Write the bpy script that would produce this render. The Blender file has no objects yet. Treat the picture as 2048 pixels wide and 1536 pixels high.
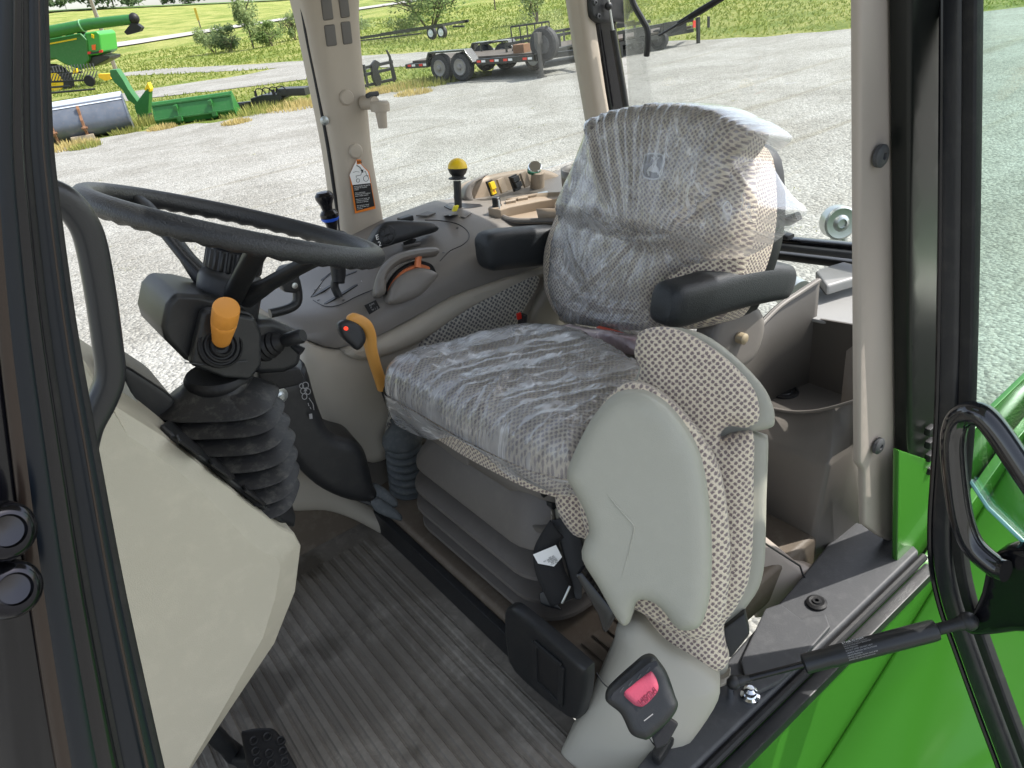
import bpy, bmesh, math, random
import numpy as np
from mathutils import Vector as V, Matrix, noise as mnoise
from mathutils.geometry import delaunay_2d_cdt
rad = math.radians
random.seed(7)
S = bpy.context.scene
C = S.collection
# ------------------------------------------------------------------ camera (world: X = tractor rear, Y = tractor right, Z up)
FPX = 1462.0
TH, RO, YAW = rad(28.5), rad(8), rad(34)
CAM = V((0, 0, 2.4))
E1 = V((math.cos(YAW), -math.sin(YAW), 0)); E2 = V((math.sin(YAW), math.cos(YAW), 0)); UPZ = V((0, 0, 1))
FW = math.cos(TH)*E2 - math.sin(TH)*UPZ
U0 = math.sin(TH)*E2 + math.cos(TH)*UPZ
RR = math.cos(RO)*E1 - math.sin(RO)*U0
UU = math.cos(RO)*U0 + math.sin(RO)*E1
cam = bpy.data.cameras.new('camera'); camo = bpy.data.objects.new('camera', cam); C.objects.link(camo)
cam.sensor_width = 36; cam.lens = FPX/2048*36; cam.clip_start = 0.02; cam.clip_end = 2000
camo.matrix_world = Matrix(((RR.x, UU.x, -FW.x, CAM.x), (RR.y, UU.y, -FW.y, CAM.y), (RR.z, UU.z, -FW.z, CAM.z), (0, 0, 0, 1)))
S.camera = camo
# ------------------------------------------------------------------ light
SUN_EL = rad(52)
sh = V((0.905, -0.425, 0)).normalized()
SD = (sh*math.cos(SUN_EL) + UPZ*math.sin(SUN_EL)).normalized()
w = bpy.data.worlds.new('World'); S.world = w; w.use_nodes = True
nt = w.node_tree
sky = nt.nodes.new('ShaderNodeTexSky'); sky.sky_type = 'NISHITA'; sky.sun_disc = False
sky.sun_elevation = SUN_EL; sky.sun_rotation = math.atan2(SD.x, SD.y); sky.dust_density = 2.0; sky.air_density = 1.0
bg = nt.nodes['Background']; bg.inputs[1].default_value = 0.15
hsv = nt.nodes.new('ShaderNodeHueSaturation'); hsv.inputs['Saturation'].default_value = 0.55
nt.links.new(sky.outputs[0], hsv.inputs['Color']); nt.links.new(hsv.outputs[0], bg.inputs[0])
sl = bpy.data.lights.new('sun', 'SUN'); sl.energy = 3.1; sl.angle = rad(0.5); sl.color = (1, 0.96, 0.9)
so = bpy.data.objects.new('sun', sl); C.objects.link(so); so.rotation_euler = SD.to_track_quat('Z', 'Y').to_euler()
so.location = (0, 0, 12)
S.view_settings.view_transform = 'Standard'; S.view_settings.look = 'None'
S.view_settings.exposure = 1.15; S.view_settings.gamma = 1
S.cycles.transparent_max_bounces = 24
S.cycles.max_bounces = 10; S.cycles.diffuse_bounces = 6
# ------------------------------------------------------------------ pixel (2048 x 1536) -> point helpers on real planes
def ray(x, y): return FW + RR*((x-1024)/FPX) + UU*((768-y)/FPX)
def Pd(x, y, d): return CAM + ray(x, y)*d
def Pp(x, y, o, n):
    r = ray(x, y); return CAM + r*((V(o)-CAM).dot(n)/r.dot(n))
def Pa(x, y, a): return Pp(x, y, (a, 0, 0), V((1, 0, 0)))
def Pb(x, y, b): return Pp(x, y, (0, b, 0), V((0, 1, 0)))
def Pz(x, y, z): return Pp(x, y, (0, 0, z), V((0, 0, 1)))
# ------------------------------------------------------------------ materials
MC = {}
def nodes(m):
    m.use_nodes = True; t = m.node_tree; return t, t.nodes, t.links, t.nodes['Principled BSDF']
def mat(name, col, rough=0.5, metal=0.0, spec=0.5, bump=0.0, bscale=400.0, var=0.08, vscale=8.0, coat=0.0, dust=0.0, dustcol=(0.35, 0.32, 0.27)):
    if name in MC: return MC[name]
    m = bpy.data.materials.new(name); t, N, L, P = nodes(m); MC[name] = m
    P.inputs['Roughness'].default_value = rough; P.inputs['Metallic'].default_value = metal
    P.inputs['Specular IOR Level'].default_value = spec; P.inputs['Coat Weight'].default_value = coat
    P.inputs['Coat Roughness'].default_value = 0.08
    tc = N.new('ShaderNodeTexCoord')
    n1 = N.new('ShaderNodeTexNoise'); n1.inputs['Scale'].default_value = vscale; n1.inputs['Detail'].default_value = 6
    L.new(tc.outputs['Object'], n1.inputs['Vector'])
    mx = N.new('ShaderNodeMixRGB')
    mx.inputs[1].default_value = (*[c*(1-var) for c in col], 1); mx.inputs[2].default_value = (*[min(1, c*(1+var)) for c in col], 1)
    L.new(n1.outputs[0], mx.inputs[0]); outc = mx.outputs[0]
    if dust > 0:
        n3 = N.new('ShaderNodeTexNoise'); n3.inputs['Scale'].default_value = vscale*4; n3.inputs['Detail'].default_value = 8; n3.inputs['Roughness'].default_value = 0.7
        L.new(tc.outputs['Object'], n3.inputs['Vector'])
        r = N.new('ShaderNodeMapRange'); r.inputs[1].default_value = 0.5; r.inputs[2].default_value = 0.75; r.inputs[4].default_value = dust
        L.new(n3.outputs[0], r.inputs[0])
        m2 = N.new('ShaderNodeMixRGB'); m2.inputs[2].default_value = (*dustcol, 1)
        L.new(outc, m2.inputs[1]); L.new(r.outputs[0], m2.inputs[0]); outc = m2.outputs[0]
    L.new(outc, P.inputs['Base Color'])
    rr = N.new('ShaderNodeMapRange'); rr.inputs[3].default_value = max(0, rough-0.06); rr.inputs[4].default_value = min(1, rough+0.08)
    L.new(n1.outputs[0], rr.inputs[0]); L.new(rr.outputs[0], P.inputs['Roughness'])
    if bump > 0:
        n2 = N.new('ShaderNodeTexNoise'); n2.inputs['Scale'].default_value = bscale; n2.inputs['Detail'].default_value = 2
        L.new(tc.outputs['Object'], n2.inputs['Vector'])
        b = N.new('ShaderNodeBump'); b.inputs['Strength'].default_value = bump; b.inputs['Distance'].default_value = 0.002
        L.new(n2.outputs[0], b.inputs['Height']); L.new(b.outputs[0], P.inputs['Normal'])
    return m
BEIGE = mat('beige_plastic', (0.36, 0.33, 0.275), 0.5, bump=0.10, bscale=900, var=0.03, dust=0.05)
CREAM = mat('cream_plastic', (0.42, 0.39, 0.31), 0.5, bump=0.25, bscale=600, var=0.05, vscale=5, dust=0.18, dustcol=(0.68, 0.63, 0.5))
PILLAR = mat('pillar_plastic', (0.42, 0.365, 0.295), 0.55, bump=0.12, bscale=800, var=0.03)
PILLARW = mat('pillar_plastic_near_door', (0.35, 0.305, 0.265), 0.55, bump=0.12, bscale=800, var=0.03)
TAUPE = mat('taupe_plastic', (0.18, 0.165, 0.148), 0.45, bump=0.10, bscale=900, var=0.04, dust=0.05)
TAUPED = mat('dark_taupe_plastic', (0.112, 0.103, 0.092), 0.42, bump=0.08, bscale=900, var=0.04)
TAN = mat('tan_switch_plastic', (0.34, 0.27, 0.2), 0.5, bump=0.1, bscale=900)
BROWN = mat('brown_floor_plastic', (0.12, 0.095, 0.07), 0.6, bump=0.1, bscale=500, dust=0.25)
SAGE = mat('sage_grey_plastic', (0.36, 0.355, 0.295), 0.42, bump=0.3, bscale=700, var=0.04, dust=0.06, dustcol=(0.6, 0.58, 0.5))
BLACK = mat('black_plastic', (0.012, 0.013, 0.0145), 0.42, bump=0.15, bscale=700, dust=0.04)
BLACKG = mat('gloss_black_paint', (0.006, 0.006, 0.008), 0.15, coat=0.15, spec=0.4, bump=0.02, bscale=60)
BRONZEREFL = mat('bronze_reflection_paint', (0.035, 0.025, 0.02), 0.22, metal=0.3)  # brown reflections in the glossy door post, put in as colour
DARKTRIM = mat('dark_grey_trim', (0.05, 0.052, 0.055), 0.5, bump=0.1, bscale=500)
RUBBER = mat('black_rubber', (0.013, 0.013, 0.014), 0.5, spec=0.3, bump=0.15, bscale=300, dust=0.04)
RUBBERD = mat('dusty_rubber', (0.014, 0.014, 0.015), 0.5, bump=0.2, bscale=300, dust=0.35, vscale=14, dustcol=(0.2, 0.19, 0.16))
BOOTG = mat('grey_dusty_rubber', (0.07, 0.08, 0.085), 0.65, bump=0.25, bscale=250, dust=0.7, vscale=10, dustcol=(0.17, 0.18, 0.18))
WHEELR = mat('grained_wheel_rubber', (0.017, 0.018, 0.02), 0.42, bump=0.6, bscale=420, spec=0.6)
ARMB = mat('grained_armrest_vinyl', (0.013, 0.016, 0.019), 0.45, bump=0.5, bscale=500, spec=0.5)
GREEN = mat('green_paint', (0.045, 0.185, 0.02), 0.2, coat=0.5, var=0.05, bump=0.03, bscale=40)
GREENX = mat('green_machine_paint', (0.025, 0.15, 0.03), 0.4, var=0.12, vscale=2, dust=0.3, dustcol=(0.12, 0.2, 0.1))
GREENM = mat('mint_green_edge', (0.25, 0.55, 0.36), 0.3)
YELL = mat('yellow_plastic', (0.82, 0.55, 0.01), 0.4)
ORANGE = mat('orange_plastic', (0.72, 0.30, 0.05), 0.42, bump=0.1, bscale=600)
ORANGEY = mat('amber_plastic', (0.68, 0.33, 0.07), 0.42, bump=0.1, bscale=600)
SALMON = mat('salmon_plastic', (0.66, 0.2, 0.08), 0.45)
RED = mat('red_plastic', (0.7, 0.03, 0.02), 0.35)
PINKRED = mat('pinkish_red_plastic', (0.40, 0.055, 0.10), 0.45, bump=.2, bscale=500)
WHITE = mat('white_print', (0.8, 0.8, 0.78), 0.5)
GREYP = mat('grey_print', (0.3, 0.3, 0.3), 0.5)
ORP = mat('orange_print', (0.8, 0.22, 0.02), 0.45)
INK = mat('black_print', (0.012, 0.012, 0.013), 0.4)
BLUE = mat('blue_plastic', (0.02, 0.10, 0.6), 0.4)
CHROME = mat('chrome', (0.75, 0.77, 0.8), 0.08, metal=1.0, bump=0.1, bscale=30)
STEEL = mat('zinc_steel', (0.5, 0.53, 0.52), 0.32, metal=0.9, var=0.15, vscale=30)
BUCKETS = mat('worn_steel', (0.13, 0.15, 0.18), 0.35, metal=0.4, var=0.3, vscale=3, dust=0.25, dustcol=(0.30, 0.22, 0.15))
TYRE = mat('tyre_rubber', (0.025, 0.026, 0.028), 0.75, bump=0.3, bscale=60, dust=0.4, dustcol=(0.12, 0.11, 0.1))
TRAILER = mat('black_trailer_paint', (0.018, 0.02, 0.018), 0.4, dust=0.2, dustcol=(0.1, 0.09, 0.07))
RUST = mat('rusty_steel', (0.2, 0.1, 0.05), 0.8, var=0.3)
WOOD = mat('weathered_wood', (0.4, 0.33, 0.24), 0.8, var=0.25, vscale=20)
POLEW = mat('pole_wood', (0.35, 0.29, 0.22), 0.85, var=0.2, vscale=10)
BARK = mat('bark', (0.1, 0.08, 0.06), 0.9, var=0.3)
def leafmat(name, c1, c2):
    m = bpy.data.materials.new(name); t, N, L, P = nodes(m)
    g = N.new('ShaderNodeNewGeometry'); r = N.new('ShaderNodeValToRGB')
    r.color_ramp.elements[0].color = (*c1, 1); r.color_ramp.elements[1].color = (*c2, 1)
    L.new(g.outputs['Random Per Island'], r.inputs[0]); L.new(r.outputs[0], P.inputs['Base Color'])
    P.inputs['Roughness'].default_value = 0.7; P.inputs['Specular IOR Level'].default_value = 0.2
    tr = N.new('ShaderNodeBsdfTranslucent'); L.new(r.outputs[0], tr.inputs[0])
    mx = N.new('ShaderNodeMixShader'); mx.inputs[0].default_value = 0.3
    L.new(P.outputs[0], mx.inputs[1]); L.new(tr.outputs[0], mx.inputs[2]); L.new(mx.outputs[0], N['Material Output'].inputs[0])
    return m
LEAF = leafmat('leaf_mid', (0.10, 0.16, 0.045), (0.2, 0.28, 0.09))
LEAFD = leafmat('leaf_dark', (0.07, 0.12, 0.05), (0.15, 0.21, 0.09))
LEAFP = leafmat('leaf_pale', (0.15, 0.21, 0.075), (0.28, 0.35, 0.15))
STRAW = leafmat('straw', (0.45, 0.36, 0.14), (0.6, 0.5, 0.22))
STRAWG = leafmat('green_straw', (0.2, 0.24, 0.06), (0.42, 0.4, 0.13))
GRASSB = leafmat('grass_blade', (0.15, 0.215, 0.035), (0.35, 0.385, 0.10))
def glassmat(name, tint, gl=0.08, streak=0.03):
    m = bpy.data.materials.new(name); t, N, L, P = nodes(m)
    tr = N.new('ShaderNodeBsdfTransparent'); tr.inputs[0].default_value = (*tint, 1)
    gs = N.new('ShaderNodeBsdfGlossy'); gs.inputs['Roughness'].default_value = 0.02
    fr = N.new('ShaderNodeFresnel'); fr.inputs[0].default_value = 1.45
    mu = N.new('ShaderNodeMath'); mu.operation = 'MULTIPLY'; mu.inputs[1].default_value = gl/0.08
    L.new(fr.outputs[0], mu.inputs[0])
    mx = N.new('ShaderNodeMixShader'); L.new(mu.outputs[0], mx.inputs[0]); L.new(tr.outputs[0], mx.inputs[1]); L.new(gs.outputs[0], mx.inputs[2])
    df = N.new('ShaderNodeBsdfDiffuse'); df.inputs[0].default_value = (0.8, 0.85, 0.8, 1)
    tc = N.new('ShaderNodeTexCoord'); mp = N.new('ShaderNodeMapping'); mp.inputs['Scale'].default_value = (14, 14, 1.2)
    nz = N.new('ShaderNodeTexNoise'); nz.inputs['Scale'].default_value = 2; nz.inputs['Detail'].default_value = 5
    L.new(tc.outputs['Object'], mp.inputs[0]); L.new(mp.outputs[0], nz.inputs[0])
    rg = N.new('ShaderNodeMapRange'); rg.inputs[1].default_value = 0.5; rg.inputs[2].default_value = 0.8; rg.inputs[4].default_value = streak
    L.new(nz.outputs[0], rg.inputs[0])
    m2 = N.new('ShaderNodeMixShader'); L.new(rg.outputs[0], m2.inputs[0]); L.new(mx.outputs[0], m2.inputs[1]); L.new(df.outputs[0], m2.inputs[2])
    L.new(m2.outputs[0], N['Material Output'].inputs[0]); return m
GLASS = glassmat('window_glass', (0.975, 0.99, 0.98), 0.04, 0.015)
GLASSG = glassmat('green_tinted_glass', (0.84, 0.95, 0.90), 0.15, 0.04)
def fabricmat(name, base, tuft, sp=0.0085):
    m = bpy.data.materials.new(name); t, N, L, P = nodes(m)
    uv = N.new('ShaderNodeUVMap')
    mp = N.new('ShaderNodeMapping'); mp.inputs['Rotation'].default_value = (0, 0, rad(45)); mp.inputs['Scale'].default_value = (1/sp, 1/sp, 1)
    L.new(uv.outputs[0], mp.inputs[0])
    vo = N.new('ShaderNodeTexVoronoi'); vo.voronoi_dimensions = '2D'; vo.inputs['Scale'].default_value = 1; vo.inputs['Randomness'].default_value = 0.26
    L.new(mp.outputs[0], vo.inputs['Vector'])
    nz = N.new('ShaderNodeTexNoise'); nz.inputs['Scale'].default_value = 520; nz.inputs['Detail'].default_value = 4
    L.new(uv.outputs[0], nz.inputs[0])
    ad = N.new('ShaderNodeMath'); ad.operation = 'MULTIPLY_ADD'; ad.inputs[1].default_value = 0.7; L.new(nz.outputs[0], ad.inputs[0]); L.new(vo.outputs['Distance'], ad.inputs[2])
    rp = N.new('ShaderNodeValToRGB'); e = rp.color_ramp.elements
    e[0].position = 0.62; e[0].color = (*tuft, 1); e[1].position = 0.80; e[1].color = (*base, 1)
    L.new(ad.outputs[0], rp.inputs[0])
    n2 = N.new('ShaderNodeTexNoise'); n2.inputs['Scale'].default_value = 900; n2.inputs['Detail'].default_value = 2; L.new(uv.outputs[0], n2.inputs[0])
    mm = N.new('ShaderNodeMixRGB'); mm.blend_type = 'MULTIPLY'; mm.inputs[0].default_value = 0.55; L.new(rp.outputs[0], mm.inputs[1])
    r2 = N.new('ShaderNodeMapRange'); r2.inputs[1].default_value = 0.3; r2.inputs[2].default_value = 0.65; r2.inputs[3].default_value = 0.55; r2.inputs[4].default_value = 1.15; L.new(n2.outputs[0], r2.inputs[0])
    L.new(r2.outputs[0], mm.inputs[2]); L.new(mm.outputs[0], P.inputs['Base Color'])
    P.inputs['Roughness'].default_value = 0.95; P.inputs['Specular IOR Level'].default_value = 0.1
    P.inputs['Sheen Weight'].default_value = 0.3
    bu = N.new('ShaderNodeBump'); bu.inputs['Strength'].default_value = 0.8; bu.inputs['Distance'].default_value = 0.002
    sm = N.new('ShaderNodeMath'); sm.operation = 'MULTIPLY_ADD'; sm.inputs[1].default_value = 0.6; L.new(n2.outputs[0], sm.inputs[0]); L.new(ad.outputs[0], sm.inputs[2])
    L.new(sm.outputs[0], bu.inputs['Height']); L.new(bu.outputs[0], P.inputs['Normal'])
    return m
FABRIC = fabricmat('houndstooth_fabric', (0.74, 0.65, 0.51), (0.22, 0.17, 0.165), 0.0078)
FABRICS = fabricmat('speaker_side_fabric', (0.5, 0.48, 0.42), (0.12, 0.12, 0.13), 0.0095)
def filmmat(name, tint, base, flat=False):
    m = bpy.data.materials.new(name); t, N, L, P = nodes(m)
    P.inputs['Base Color'].default_value = (*tint, 1); P.inputs['Roughness'].default_value = 0.22; P.inputs['Specular IOR Level'].default_value = 0.8
    tr = N.new('ShaderNodeBsdfTransparent'); tr.inputs[0].default_value = (0.97, 0.98, 1, 1)
    tl = N.new('ShaderNodeBsdfTranslucent'); tl.inputs[0].default_value = (*tint, 1)
    m1 = N.new('ShaderNodeMixShader'); m1.inputs[0].default_value = 0.12; L.new(P.outputs[0], m1.inputs[1]); L.new(tl.outputs[0], m1.inputs[2])
    gl = N.new('ShaderNodeBsdfGlossy'); gl.inputs['Roughness'].default_value = 0.2
    lw = N.new('ShaderNodeLayerWeight'); lw.inputs[0].default_value = 0.35
    tc = N.new('ShaderNodeUVMap')
    nz = N.new('ShaderNodeTexNoise'); nz.inputs['Scale'].default_value = 9; nz.inputs['Detail'].default_value = 6; nz.inputs['Distortion'].default_value = 1.5; L.new(tc.outputs[0], nz.inputs[0])
    rg = N.new('ShaderNodeMapRange'); rg.inputs[1].default_value = 0.35; rg.inputs[2].default_value = 0.75; rg.inputs[3].default_value = base-0.07; rg.inputs[4].default_value = base+0.14; L.new(nz.outputs[0], rg.inputs[0])  # milky white share, raised to stand in for reflected sky
    ma = N.new('ShaderNodeMath'); ma.operation = 'MULTIPLY_ADD'; ma.inputs[1].default_value = 1.1; ma.use_clamp = True
    pw = N.new('ShaderNodeMath'); pw.operation = 'POWER'; pw.inputs[1].default_value = 2.2; L.new(lw.outputs['Facing'], pw.inputs[0]); L.new(pw.outputs[0], ma.inputs[0]); L.new(rg.outputs[0], ma.inputs[2])
    # fine elongated crinkles: bumped, with crease highlights painted in as whiter film
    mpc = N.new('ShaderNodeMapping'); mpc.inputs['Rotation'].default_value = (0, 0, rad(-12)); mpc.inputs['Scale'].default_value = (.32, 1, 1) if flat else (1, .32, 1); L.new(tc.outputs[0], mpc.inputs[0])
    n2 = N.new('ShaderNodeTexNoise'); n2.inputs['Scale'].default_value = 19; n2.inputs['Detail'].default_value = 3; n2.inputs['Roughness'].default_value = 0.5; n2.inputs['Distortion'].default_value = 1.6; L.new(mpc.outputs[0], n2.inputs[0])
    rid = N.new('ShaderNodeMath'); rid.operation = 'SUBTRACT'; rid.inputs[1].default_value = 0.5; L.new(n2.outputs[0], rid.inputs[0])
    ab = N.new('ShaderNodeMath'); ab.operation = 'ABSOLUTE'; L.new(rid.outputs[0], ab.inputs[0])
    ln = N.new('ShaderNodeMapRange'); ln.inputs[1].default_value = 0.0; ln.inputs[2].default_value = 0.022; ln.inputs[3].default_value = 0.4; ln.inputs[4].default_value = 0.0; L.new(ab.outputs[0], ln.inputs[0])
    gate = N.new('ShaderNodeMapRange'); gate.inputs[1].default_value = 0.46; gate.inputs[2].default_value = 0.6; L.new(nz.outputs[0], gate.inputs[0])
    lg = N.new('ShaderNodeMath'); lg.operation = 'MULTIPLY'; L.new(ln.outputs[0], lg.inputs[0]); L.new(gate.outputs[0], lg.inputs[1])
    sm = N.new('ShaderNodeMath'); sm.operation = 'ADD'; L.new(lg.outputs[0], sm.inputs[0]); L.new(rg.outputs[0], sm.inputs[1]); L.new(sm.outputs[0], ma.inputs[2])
    bu = N.new('ShaderNodeBump'); bu.invert = True; bu.inputs['Strength'].default_value = 0.5; bu.inputs['Distance'].default_value = 0.012; L.new(ab.outputs[0], bu.inputs['Height'])
    L.new(bu.outputs[0], P.inputs['Normal']); L.new(bu.outputs[0], gl.inputs['Normal']); L.new(bu.outputs[0], lw.inputs['Normal'])
    mx = N.new('ShaderNodeMixShader'); L.new(ma.outputs[0], mx.inputs[0]); L.new(tr.outputs[0], mx.inputs[1]); L.new(m1.outputs[0], mx.inputs[2])
    fr = N.new('ShaderNodeFresnel'); fr.inputs[0].default_value = 1.5; L.new(bu.outputs[0], fr.inputs['Normal'])
    fm = N.new('ShaderNodeMath'); fm.operation = 'MULTIPLY'; fm.inputs[1].default_value = 1.6; fm.use_clamp = True; L.new(fr.outputs[0], fm.inputs[0])
    m3 = N.new('ShaderNodeMixShader'); L.new(fm.outputs[0], m3.inputs[0]); L.new(mx.outputs[0], m3.inputs[1]); L.new(gl.outputs[0], m3.inputs[2])
    L.new(m3.outputs[0], N['Material Output'].inputs[0]); return m
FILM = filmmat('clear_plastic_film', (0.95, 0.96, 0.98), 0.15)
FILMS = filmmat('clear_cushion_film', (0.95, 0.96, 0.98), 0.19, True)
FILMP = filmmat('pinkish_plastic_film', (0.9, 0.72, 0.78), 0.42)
def ledmat():
    m = bpy.data.materials.new('red_indicator'); t, N, L, P = nodes(m)
    P.inputs['Base Color'].default_value = (0.7, 0.03, 0.01, 1); P.inputs['Emission Color'].default_value = (1, 0.06, 0.02, 1); P.inputs['Emission Strength'].default_value = 0.5; return m
LED = ledmat()
def floormat():
    m = bpy.data.materials.new('ribbed_mat_rubber'); t, N, L, P = nodes(m)
    tc = N.new('ShaderNodeTexCoord')
    n1 = N.new('ShaderNodeTexNoise'); n1.inputs['Scale'].default_value = 4.5; n1.inputs['Detail'].default_value = 9; n1.inputs['Roughness'].default_value = 0.65; n1.inputs['Distortion'].default_value = 0.6
    n2 = N.new('ShaderNodeTexNoise'); n2.inputs['Scale'].default_value = 30; n2.inputs['Detail'].default_value = 8; n2.inputs['Distortion'].default_value = 2.2
    L.new(tc.outputs['Object'], n1.inputs[0]); L.new(tc.outputs['Object'], n2.inputs[0])
    r1 = N.new('ShaderNodeMapRange'); r1.inputs[1].default_value = 0.42; r1.inputs[2].default_value = 0.68; L.new(n1.outputs[0], r1.inputs[0])
    r2 = N.new('ShaderNodeMapRange'); r2.inputs[1].default_value = 0.45; r2.inputs[2].default_value = 0.62; r2.inputs[3].default_value = 0.45; r2.inputs[4].default_value = 0.9; L.new(n2.outputs[0], r2.inputs[0])
    mu = N.new('ShaderNodeMath'); mu.operation = 'MULTIPLY'; L.new(r1.outputs[0], mu.inputs[0]); L.new(r2.outputs[0], mu.inputs[1])
    mx = N.new('ShaderNodeMixRGB'); mx.inputs[1].default_value = (0.14, 0.125, 0.103, 1); mx.inputs[2].default_value = (0.30, 0.275, 0.235, 1); L.new(mu.outputs[0], mx.inputs[0])
    n3 = N.new('ShaderNodeTexNoise'); n3.inputs['Scale'].default_value = 5.5; n3.inputs['Detail'].default_value = 6; mp = N.new('ShaderNodeMapping'); mp.inputs['Location'].default_value = (3, 1, 0); L.new(tc.outputs['Object'], mp.inputs[0]); L.new(mp.outputs[0], n3.inputs[0])
    r3 = N.new('ShaderNodeMapRange'); r3.inputs[1].default_value = 0.57; r3.inputs[2].default_value = 0.64; r3.inputs[4].default_value = 0.8; L.new(n3.outputs[0], r3.inputs[0])
    m2 = N.new('ShaderNodeMixRGB'); m2.inputs[2].default_value = (0.07, 0.06, 0.045, 1); L.new(mx.outputs[0], m2.inputs[1]); L.new(r3.outputs[0], m2.inputs[0])
    L.new(m2.outputs[0], P.inputs['Base Color']); P.inputs['Roughness'].default_value = 0.55
    b = N.new('ShaderNodeBump'); b.inputs['Strength'].default_value = 0.25; b.inputs['Distance'].default_value = 0.003; L.new(n2.outputs[0], b.inputs['Height']); L.new(b.outputs[0], P.inputs['Normal'])
    return m
MATR = floormat()
def gravelmat():
    m = bpy.data.materials.new('gravel'); t, N, L, P = nodes(m)
    tc = N.new('ShaderNodeTexCoord')
    def noise(sc, de, ro, di=0.0):
        n = N.new('ShaderNodeTexNoise'); n.inputs['Scale'].default_value = sc; n.inputs['Detail'].default_value = de; n.inputs['Roughness'].default_value = ro; n.inputs['Distortion'].default_value = di
        L.new(tc.outputs['Object'], n.inputs[0]); return n
    def ramp(src, p0, c0, p1, c1):
        r = N.new('ShaderNodeValToRGB'); e = r.color_ramp.elements; e[0].position = p0; e[0].color = (*c0, 1); e[1].position = p1; e[1].color = (*c1, 1); L.new(src, r.inputs[0]); return r
    def mul(a_, b_, f=1.0):
        x = N.new('ShaderNodeMixRGB'); x.blend_type = 'MULTIPLY'; x.inputs[0].default_value = f; L.new(a_, x.inputs[1]); L.new(b_, x.inputs[2]); return x
    v = N.new('ShaderNodeTexVoronoi'); v.inputs['Scale'].default_value = 34; v.inputs['Randomness'].default_value = 1; L.new(tc.outputs['Object'], v.inputs['Vector'])
    bw = N.new('ShaderNodeRGBToBW'); L.new(v.outputs['Color'], bw.inputs[0])
    stones = ramp(bw.outputs[0], .22, (.255, .255, .245), .6, (.38, .38, .365))
    fine = ramp(noise(42, 8, .85).outputs[0], .36, (.55, .54, .52), .58, (1.08, 1.08, 1.06))
    mid = ramp(noise(7, 6, .8).outputs[0], .38, (.86, .85, .83), .58, (1.04, 1.04, 1.03))
    big = ramp(noise(.45, 7, .65, .9).outputs[0], .40, (.80, .79, .76), .60, (1.03, 1.03, 1.02))
    mp = N.new('ShaderNodeMapping'); mp.inputs['Rotation'].default_value = (0, 0, rad(-20)); mp.inputs['Scale'].default_value = (.12, 2.6, 1); L.new(tc.outputs['Object'], mp.inputs[0])
    tk = N.new('ShaderNodeTexNoise'); tk.inputs['Scale'].default_value = .55; tk.inputs['Detail'].default_value = 4; tk.inputs['Distortion'].default_value = .4; L.new(mp.outputs[0], tk.inputs[0])
    track = ramp(tk.outputs[0], .60, (1, 1, 1), .72, (.82, .79, .72))
    o = mul(mul(mul(mul(stones.outputs[0], fine.outputs[0]).outputs[0], mid.outputs[0]).outputs[0], big.outputs[0]).outputs[0], track.outputs[0])
    L.new(o.outputs[0], P.inputs['Base Color']); P.inputs['Roughness'].default_value = 0.9; P.inputs['Specular IOR Level'].default_value = 0.2
    b = N.new('ShaderNodeBump'); b.inputs['Strength'].default_value = 1; b.inputs['Distance'].default_value = 0.016; L.new(v.outputs['Distance'], b.inputs['Height']); b.invert = True; L.new(b.outputs[0], P.inputs['Normal'])
    return m
GRAVEL = gravelmat()
def grassmat(name, ca, cb, cc):
    m = bpy.data.materials.new(name); t, N, L, P = nodes(m)
    tc = N.new('ShaderNodeTexCoord')
    n1 = N.new('ShaderNodeTexNoise'); n1.inputs['Scale'].default_value = 0.22; n1.inputs['Detail'].default_value = 10; n1.inputs['Roughness'].default_value = 0.7; L.new(tc.outputs['Object'], n1.inputs[0])
    n2 = N.new('ShaderNodeTexNoise'); n2.inputs['Scale'].default_value = 5; n2.inputs['Detail'].default_value = 10; n2.inputs['Roughness'].default_value = 0.75; L.new(tc.outputs['Object'], n2.inputs[0])
    ad = N.new('ShaderNodeMath'); ad.operation = 'MULTIPLY_ADD'; ad.inputs[1].default_value = 0.9; L.new(n2.outputs[0], ad.inputs[0]); L.new(n1.outputs[0], ad.inputs[2])
    rp = N.new('ShaderNodeValToRGB'); e = rp.color_ramp.elements; e[0].position = 0.72; e[0].color = (*ca, 1); e[1].position = 1.0; e[1].color = (*cb, 1); x = e.new(1.0); x.position = 1.2; x.color = (*cc, 1)
    mr = N.new('ShaderNodeMath'); mr.operation = 'MULTIPLY'; mr.inputs[1].default_value = 1.0; L.new(ad.outputs[0], mr.inputs[0]); e[0].position = 0.7; e[1].position = 0.92; e[2].position = 1.0
    L.new(mr.outputs[0], rp.inputs[0]); L.new(rp.outputs[0], P.inputs['Base Color']); P.inputs['Roughness'].default_value = 0.85; P.inputs['Specular IOR Level'].default_value = 0.15
    b = N.new('ShaderNodeBump'); b.inputs['Strength'].default_value = 1; b.inputs['Distance'].default_value = 0.25; L.new(n2.outputs[0], b.inputs['Height']); L.new(b.outputs[0], P.inputs['Normal'])
    return m
GRASS = grassmat('meadow_grass', (0.10, 0.165, 0.025), (0.20, 0.255, 0.05), (0.34, 0.35, 0.11))
CROP = grassmat('crop_rows', (0.08, 0.15, 0.05), (0.11, 0.19, 0.06), (0.15, 0.22, 0.07))
ROADM = mat('pale_road', (0.36, 0.345, 0.32), 0.9, var=0.1, vscale=0.5)
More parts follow.
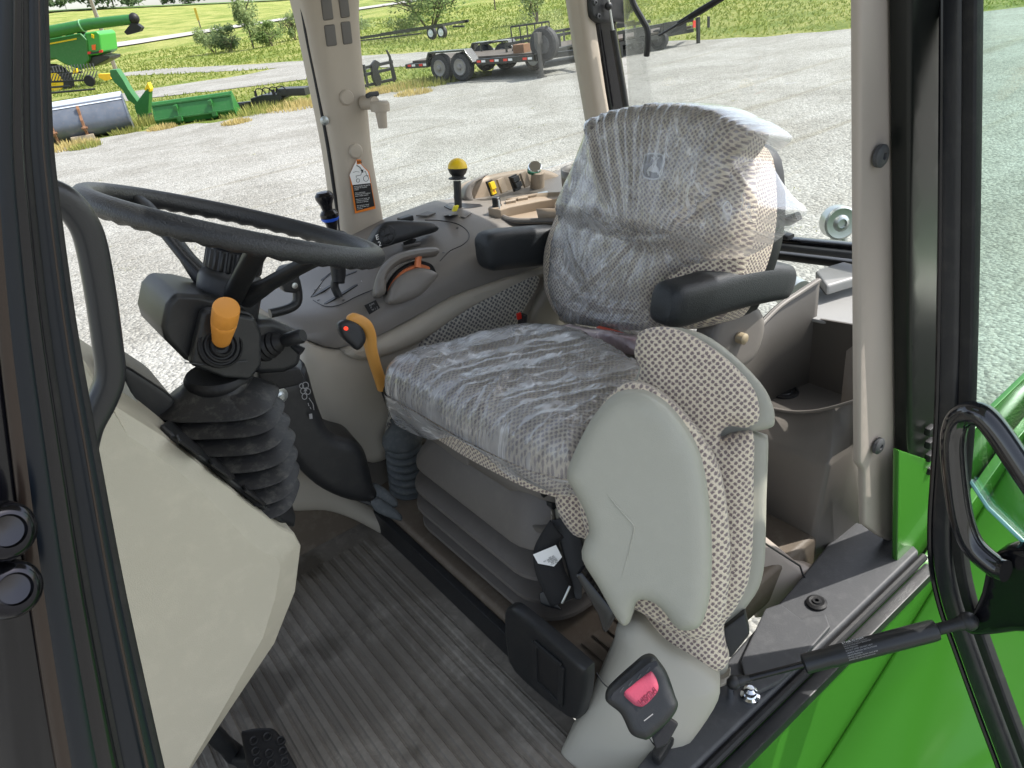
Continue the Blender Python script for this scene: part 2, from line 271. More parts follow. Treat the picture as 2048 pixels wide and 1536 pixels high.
# ------------------------------------------------------------------ mesh helpers
class B:
    def __init__(s): s.v = []; s.f = []; s.uv = None
    def add(s, vs, fs):
        o = len(s.v); s.v += [V(p) for p in vs]; s.f += [tuple(i+o for i in f) for f in fs]; return s
    def grid(s, rows, cu=False, cv=False):
        n = len(rows); m = len(rows[0]); fs = []
        for i in range(n if cu else n-1):
            for j in range(m if cv else m-1):
                a, b = i*m+j, i*m+(j+1) % m; i2 = (i+1) % n
                fs.append((a, b, i2*m+(j+1) % m, i2*m+j))
        return s.add([p for r in rows for p in r], fs)
    def loft(s, rings):     # closed rings with end caps
        o = len(s.v); s.grid(rings, cv=True); m = len(rings[0]); n = len(rings)
        s.f.append(tuple(o+j for j in reversed(range(m)))); s.f.append(tuple(o+(n-1)*m+j for j in range(m))); return s
    def tube(s, pts, r, n=12, sx=1.0, up=None):
        pts = [V(p) for p in pts]; rings = []
        k = len(pts); rs = r if hasattr(r, '__len__') else [r]*k
        t0 = (pts[1]-pts[0]).normalized(); u = V(up) if up else t0.orthogonal(); 
        for i in range(k):
            t = ((pts[min(i+1, k-1)]-pts[max(i-1, 0)])).normalized()
            u = (u - t*u.dot(t)).normalized(); w_ = t.cross(u)
            rings.append([pts[i] + (u*math.cos(q)*sx + w_*math.sin(q))*rs[i] for q in [2*math.pi*j/n for j in range(n)]])
        return s.loft(rings)
    def lathe(s, o, ax, prof, n=24):
        o = V(o); ax = V(ax).normalized(); u = ax.orthogonal().normalized(); w_ = ax.cross(u)
        return s.loft([[o+ax*h+(u*math.cos(q)+w_*math.sin(q))*max(r, 1e-4) for q in [2*math.pi*j/n for j in range(n)]] for r, h in prof])
    def prism(s, outl, vec):
        n = len(outl); vec = V(vec); a = [V(p) for p in outl]; o = len(s.v)
        s.add(a+[p+vec for p in a], [tuple(range(n)), tuple(range(2*n-1, n-1, -1))] + [(i, i+n, (i+1) % n+n, (i+1) % n) for i in range(n)]); return s
    def box(s, c, h, ax=None):
        c = V(c); X, Y, Z = ax if ax else (V((1, 0, 0)), V((0, 1, 0)), V((0, 0, 1)))
        X, Y, Z = X*h[0], Y*h[1], Z*h[2]
        return s.add([c+X*i+Y*j+Z*k for i in (-1, 1) for j in (-1, 1) for k in (-1, 1)], [(0, 1, 3, 2), (4, 6, 7, 5), (0, 4, 5, 1), (2, 3, 7, 6), (0, 2, 6, 4), (1, 5, 7, 3)])
    def beam(s, p, q, w_, h, up=(0, 0, 1)):
        p, q = V(p), V(q); t = (q-p).normalized(); sd = t.cross(V(up)).normalized(); u = sd.cross(t)
        return s.box((p+q)/2, ((q-p).length/2, w_/2, h/2), (t, sd, u))
    def sphere(s, c, r, n=14, sc=(1, 1, 1)):
        c = V(c)
        return s.loft([[c+V((r*math.sin(a)*math.cos(q)*sc[0], r*math.sin(a)*math.sin(q)*sc[1], -r*math.cos(a)*sc[2])) for q in [2*math.pi*j/n for j in range(n)]] for a in [max(0.02, min(math.pi-0.02, math.pi*i/(n//2+2))) for i in range(n//2+3)]])
def obj(name, b, m, parent=None, bev=0.0, seg=2, smooth=35, uvbox=None):
    me = bpy.data.meshes.new(name); off = parent.matrix_world.translation if parent else V((0, 0, 0))
    if parent:
        off = V(parent['_w']) if '_w' in parent else off
    org = off if parent else (b.v[0].copy() if False else sum(b.v, V((0, 0, 0)))/len(b.v))
    if not parent: org = V((org.x, org.y, min(p.z for p in b.v)))
    me.from_pydata([p-org for p in b.v], [], b.f)
    if b.uv is not None:
        l = me.uv_layers.new(name='UVMap')
        for lp in me.loops: l.data[lp.index].uv = b.uv[lp.vertex_index]
    bm = bmesh.new(); bm.from_mesh(me)
    bmesh.ops.remove_doubles(bm, verts=bm.verts, dist=1e-6)
    bmesh.ops.recalc_face_normals(bm, faces=bm.faces)
    if bev > 0:
        es = [e for e in bm.edges if len(e.link_faces) == 2 and e.calc_face_angle(0) > rad(28)]
        if es: bmesh.ops.bevel(bm, geom=es, offset=bev, segments=seg, profile=0.5, affect='EDGES', clamp_overlap=True)
    for f in bm.faces: f.smooth = True
    for e in bm.edges:
        if len(e.link_faces) == 2 and e.calc_face_angle(0) > rad(smooth): e.smooth = False
    if uvbox:
        uvl = bm.loops.layers.uv.verify(); X, Y, Zn = uvbox
        for f in bm.faces:
            n = f.normal; d = [abs(n.dot(X)), abs(n.dot(Y)), abs(n.dot(Zn))]; k = d.index(max(d))
            for lp in f.loops:
                p = lp.vert.co
                lp[uvl].uv = [(p.dot(Y), p.dot(Zn)), (p.dot(X), p.dot(Zn)), (p.dot(X), p.dot(Y))][k]
    bm.to_mesh(me); bm.free()
    o = bpy.data.objects.new(name, me); C.objects.link(o); me.materials.append(m)
    if parent:
        o.parent = parent; o['_w'] = tuple(off)
    else:
        o.location = org; o['_w'] = tuple(org)
    if bev > 0:
        wn = o.modifiers.new('wn', 'WEIGHTED_NORMAL'); wn.keep_sharp = True
    return o
def tag(o, label, cat, group=None):
    o['label'] = label; o['category'] = cat
    if group: o['group'] = group
    return o
def thing(name, label, cat, loc, group=None):
    o = bpy.data.objects.new(name, None); C.objects.link(o); o.location = V(loc); o['_w'] = tuple(loc); o.empty_display_size = 0.05
    return tag(o, label, cat, group)
def kind(o, k): o['kind'] = k; return o
def spl(pts, n=6, closed=False):
    pts = [V(p) for p in pts]; k = len(pts); out = []
    for i in range(k if closed else k-1):
        p0, p1, p2, p3 = (pts[(i-1) % k], pts[i], pts[(i+1) % k], pts[(i+2) % k]) if closed else (pts[max(i-1, 0)], pts[i], pts[i+1], pts[min(i+2, k-1)])
        for j in range(n):
            t = j/n
            out.append(0.5*((2*p1)+(p2-p0)*t+(2*p0-5*p1+4*p2-p3)*t*t+(3*p1-p0-3*p2+p3)*t*t*t))
    if not closed: out.append(pts[-1])
    return out
def circ(c, ax, r, n=20, a0=0, a1=2*math.pi, u=None):
    ax = V(ax).normalized(); u = V(u) if u else ax.orthogonal(); u = (u-ax*u.dot(ax)).normalized(); w_ = ax.cross(u)
    return [V(c)+(u*math.cos(q)+w_*math.sin(q))*r for q in [a0+(a1-a0)*j/n for j in range(n)]]
def frame(n, upv=(0, 0, 1)):
    n = V(n).normalized(); x = V(upv).cross(n).normalized(); y = n.cross(x); return x, y, n
def pillow(outl, o, fr, T, R, sp=0.012, side=0.02, disp=None, crown=0.0, back=True, chamf=False):
    """solid cushion/shell: outline (3D pts) in plane o,fr; front face domed T over edge radius R; sides run back by 'side'"""
    X, Y, N_ = fr
    if isinstance(o, tuple): o = sum(outl, V((0, 0, 0)))/len(outl)
    o = V(o)
    P2 = np.array([((p-o).dot(X), (p-o).dot(Y)) for p in outl])
    # resample boundary
    res = []
    for i in range(len(P2)):
        a, b_ = P2[i], P2[(i+1) % len(P2)]; L_ = np.linalg.norm(b_-a); k = max(1, int(L_/sp+0.5))
        for j in range(k): res.append(a+(b_-a)*j/k)
    P2 = np.array(res); nb = len(P2)
    A_ = P2; B_ = np.roll(P2, -1, axis=0)
    mn, mx = P2.min(0), P2.max(0)
    gx = np.arange(mn[0], mx[0], sp); gy = np.arange(mn[1], mx[1], sp*0.866)
    G = np.array([(x+(sp/2 if j % 2 else 0), y) for j, y in enumerate(gy) for x in gx])
    def dist(Q):
        out = np.full(len(Q), 1e9)
        for a, b_ in zip(A_, B_):
            d = b_-a; l2 = max(d@d, 1e-12); t = np.clip(((Q-a)@d)/l2, 0, 1); out = np.minimum(out, np.hypot(*(Q-a-t[:, None]*d).T))
        return out
    def inside(Q):
        c = np.zeros(len(Q), bool)
        for a, b_ in zip(A_, B_):
            m_ = (a[1] > Q[:, 1]) != (b_[1] > Q[:, 1])
            xi = (b_[0]-a[0])*(Q[:, 1]-a[1])/((b_[1]-a[1]) if b_[1] != a[1] else 1e-12)+a[0]
            c ^= m_ & (Q[:, 0] < xi)
        return c
    G = G[inside(G)]; dG = dist(G); k = dG > max(sp*0.45, R*1.03+sp*.3); G = G[k]
    area = 0.5*np.sum(P2[:, 0]*np.roll(P2[:, 1], -1)-np.roll(P2[:, 0], -1)*P2[:, 1])
    tg = np.roll(P2, -1, axis=0)-np.roll(P2, 1, axis=0); tg /= np.linalg.norm(tg, axis=1)[:, None]+1e-12
    nrm = np.stack([-tg[:, 1], tg[:, 0]], 1)*(1 if area > 0 else -1)
    nr = max(3, int(R/sp*.9)+2)
    for i_ in range(1, nr+1):
        of = R*(1-math.cos(i_/nr*math.pi/2)); Q = P2+nrm*of; Q = Q[inside(Q)]
        if len(Q) == 0: continue
        dq = dist(Q); Q = Q[dq > of*.94]
        G = np.vstack([G, Q])
    # extra rings close to the rim for a round edge
    pts = [V((float(p[0]), float(p[1]))) for p in np.vstack([P2, G])]
    r = delaunay_2d_cdt(pts, [(i, (i+1) % nb) for i in range(nb)], [], 1, 1e-5)
    co, _, tri = r[0], r[1], r[2]
    ca = np.array([(p.x, p.y) for p in co]); d = dist(ca)
    if len(co) != nb+len(G): pass
    dm = max(d.max(), 1e-6)
    q = 1-np.minimum(d, R)/R; h = (T*(1-q) if chamf else T*np.sqrt(np.maximum(0, 1-q*q))) + crown*(1-(1-d/dm)**2)
    vec = getattr(disp, 'vec', False)
    if vec: h = h+disp(ca[:, 0], ca[:, 1], d)
    b = B(); b.uv = []
    for i, p in enumerate(ca):
        hh = float(h[i])
        if disp is not None and not vec: hh += disp(float(p[0]), float(p[1]), float(d[i]))
        b.v.append(o+X*float(p[0])+Y*float(p[1])+N_*hh); b.uv.append((float(p[0]), float(p[1])))
    b.f = [tuple(t) for t in tri]
    if side > 0:
        # boundary verts: match first nb coords
        idx = list(range(nb)); cen = P2.mean(0); o2 = len(b.v)
        for i in range(nb):
            b.v.append(b.v[i]-N_*side); dd = ca[i]-cen; L_ = np.linalg.norm(dd)+1e-9; b.uv.append((float(ca[i][0]+dd[0]/L_*side), float(ca[i][1]+dd[1]/L_*side)))
        for i in range(nb): b.f.append((i, (i+1) % nb, o2+(i+1) % nb, o2+i))
        if back:
            o3 = len(b.v)
            for i in range(nb): b.v.append(b.v[o2+i].copy()); b.uv.append(b.uv[o2+i])
            b.f.append(tuple(o3+i for i in range(nb)))
    return b
def text(name, s, o, xd, yd, size, m, parent=None, lift=0.0006, align='LEFT', ext=0.0002, space=1.0):
    cu = bpy.data.curves.new(name, 'FONT'); cu.body = s; cu.size = size; cu.extrude = ext; cu.align_x = align; cu.resolution_u = 2; cu.space_line = space
    t = bpy.data.objects.new(name, cu); C.objects.link(t)
    bpy.context.view_layer.update()
    me = bpy.data.meshes.new_from_object(t.evaluated_get(bpy.context.evaluated_depsgraph_get()))
    bpy.data.objects.remove(t)
    X = V(xd).normalized(); Y = V(yd); Y = (Y-X*Y.dot(X)).normalized(); N_ = X.cross(Y)
    b = B(); b.v = [V(o)+X*v.co.x+Y*v.co.y+N_*(v.co.z+lift) for v in me.vertices]; b.f = [tuple(p.vertices) for p in me.polygons]
    return obj(name, b, m, parent)
# ================================================================== OUTDOORS
def sline(x, y): r = ray(x, y); return r.dot(E1)/r.dot(E2)
SL, SR = sline(100, 40), sline(600, 8)
def hgt(u, v):
    s = u/max(v, 1); k = min(1, max(0, (s-SL)/(SR-SL))); top = 13.0*(1-k)+6.3*k
    if v < 62: return 0.0
    if v < 105: t = (v-62)/43; return 1.5*t*t
    t = min(1, (v-105)/165); return 1.5+(top-1.5)*(t*(1.25-0.25*t)) + (0 if v < 270 else -0.004*(v-270))
def Pt(x, y, lift=0.0):
    r = ray(x, y); d = 1.0; st = 0.5; last = d
    while d < 900:
        p = CAM+r*d
        if p.z <= hgt(p.dot(E1), p.dot(E2)): break
        last = d; d += st; st = 0.05+d*0.01
    lo, hi = last, d
    for _ in range(30):
        m_ = (lo+hi)/2; p = CAM+r*m_
        if p.z <= hgt(p.dot(E1), p.dot(E2)): hi = m_
        else: lo = m_
    p = CAM+r*hi; return V((p.x, p.y, p.z+lift))
b = B(); vs = [-80, -40, -10, 0, 10, 20, 30, 40, 50, 62, 66, 70, 75, 80, 85, 90, 95, 100, 105, 112, 120, 130, 140, 150, 165, 180, 195, 210, 225, 240, 255, 270, 300, 400, 700, 1200]
us = [-900, -600, -450]+[-400+10*i for i in range(81)]+[450, 600, 900]
b.grid([[E1*u+E2*v+UPZ*hgt(u, v) for u in us] for v in vs])
kind(obj('grass_field', b, GRASS), 'structure')
# crop strip along the ridge
b = B(); b.grid([[E1*(v*s)+E2*v+UPZ*(hgt(v*s, v)+0.25+0.15*mnoise.noise(V((v*s*0.2, v, 0)))) for s in np.linspace(-1.3, 1.2, 90)] for v in (238, 240, 255, 275, 300, 420)])
kind(obj('crop_field', b, CROP), 'structure')
def sheet(name, pts, m, lift, n=5, jit=0.35):
    ps = spl(pts, n, True) if n > 1 else pts; q = []
    for i, p in enumerate(ps):
        k = (p-CAM).length; j = jit*min(1, k/14)
        q.append(V((p.x+mnoise.noise(p*0.9)*j, p.y+mnoise.noise(p*0.9+V((9, 3, 0)))*j, hgt(p.dot(E1), p.dot(E2))+lift)))
    b = B(); b.v = q; b.f = [tuple(range(len(q)))]
    o = obj(name, b, m); return kind(o, 'structure')
edge = [(-700, 520), (-250, 360), (60, 306), (150, 288), (270, 264), (310, 262), (400, 248), (480, 236), (560, 222), (640, 207), (720, 188), (790, 176), (850, 170), (920, 163), (985, 150), (1000, 118), (1040, 103), (1130, 96), (1240, 86), (1430, 80), (1560, 72), (1700, 59), (1850, 40), (2048, 14), (2500, -30)]
lot = [Pt(x, y) for x, y in edge]
lotp = []
for i in range(len(lot)-1):
    for j in range(6): lotp.append(lot[i].lerp(lot[i+1], j/6))
lotp += [E1*70+E2*20, E1*60-E2*60, E1*-60-E2*60, E1*-60+E2*2]
sheet('gravel_lot', lotp, GRAVEL, 0.012, 1, 0.5)
def strip(name, up, lo, m, lift, jit):
    pts = [Pt(*p) for p in up]+[Pt(*p) for p in reversed(lo)]
    k = []
    for i in range(len(pts)):
        for j in range(5): k.append(pts[i].lerp(pts[(i+1) % len(pts)], j/5))
    return sheet(name, k, m, lift, 1, jit)
strip('gravel_drive', [(232, 147), (330, 137), (420, 133), (520, 128), (640, 120)], [(240, 152), (330, 149), (430, 144), (520, 139), (660, 128)], GRAVEL, 0.016, 0.5)
strip('gravel_drive', [(180, 197), (330, 174), (480, 152), (560, 136), (620, 125), (720, 112), (870, 104), (1010, 96), (1060, 96)], [(180, 212), (330, 193), (470, 178), (620, 158), (700, 146), (760, 135), (870, 131), (960, 124), (1060, 110)], GRAVEL, 0.02, 0.5)
rb = B(); ru, rl = [], []
for x, y in [(60, 118), (200, 96), (290, 83), (380, 69), (480, 53), (560, 41), (650, 29), (760, 13), (860, -2), (1000, -25), (1200, -60)]:
    p = Pt(x, y); e = E2*3.2; ru.append(p+e+UPZ*(0.16)); rl.append(p-e+UPZ*0.16)
for l in (ru, rl):
    for p in l: p.z = hgt(p.dot(E1), p.dot(E2))+0.14
rb.grid([ru, rl]); kind(obj('country_road', rb, ROADM), 'structure')
# ---- plants
def blades(c, r, h, n, seed, lean=0.5, wd=0.012):
    rn = random.Random(seed); b = B(); vs, fs = [], []
    for i in range(n):
        q = rn.random()*6.283; rr = r*math.sqrt(rn.random()); p = c+V((math.cos(q)*rr, math.sin(q)*rr, 0)); hh = h*(0.45+0.55*rn.random())*(1-0.5*(rr/r)**2)
        d = V((math.cos(q), math.sin(q), 0))*lean*hh*rn.random()*(0.4+rr/r); s = V((rn.uniform(-1, 1), rn.uniform(-1, 1), 0)).normalized()*wd*(0.6+rn.random())
        k = len(vs); vs += [p-s, p+s, p+d*0.5+UPZ*hh*0.6+s*0.6, p+d+UPZ*hh]; fs += [(k, k+1, k+2), (k, k+2, k+3)]
    b.add(vs, fs); return b
weeds = [(140, 296, .75, .28, STRAW, 'straw coloured weed clump before the left end of the grey bucket'), (172, 296, .4, .22, STRAWG, 'greener weed clump beside the straw clump before the grey bucket'),
         (252, 266, .42, .26, STRAWG, 'yellow green weed clump at the right foot of the grey bucket'), (288, 250, .5, .38, STRAWG, 'tall yellow green weeds standing between the two loader buckets'),
         (325, 258, .42, .2, STRAW, 'low straw weed clump at the left foot of the green bucket'), (474, 247, .4, .2, STRAW, 'pale dry weed clump on the gravel right of the green bucket'),
         (520, 222, 1.2, .3, STRAWG, 'wide weed patch along the black implement'), (600, 214, 1.0, .3, STRAW, 'yellow dry weeds at the end of the black implement beside the pillar'),
         (840, 172, 1.1, .32, STRAWG, 'green yellow weed clump behind the pallet fork frame'), (800, 178, .9, .26, STRAW, 'straw coloured weed clump beside the pallet fork frame'),
         (828, 188, .55, .2, STRAW, 'small dry weed clump alone on the gravel before the trailer'), (868, 171, .35, .18, STRAWG, 'little weed tuft by the trailer wheels'),
         (755, 186, .6, .24, STRAW, 'pale weed clump at the foot of the pallet fork frame')]
for i, (x, y, r, h, m, l) in enumerate(weeds):
    o = obj('weed_clump', blades(Pt(x, y), r, h, int(500*r)+180, i, wd=0.014), m); tag(o, l, 'weed', 'weed clumps along the edge of the gravel')
b = B(); rn = random.Random(3)
for i in range(46):
    x = rn.uniform(150, 1650); y = rn.uniform(300, 620) if i % 2 else rn.uniform(180, 420)
    p = Pt(x, y); 
    t = blades(p, rn.uniform(.06, .22), .035, 30, i+100, wd=0.006); b.add(t.v, t.f)
kind(obj('ground_weeds', b, STRAWG), 'stuff')
b = B(); vs, fs = [], []
for i in range(52000):
    v = 17+75*rn.random()**1.3; s = rn.uniform(-1.05, 0.85); p = E1*(v*s)+E2*v
    q = p - CAM; X = p.dot(E1); dd = q.dot(FW); px = 1024+FPX*q.dot(RR)/dd; py = 768-FPX*q.dot(UU)/dd
    if dd < 1: continue
    # keep grass off the gravel
    bnd = np.interp(px, [e[0] for e in edge], [e[1] for e in edge])
    if py > bnd-3: continue
    dr = np.interp(px, [180, 330, 480, 620, 720, 870, 1010], [197, 174, 152, 125, 112, 104, 96]); dl = np.interp(px, [180, 330, 470, 620, 700, 760, 870, 1000], [212, 193, 178, 158, 146, 135, 131, 124])
    if dr-2 < py < dl+1 and px < 1060: continue
    if px < 660 and np.interp(px, [232, 420, 640], [147, 133, 120]) < py < np.interp(px, [240, 430, 660], [152, 144, 128]): continue
    p.z = hgt(p.dot(E1), v); h = rn.uniform(.03, .10)*(1+v/70); wd = 0.012+v*0.0008
    sd = E1*wd; k = len(vs); vs += [p-sd, p+sd, p+E1*rn.uniform(-.1, .1)+E2*rn.uniform(-.1, .1)+UPZ*h]; fs.append((k, k+1, k+2))
b.add(vs, fs); kind(obj('grass', b, GRASSB), 'stuff')
def leaves(b, c, rx, rz, n, sz, rn, gaps=7):
    vs, fs = [], []
    cl = []
    for i in range(gaps):
        q = rn.random()*6.283; z = rn.uniform(-0.8, 0.9); k = math.sqrt(max(0, 1-z*z))*rn.uniform(.35, .85)
        cl.append((c+V((math.cos(q)*k*rx, math.sin(q)*k*rx, z*rz*0.8)), rn.uniform(.28, .5)))
    for i in range(n):
        cc, k = cl[i % gaps]
        d = V((rn.gauss(0, 1), rn.gauss(0, 1), rn.gauss(0, 1))); d = d.normalized()*(rn.random()**0.5)
        p = cc+V((d.x*rx*k, d.y*rx*k, d.z*rz*k*1.1)); a = V((rn.uniform(-1, 1), rn.uniform(-1, 1), rn.uniform(-1, 1))).normalized(); e = a.orthogonal().normalized(); s = sz*rn.uniform(.5, 1.2)
        o = len(vs); vs += [p-a*s, p+e*s*0.5, p+a*s, p-e*s*0.5]; fs.append((o, o+1, o+2, o+3))
    b.add(vs, fs)
def tree(x, y, ht, wdt, label, m=LEAF, n=1500, sz=.3, seed=1, stems=1, cz=.52, rz=.5, gaps=9, cat='tree', dist=None, name='leafy_tree'):
    rn = random.Random(seed); p = Pt(x, y) if dist is None else None
    if p is None:
        r = ray(x, y); k = dist/r.dot(E2); p = CAM+r*k; p.z = hgt(p.dot(E1), p.dot(E2))
    t = thing(name, label, cat, p)
    b = B()
    for s_ in range(stems):
        q = rn.random()*6.283; tip = p+V((math.cos(q)*wdt*.25*(stems > 1), math.sin(q)*wdt*.25*(stems > 1), ht*cz))
        b.tube(spl([p-UPZ*.2, p.lerp(tip, .5)+V((rn.uniform(-.1, .1), rn.uniform(-.1, .1), 0))*wdt*.3, tip], 4), [ht*.016*(1-.07*i) for i in range(9)], 7)
        for j in range(6):
            a = p.lerp(tip, rn.uniform(.45, 1)); e = a+V((rn.uniform(-1, 1)*wdt*.4, rn.uniform(-1, 1)*wdt*.4, rn.uniform(.05, .3)*ht))
            b.tube([a, a.lerp(e, .5)+UPZ*ht*.03, e], [ht*.009, ht*.006, ht*.002], 5)
    obj('trunk', b, BARK, t)
    b = B(); leaves(b, p+UPZ*ht*cz, wdt*.5, ht*rz, n, sz, rn, gaps); obj('crown', b, m, t)
    return t
tree(232, 30, 15, 22, 'big broad tree on the skyline behind the utility pole', LEAFD, 2600, .9, 1, gaps=14, dist=245)
tree(282, 22, 6, 9, 'lower tree at the right foot of the big skyline tree', LEAFD, 700, .6, 12, dist=262)
tree(140, 42, 7, 10, 'small rounded tree on the skyline left of the utility pole', LEAFD, 800, .7, 2, dist=285)
tree(98, 46, 6, 8, 'faint tree at the left end of the skyline beside the black post', LEAFD, 600, .7, 3, dist=290)
tree(340, 14, 4, 6, 'little tree alone on the skyline above the road marker', LEAFD, 500, .5, 4, dist=270)
tree(388, 6, 7, 15, 'wide low tree clump on the skyline right of the little tree', LEAFD, 1100, .7, 5, dist=270)
tree(430, 106, 2.6, 3.0, 'low rounded bush at the left end of the roadside thicket', LEAFP, 1700, .13, 6, 3, cz=.5, rz=.5, gaps=12, cat='bush', name='round_bush')
tree(462, 103, 2.3, 2.8, 'darker bush in the middle of the roadside thicket', LEAFD, 1600, .13, 7, 3, cz=.5, rz=.5, gaps=12, cat='bush', name='round_bush')
tree(545, 92, 2.2, 3.6, 'low wide bush right of the tall sapling', LEAF, 1700, .13, 8, 3, cz=.45, rz=.5, gaps=12, cat='bush', name='round_bush')
tree(592, 80, 2.8, 2.4, 'bush at the right end of the thicket beside the beige pillar', LEAFP, 1300, .13, 9, 3, cz=.5, rz=.5, gaps=10, cat='bush', name='round_bush')
tree(508, 98, 5.2, 2.5, 'tall narrow sapling rising out of the roadside thicket', LEAFP, 1700, .15, 10, 1, cz=.58, rz=.42, gaps=15)
tree(862, 64, 5.2, 6.8, 'open crowned tree with dark forking stems behind the flat trailer', LEAF, 4200, .14, 11, 5, cz=.55, rz=.46, gaps=26)
tree(812, 68, 1.6, 4.0, 'low scrub under the open crowned tree', LEAFP, 1300, .12, 15, 3, cz=.4, rz=.5, gaps=10, cat='bush', name='round_bush')
tree(1075, 44, 3.6, 3.2, 'pale green willowy bush behind the ramp gate trailer', LEAFP, 2000, .13, 14, 3, cz=.55, rz=.5, gaps=13, cat='bush', name='round_bush')
tree(705, 62, 1.5, 4.5, 'low weedy scrub just right of the beige pillar', LEAFP, 1200, .12, 16, 3, cz=.4, rz=.5, gaps=10, cat='bush', name='round_bush')
# ---- utility pole, marker, stake
p = Pt(233, 147); t = thing('utility_pole', 'tall weathered wooden utility pole with a pale conduit on the grass', 'pole', p)
obj('pole', B().tube([p-UPZ*.3, p+UPZ*11], [.13, .1], 12), POLEW, t)
obj('conduit', B().tube([p+E1*.19-UPZ*.2-E2*.06, p+E1*.17+UPZ*9-E2*.06], .035, 8), STEEL, t)
p = Pt(403, 61); t = thing('road_marker', 'narrow yellow road marker on a thin post beside the country road', 'sign', p)
obj('post', B().box(p+UPZ*.75, (.06, .06, .75)), BARK, t)
obj('plate', B().box(p+UPZ*2.0-E2*.08, (.16, .02, .75), (E1, E2, UPZ)), mat('ochre_sign', (.5, .36, .03), .5, var=.3, vscale=3), t, .01)
p = Pt(991, 20); tag(obj('fence_stake', B().tube([p-UPZ*.2, p+UPZ*2.6], .07, 7), BARK), 'dark wooden stake standing alone in the meadow', 'stake')
# ---- loader buckets
def gframe(x0, y0, x1, y1):
    p, q = Pt(x0, y0), Pt(x1, y1); p.z = q.z = 0.012; X = (q-p).normalized(); Y = UPZ.cross(X)
    return p, (q-p).length, X, (Y if Y.dot(E2) > 0 else -Y)
p, L_, X, Y = gframe(60, 298, 268, 261)
t = thing('loader_bucket', 'large worn grey steel loader bucket lying with its rounded back outward', 'bucket', p+X*L_/2)
pr_ = [(-.02, .02), (-.22, .1), (-.33, .26), (-.34, .45), (-.27, .62), (-.15, .76), (-.02, .84), (.08, .93), (.28, 1.0), (.3, .97), (.1, .88), (0, .8), (-.12, .72), (-.23, .58), (-.29, .44), (-.28, .28), (-.18, .14), (0, .06), (.55, .05), (.55, .02)]
H = 1.04
b = B(); b.loft([[p+X*u-Y*(-y)*1.05+UPZ*z*H for y, z in pr_] for u in (0, L_)]); obj('shell', b, BUCKETS, t)
for u in (0.0, L_):
    b = B()
    b.prism([p+X*(u-.02)+Y*y*1.06+UPZ*z*H for y, z in [(-.03, .01), (-.23, .09), (-.345, .26), (-.355, .45), (-.28, .63), (-.16, .77), (.07, .95), (.28, 1.0), (.55, .03)]], X*.04)
    obj('end_plate', b, BUCKETS, t, .006)
b = B().prism([p+Y*.02+UPZ*.83*H, p+Y*.08+UPZ*.95*H, p+Y*.26+UPZ*1.02*H, p+Y*.26+UPZ*.96*H, p-Y*.06+UPZ*.84*H], X*L_); obj('top_lip', b, mat('pale_steel', (.55, .6, .66), .35, .3, var=.1), t)
for fx in (.27, .555, .0):
    q = p+X*L_*fx; b = B()
    b.prism([q+Y*y+UPZ*z*H for y, z in [(-.1, .8), (-.2, .86), (-.28, .78), (-.3, .62), (-.42, .5), (-.43, .36), (-.48, .3), (-.45, .22), (-.36, .2), (-.34, .03), (-.22, .03), (-.34, .3), (-.34, .5), (-.26, .64)]], X*.07)
    b.tube([q-X*.04+Y*-.43+UPZ*.3*H, q+X*.12+Y*-.43+UPZ*.3*H], .035, 8); obj('mount_bracket', b, RUST if fx else BUCKETS, t, .008)
q = Pt(168, 281); tag(obj('wood_block', B().box(q+UPZ*.07, (.3, .1, .07), (X, Y, UPZ)), WOOD, bev=.01), 'short pale timber block under the grey bucket', 'wood block')
p, L_, X, Y = gframe(318, 254, 473, 232)
t = thing('loader_bucket', 'bright green loader bucket lying on the gravel with small hooks on its back', 'bucket', p+X*L_/2, None)
H = 0.66
pr_ = [(0, .02), (-.1, .3), (0.02, .78), (.1, .98), (.16, 1.0), (.16, .94), (.06, .76), (-.05, .3), (.03, .07), (.6, .06), (.6, .02)]
b = B(); b.loft([[p+X*u+Y*y+UPZ*z*H for y, z in pr_] for u in (0, L_)]); obj('shell', b, GREENX, t, .006)
for u in (-.02, L_-.02): obj('end_plate', B().prism([p+X*u+Y*y+UPZ*z*H for y, z in [(0, .01), (-.11, .3), (.01, .8), (.1, 1.0), (.17, 1.01), (.62, .02)]], X*.04), GREENX, t, .004)
b = B()
for z, y in ((.28, -.12), (.86, .03)): b.beam(p+Y*y+UPZ*z*H, p+X*L_+Y*y+UPZ*z*H, .05, .05)
obj('stiffener', b, GREENX, t, .008)
for fx in (.3, .74):
    for z, y, s_ in ((.72, -.03, 1), (.2, -.13, 1.4)):
        q = p+X*(L_*fx+(.06 if z < .5 else 0))+Y*y+UPZ*z*H; b = B().box(q-Y*.05, (.045*s_, .06, .05), (X, Y, UPZ)); b.box(q-Y*.11-UPZ*.03*(1 if z > .5 else -1), (.05*s_, .02, .07), (X, Y, UPZ)); obj('hook', b, GREENX, t, .01)
    obj('rib', B().beam(p+X*L_*fx-Y*.12+UPZ*.05, p+X*L_*fx-Y*.0+UPZ*.82*H, .05, .03, X), GREENX, t, .006)
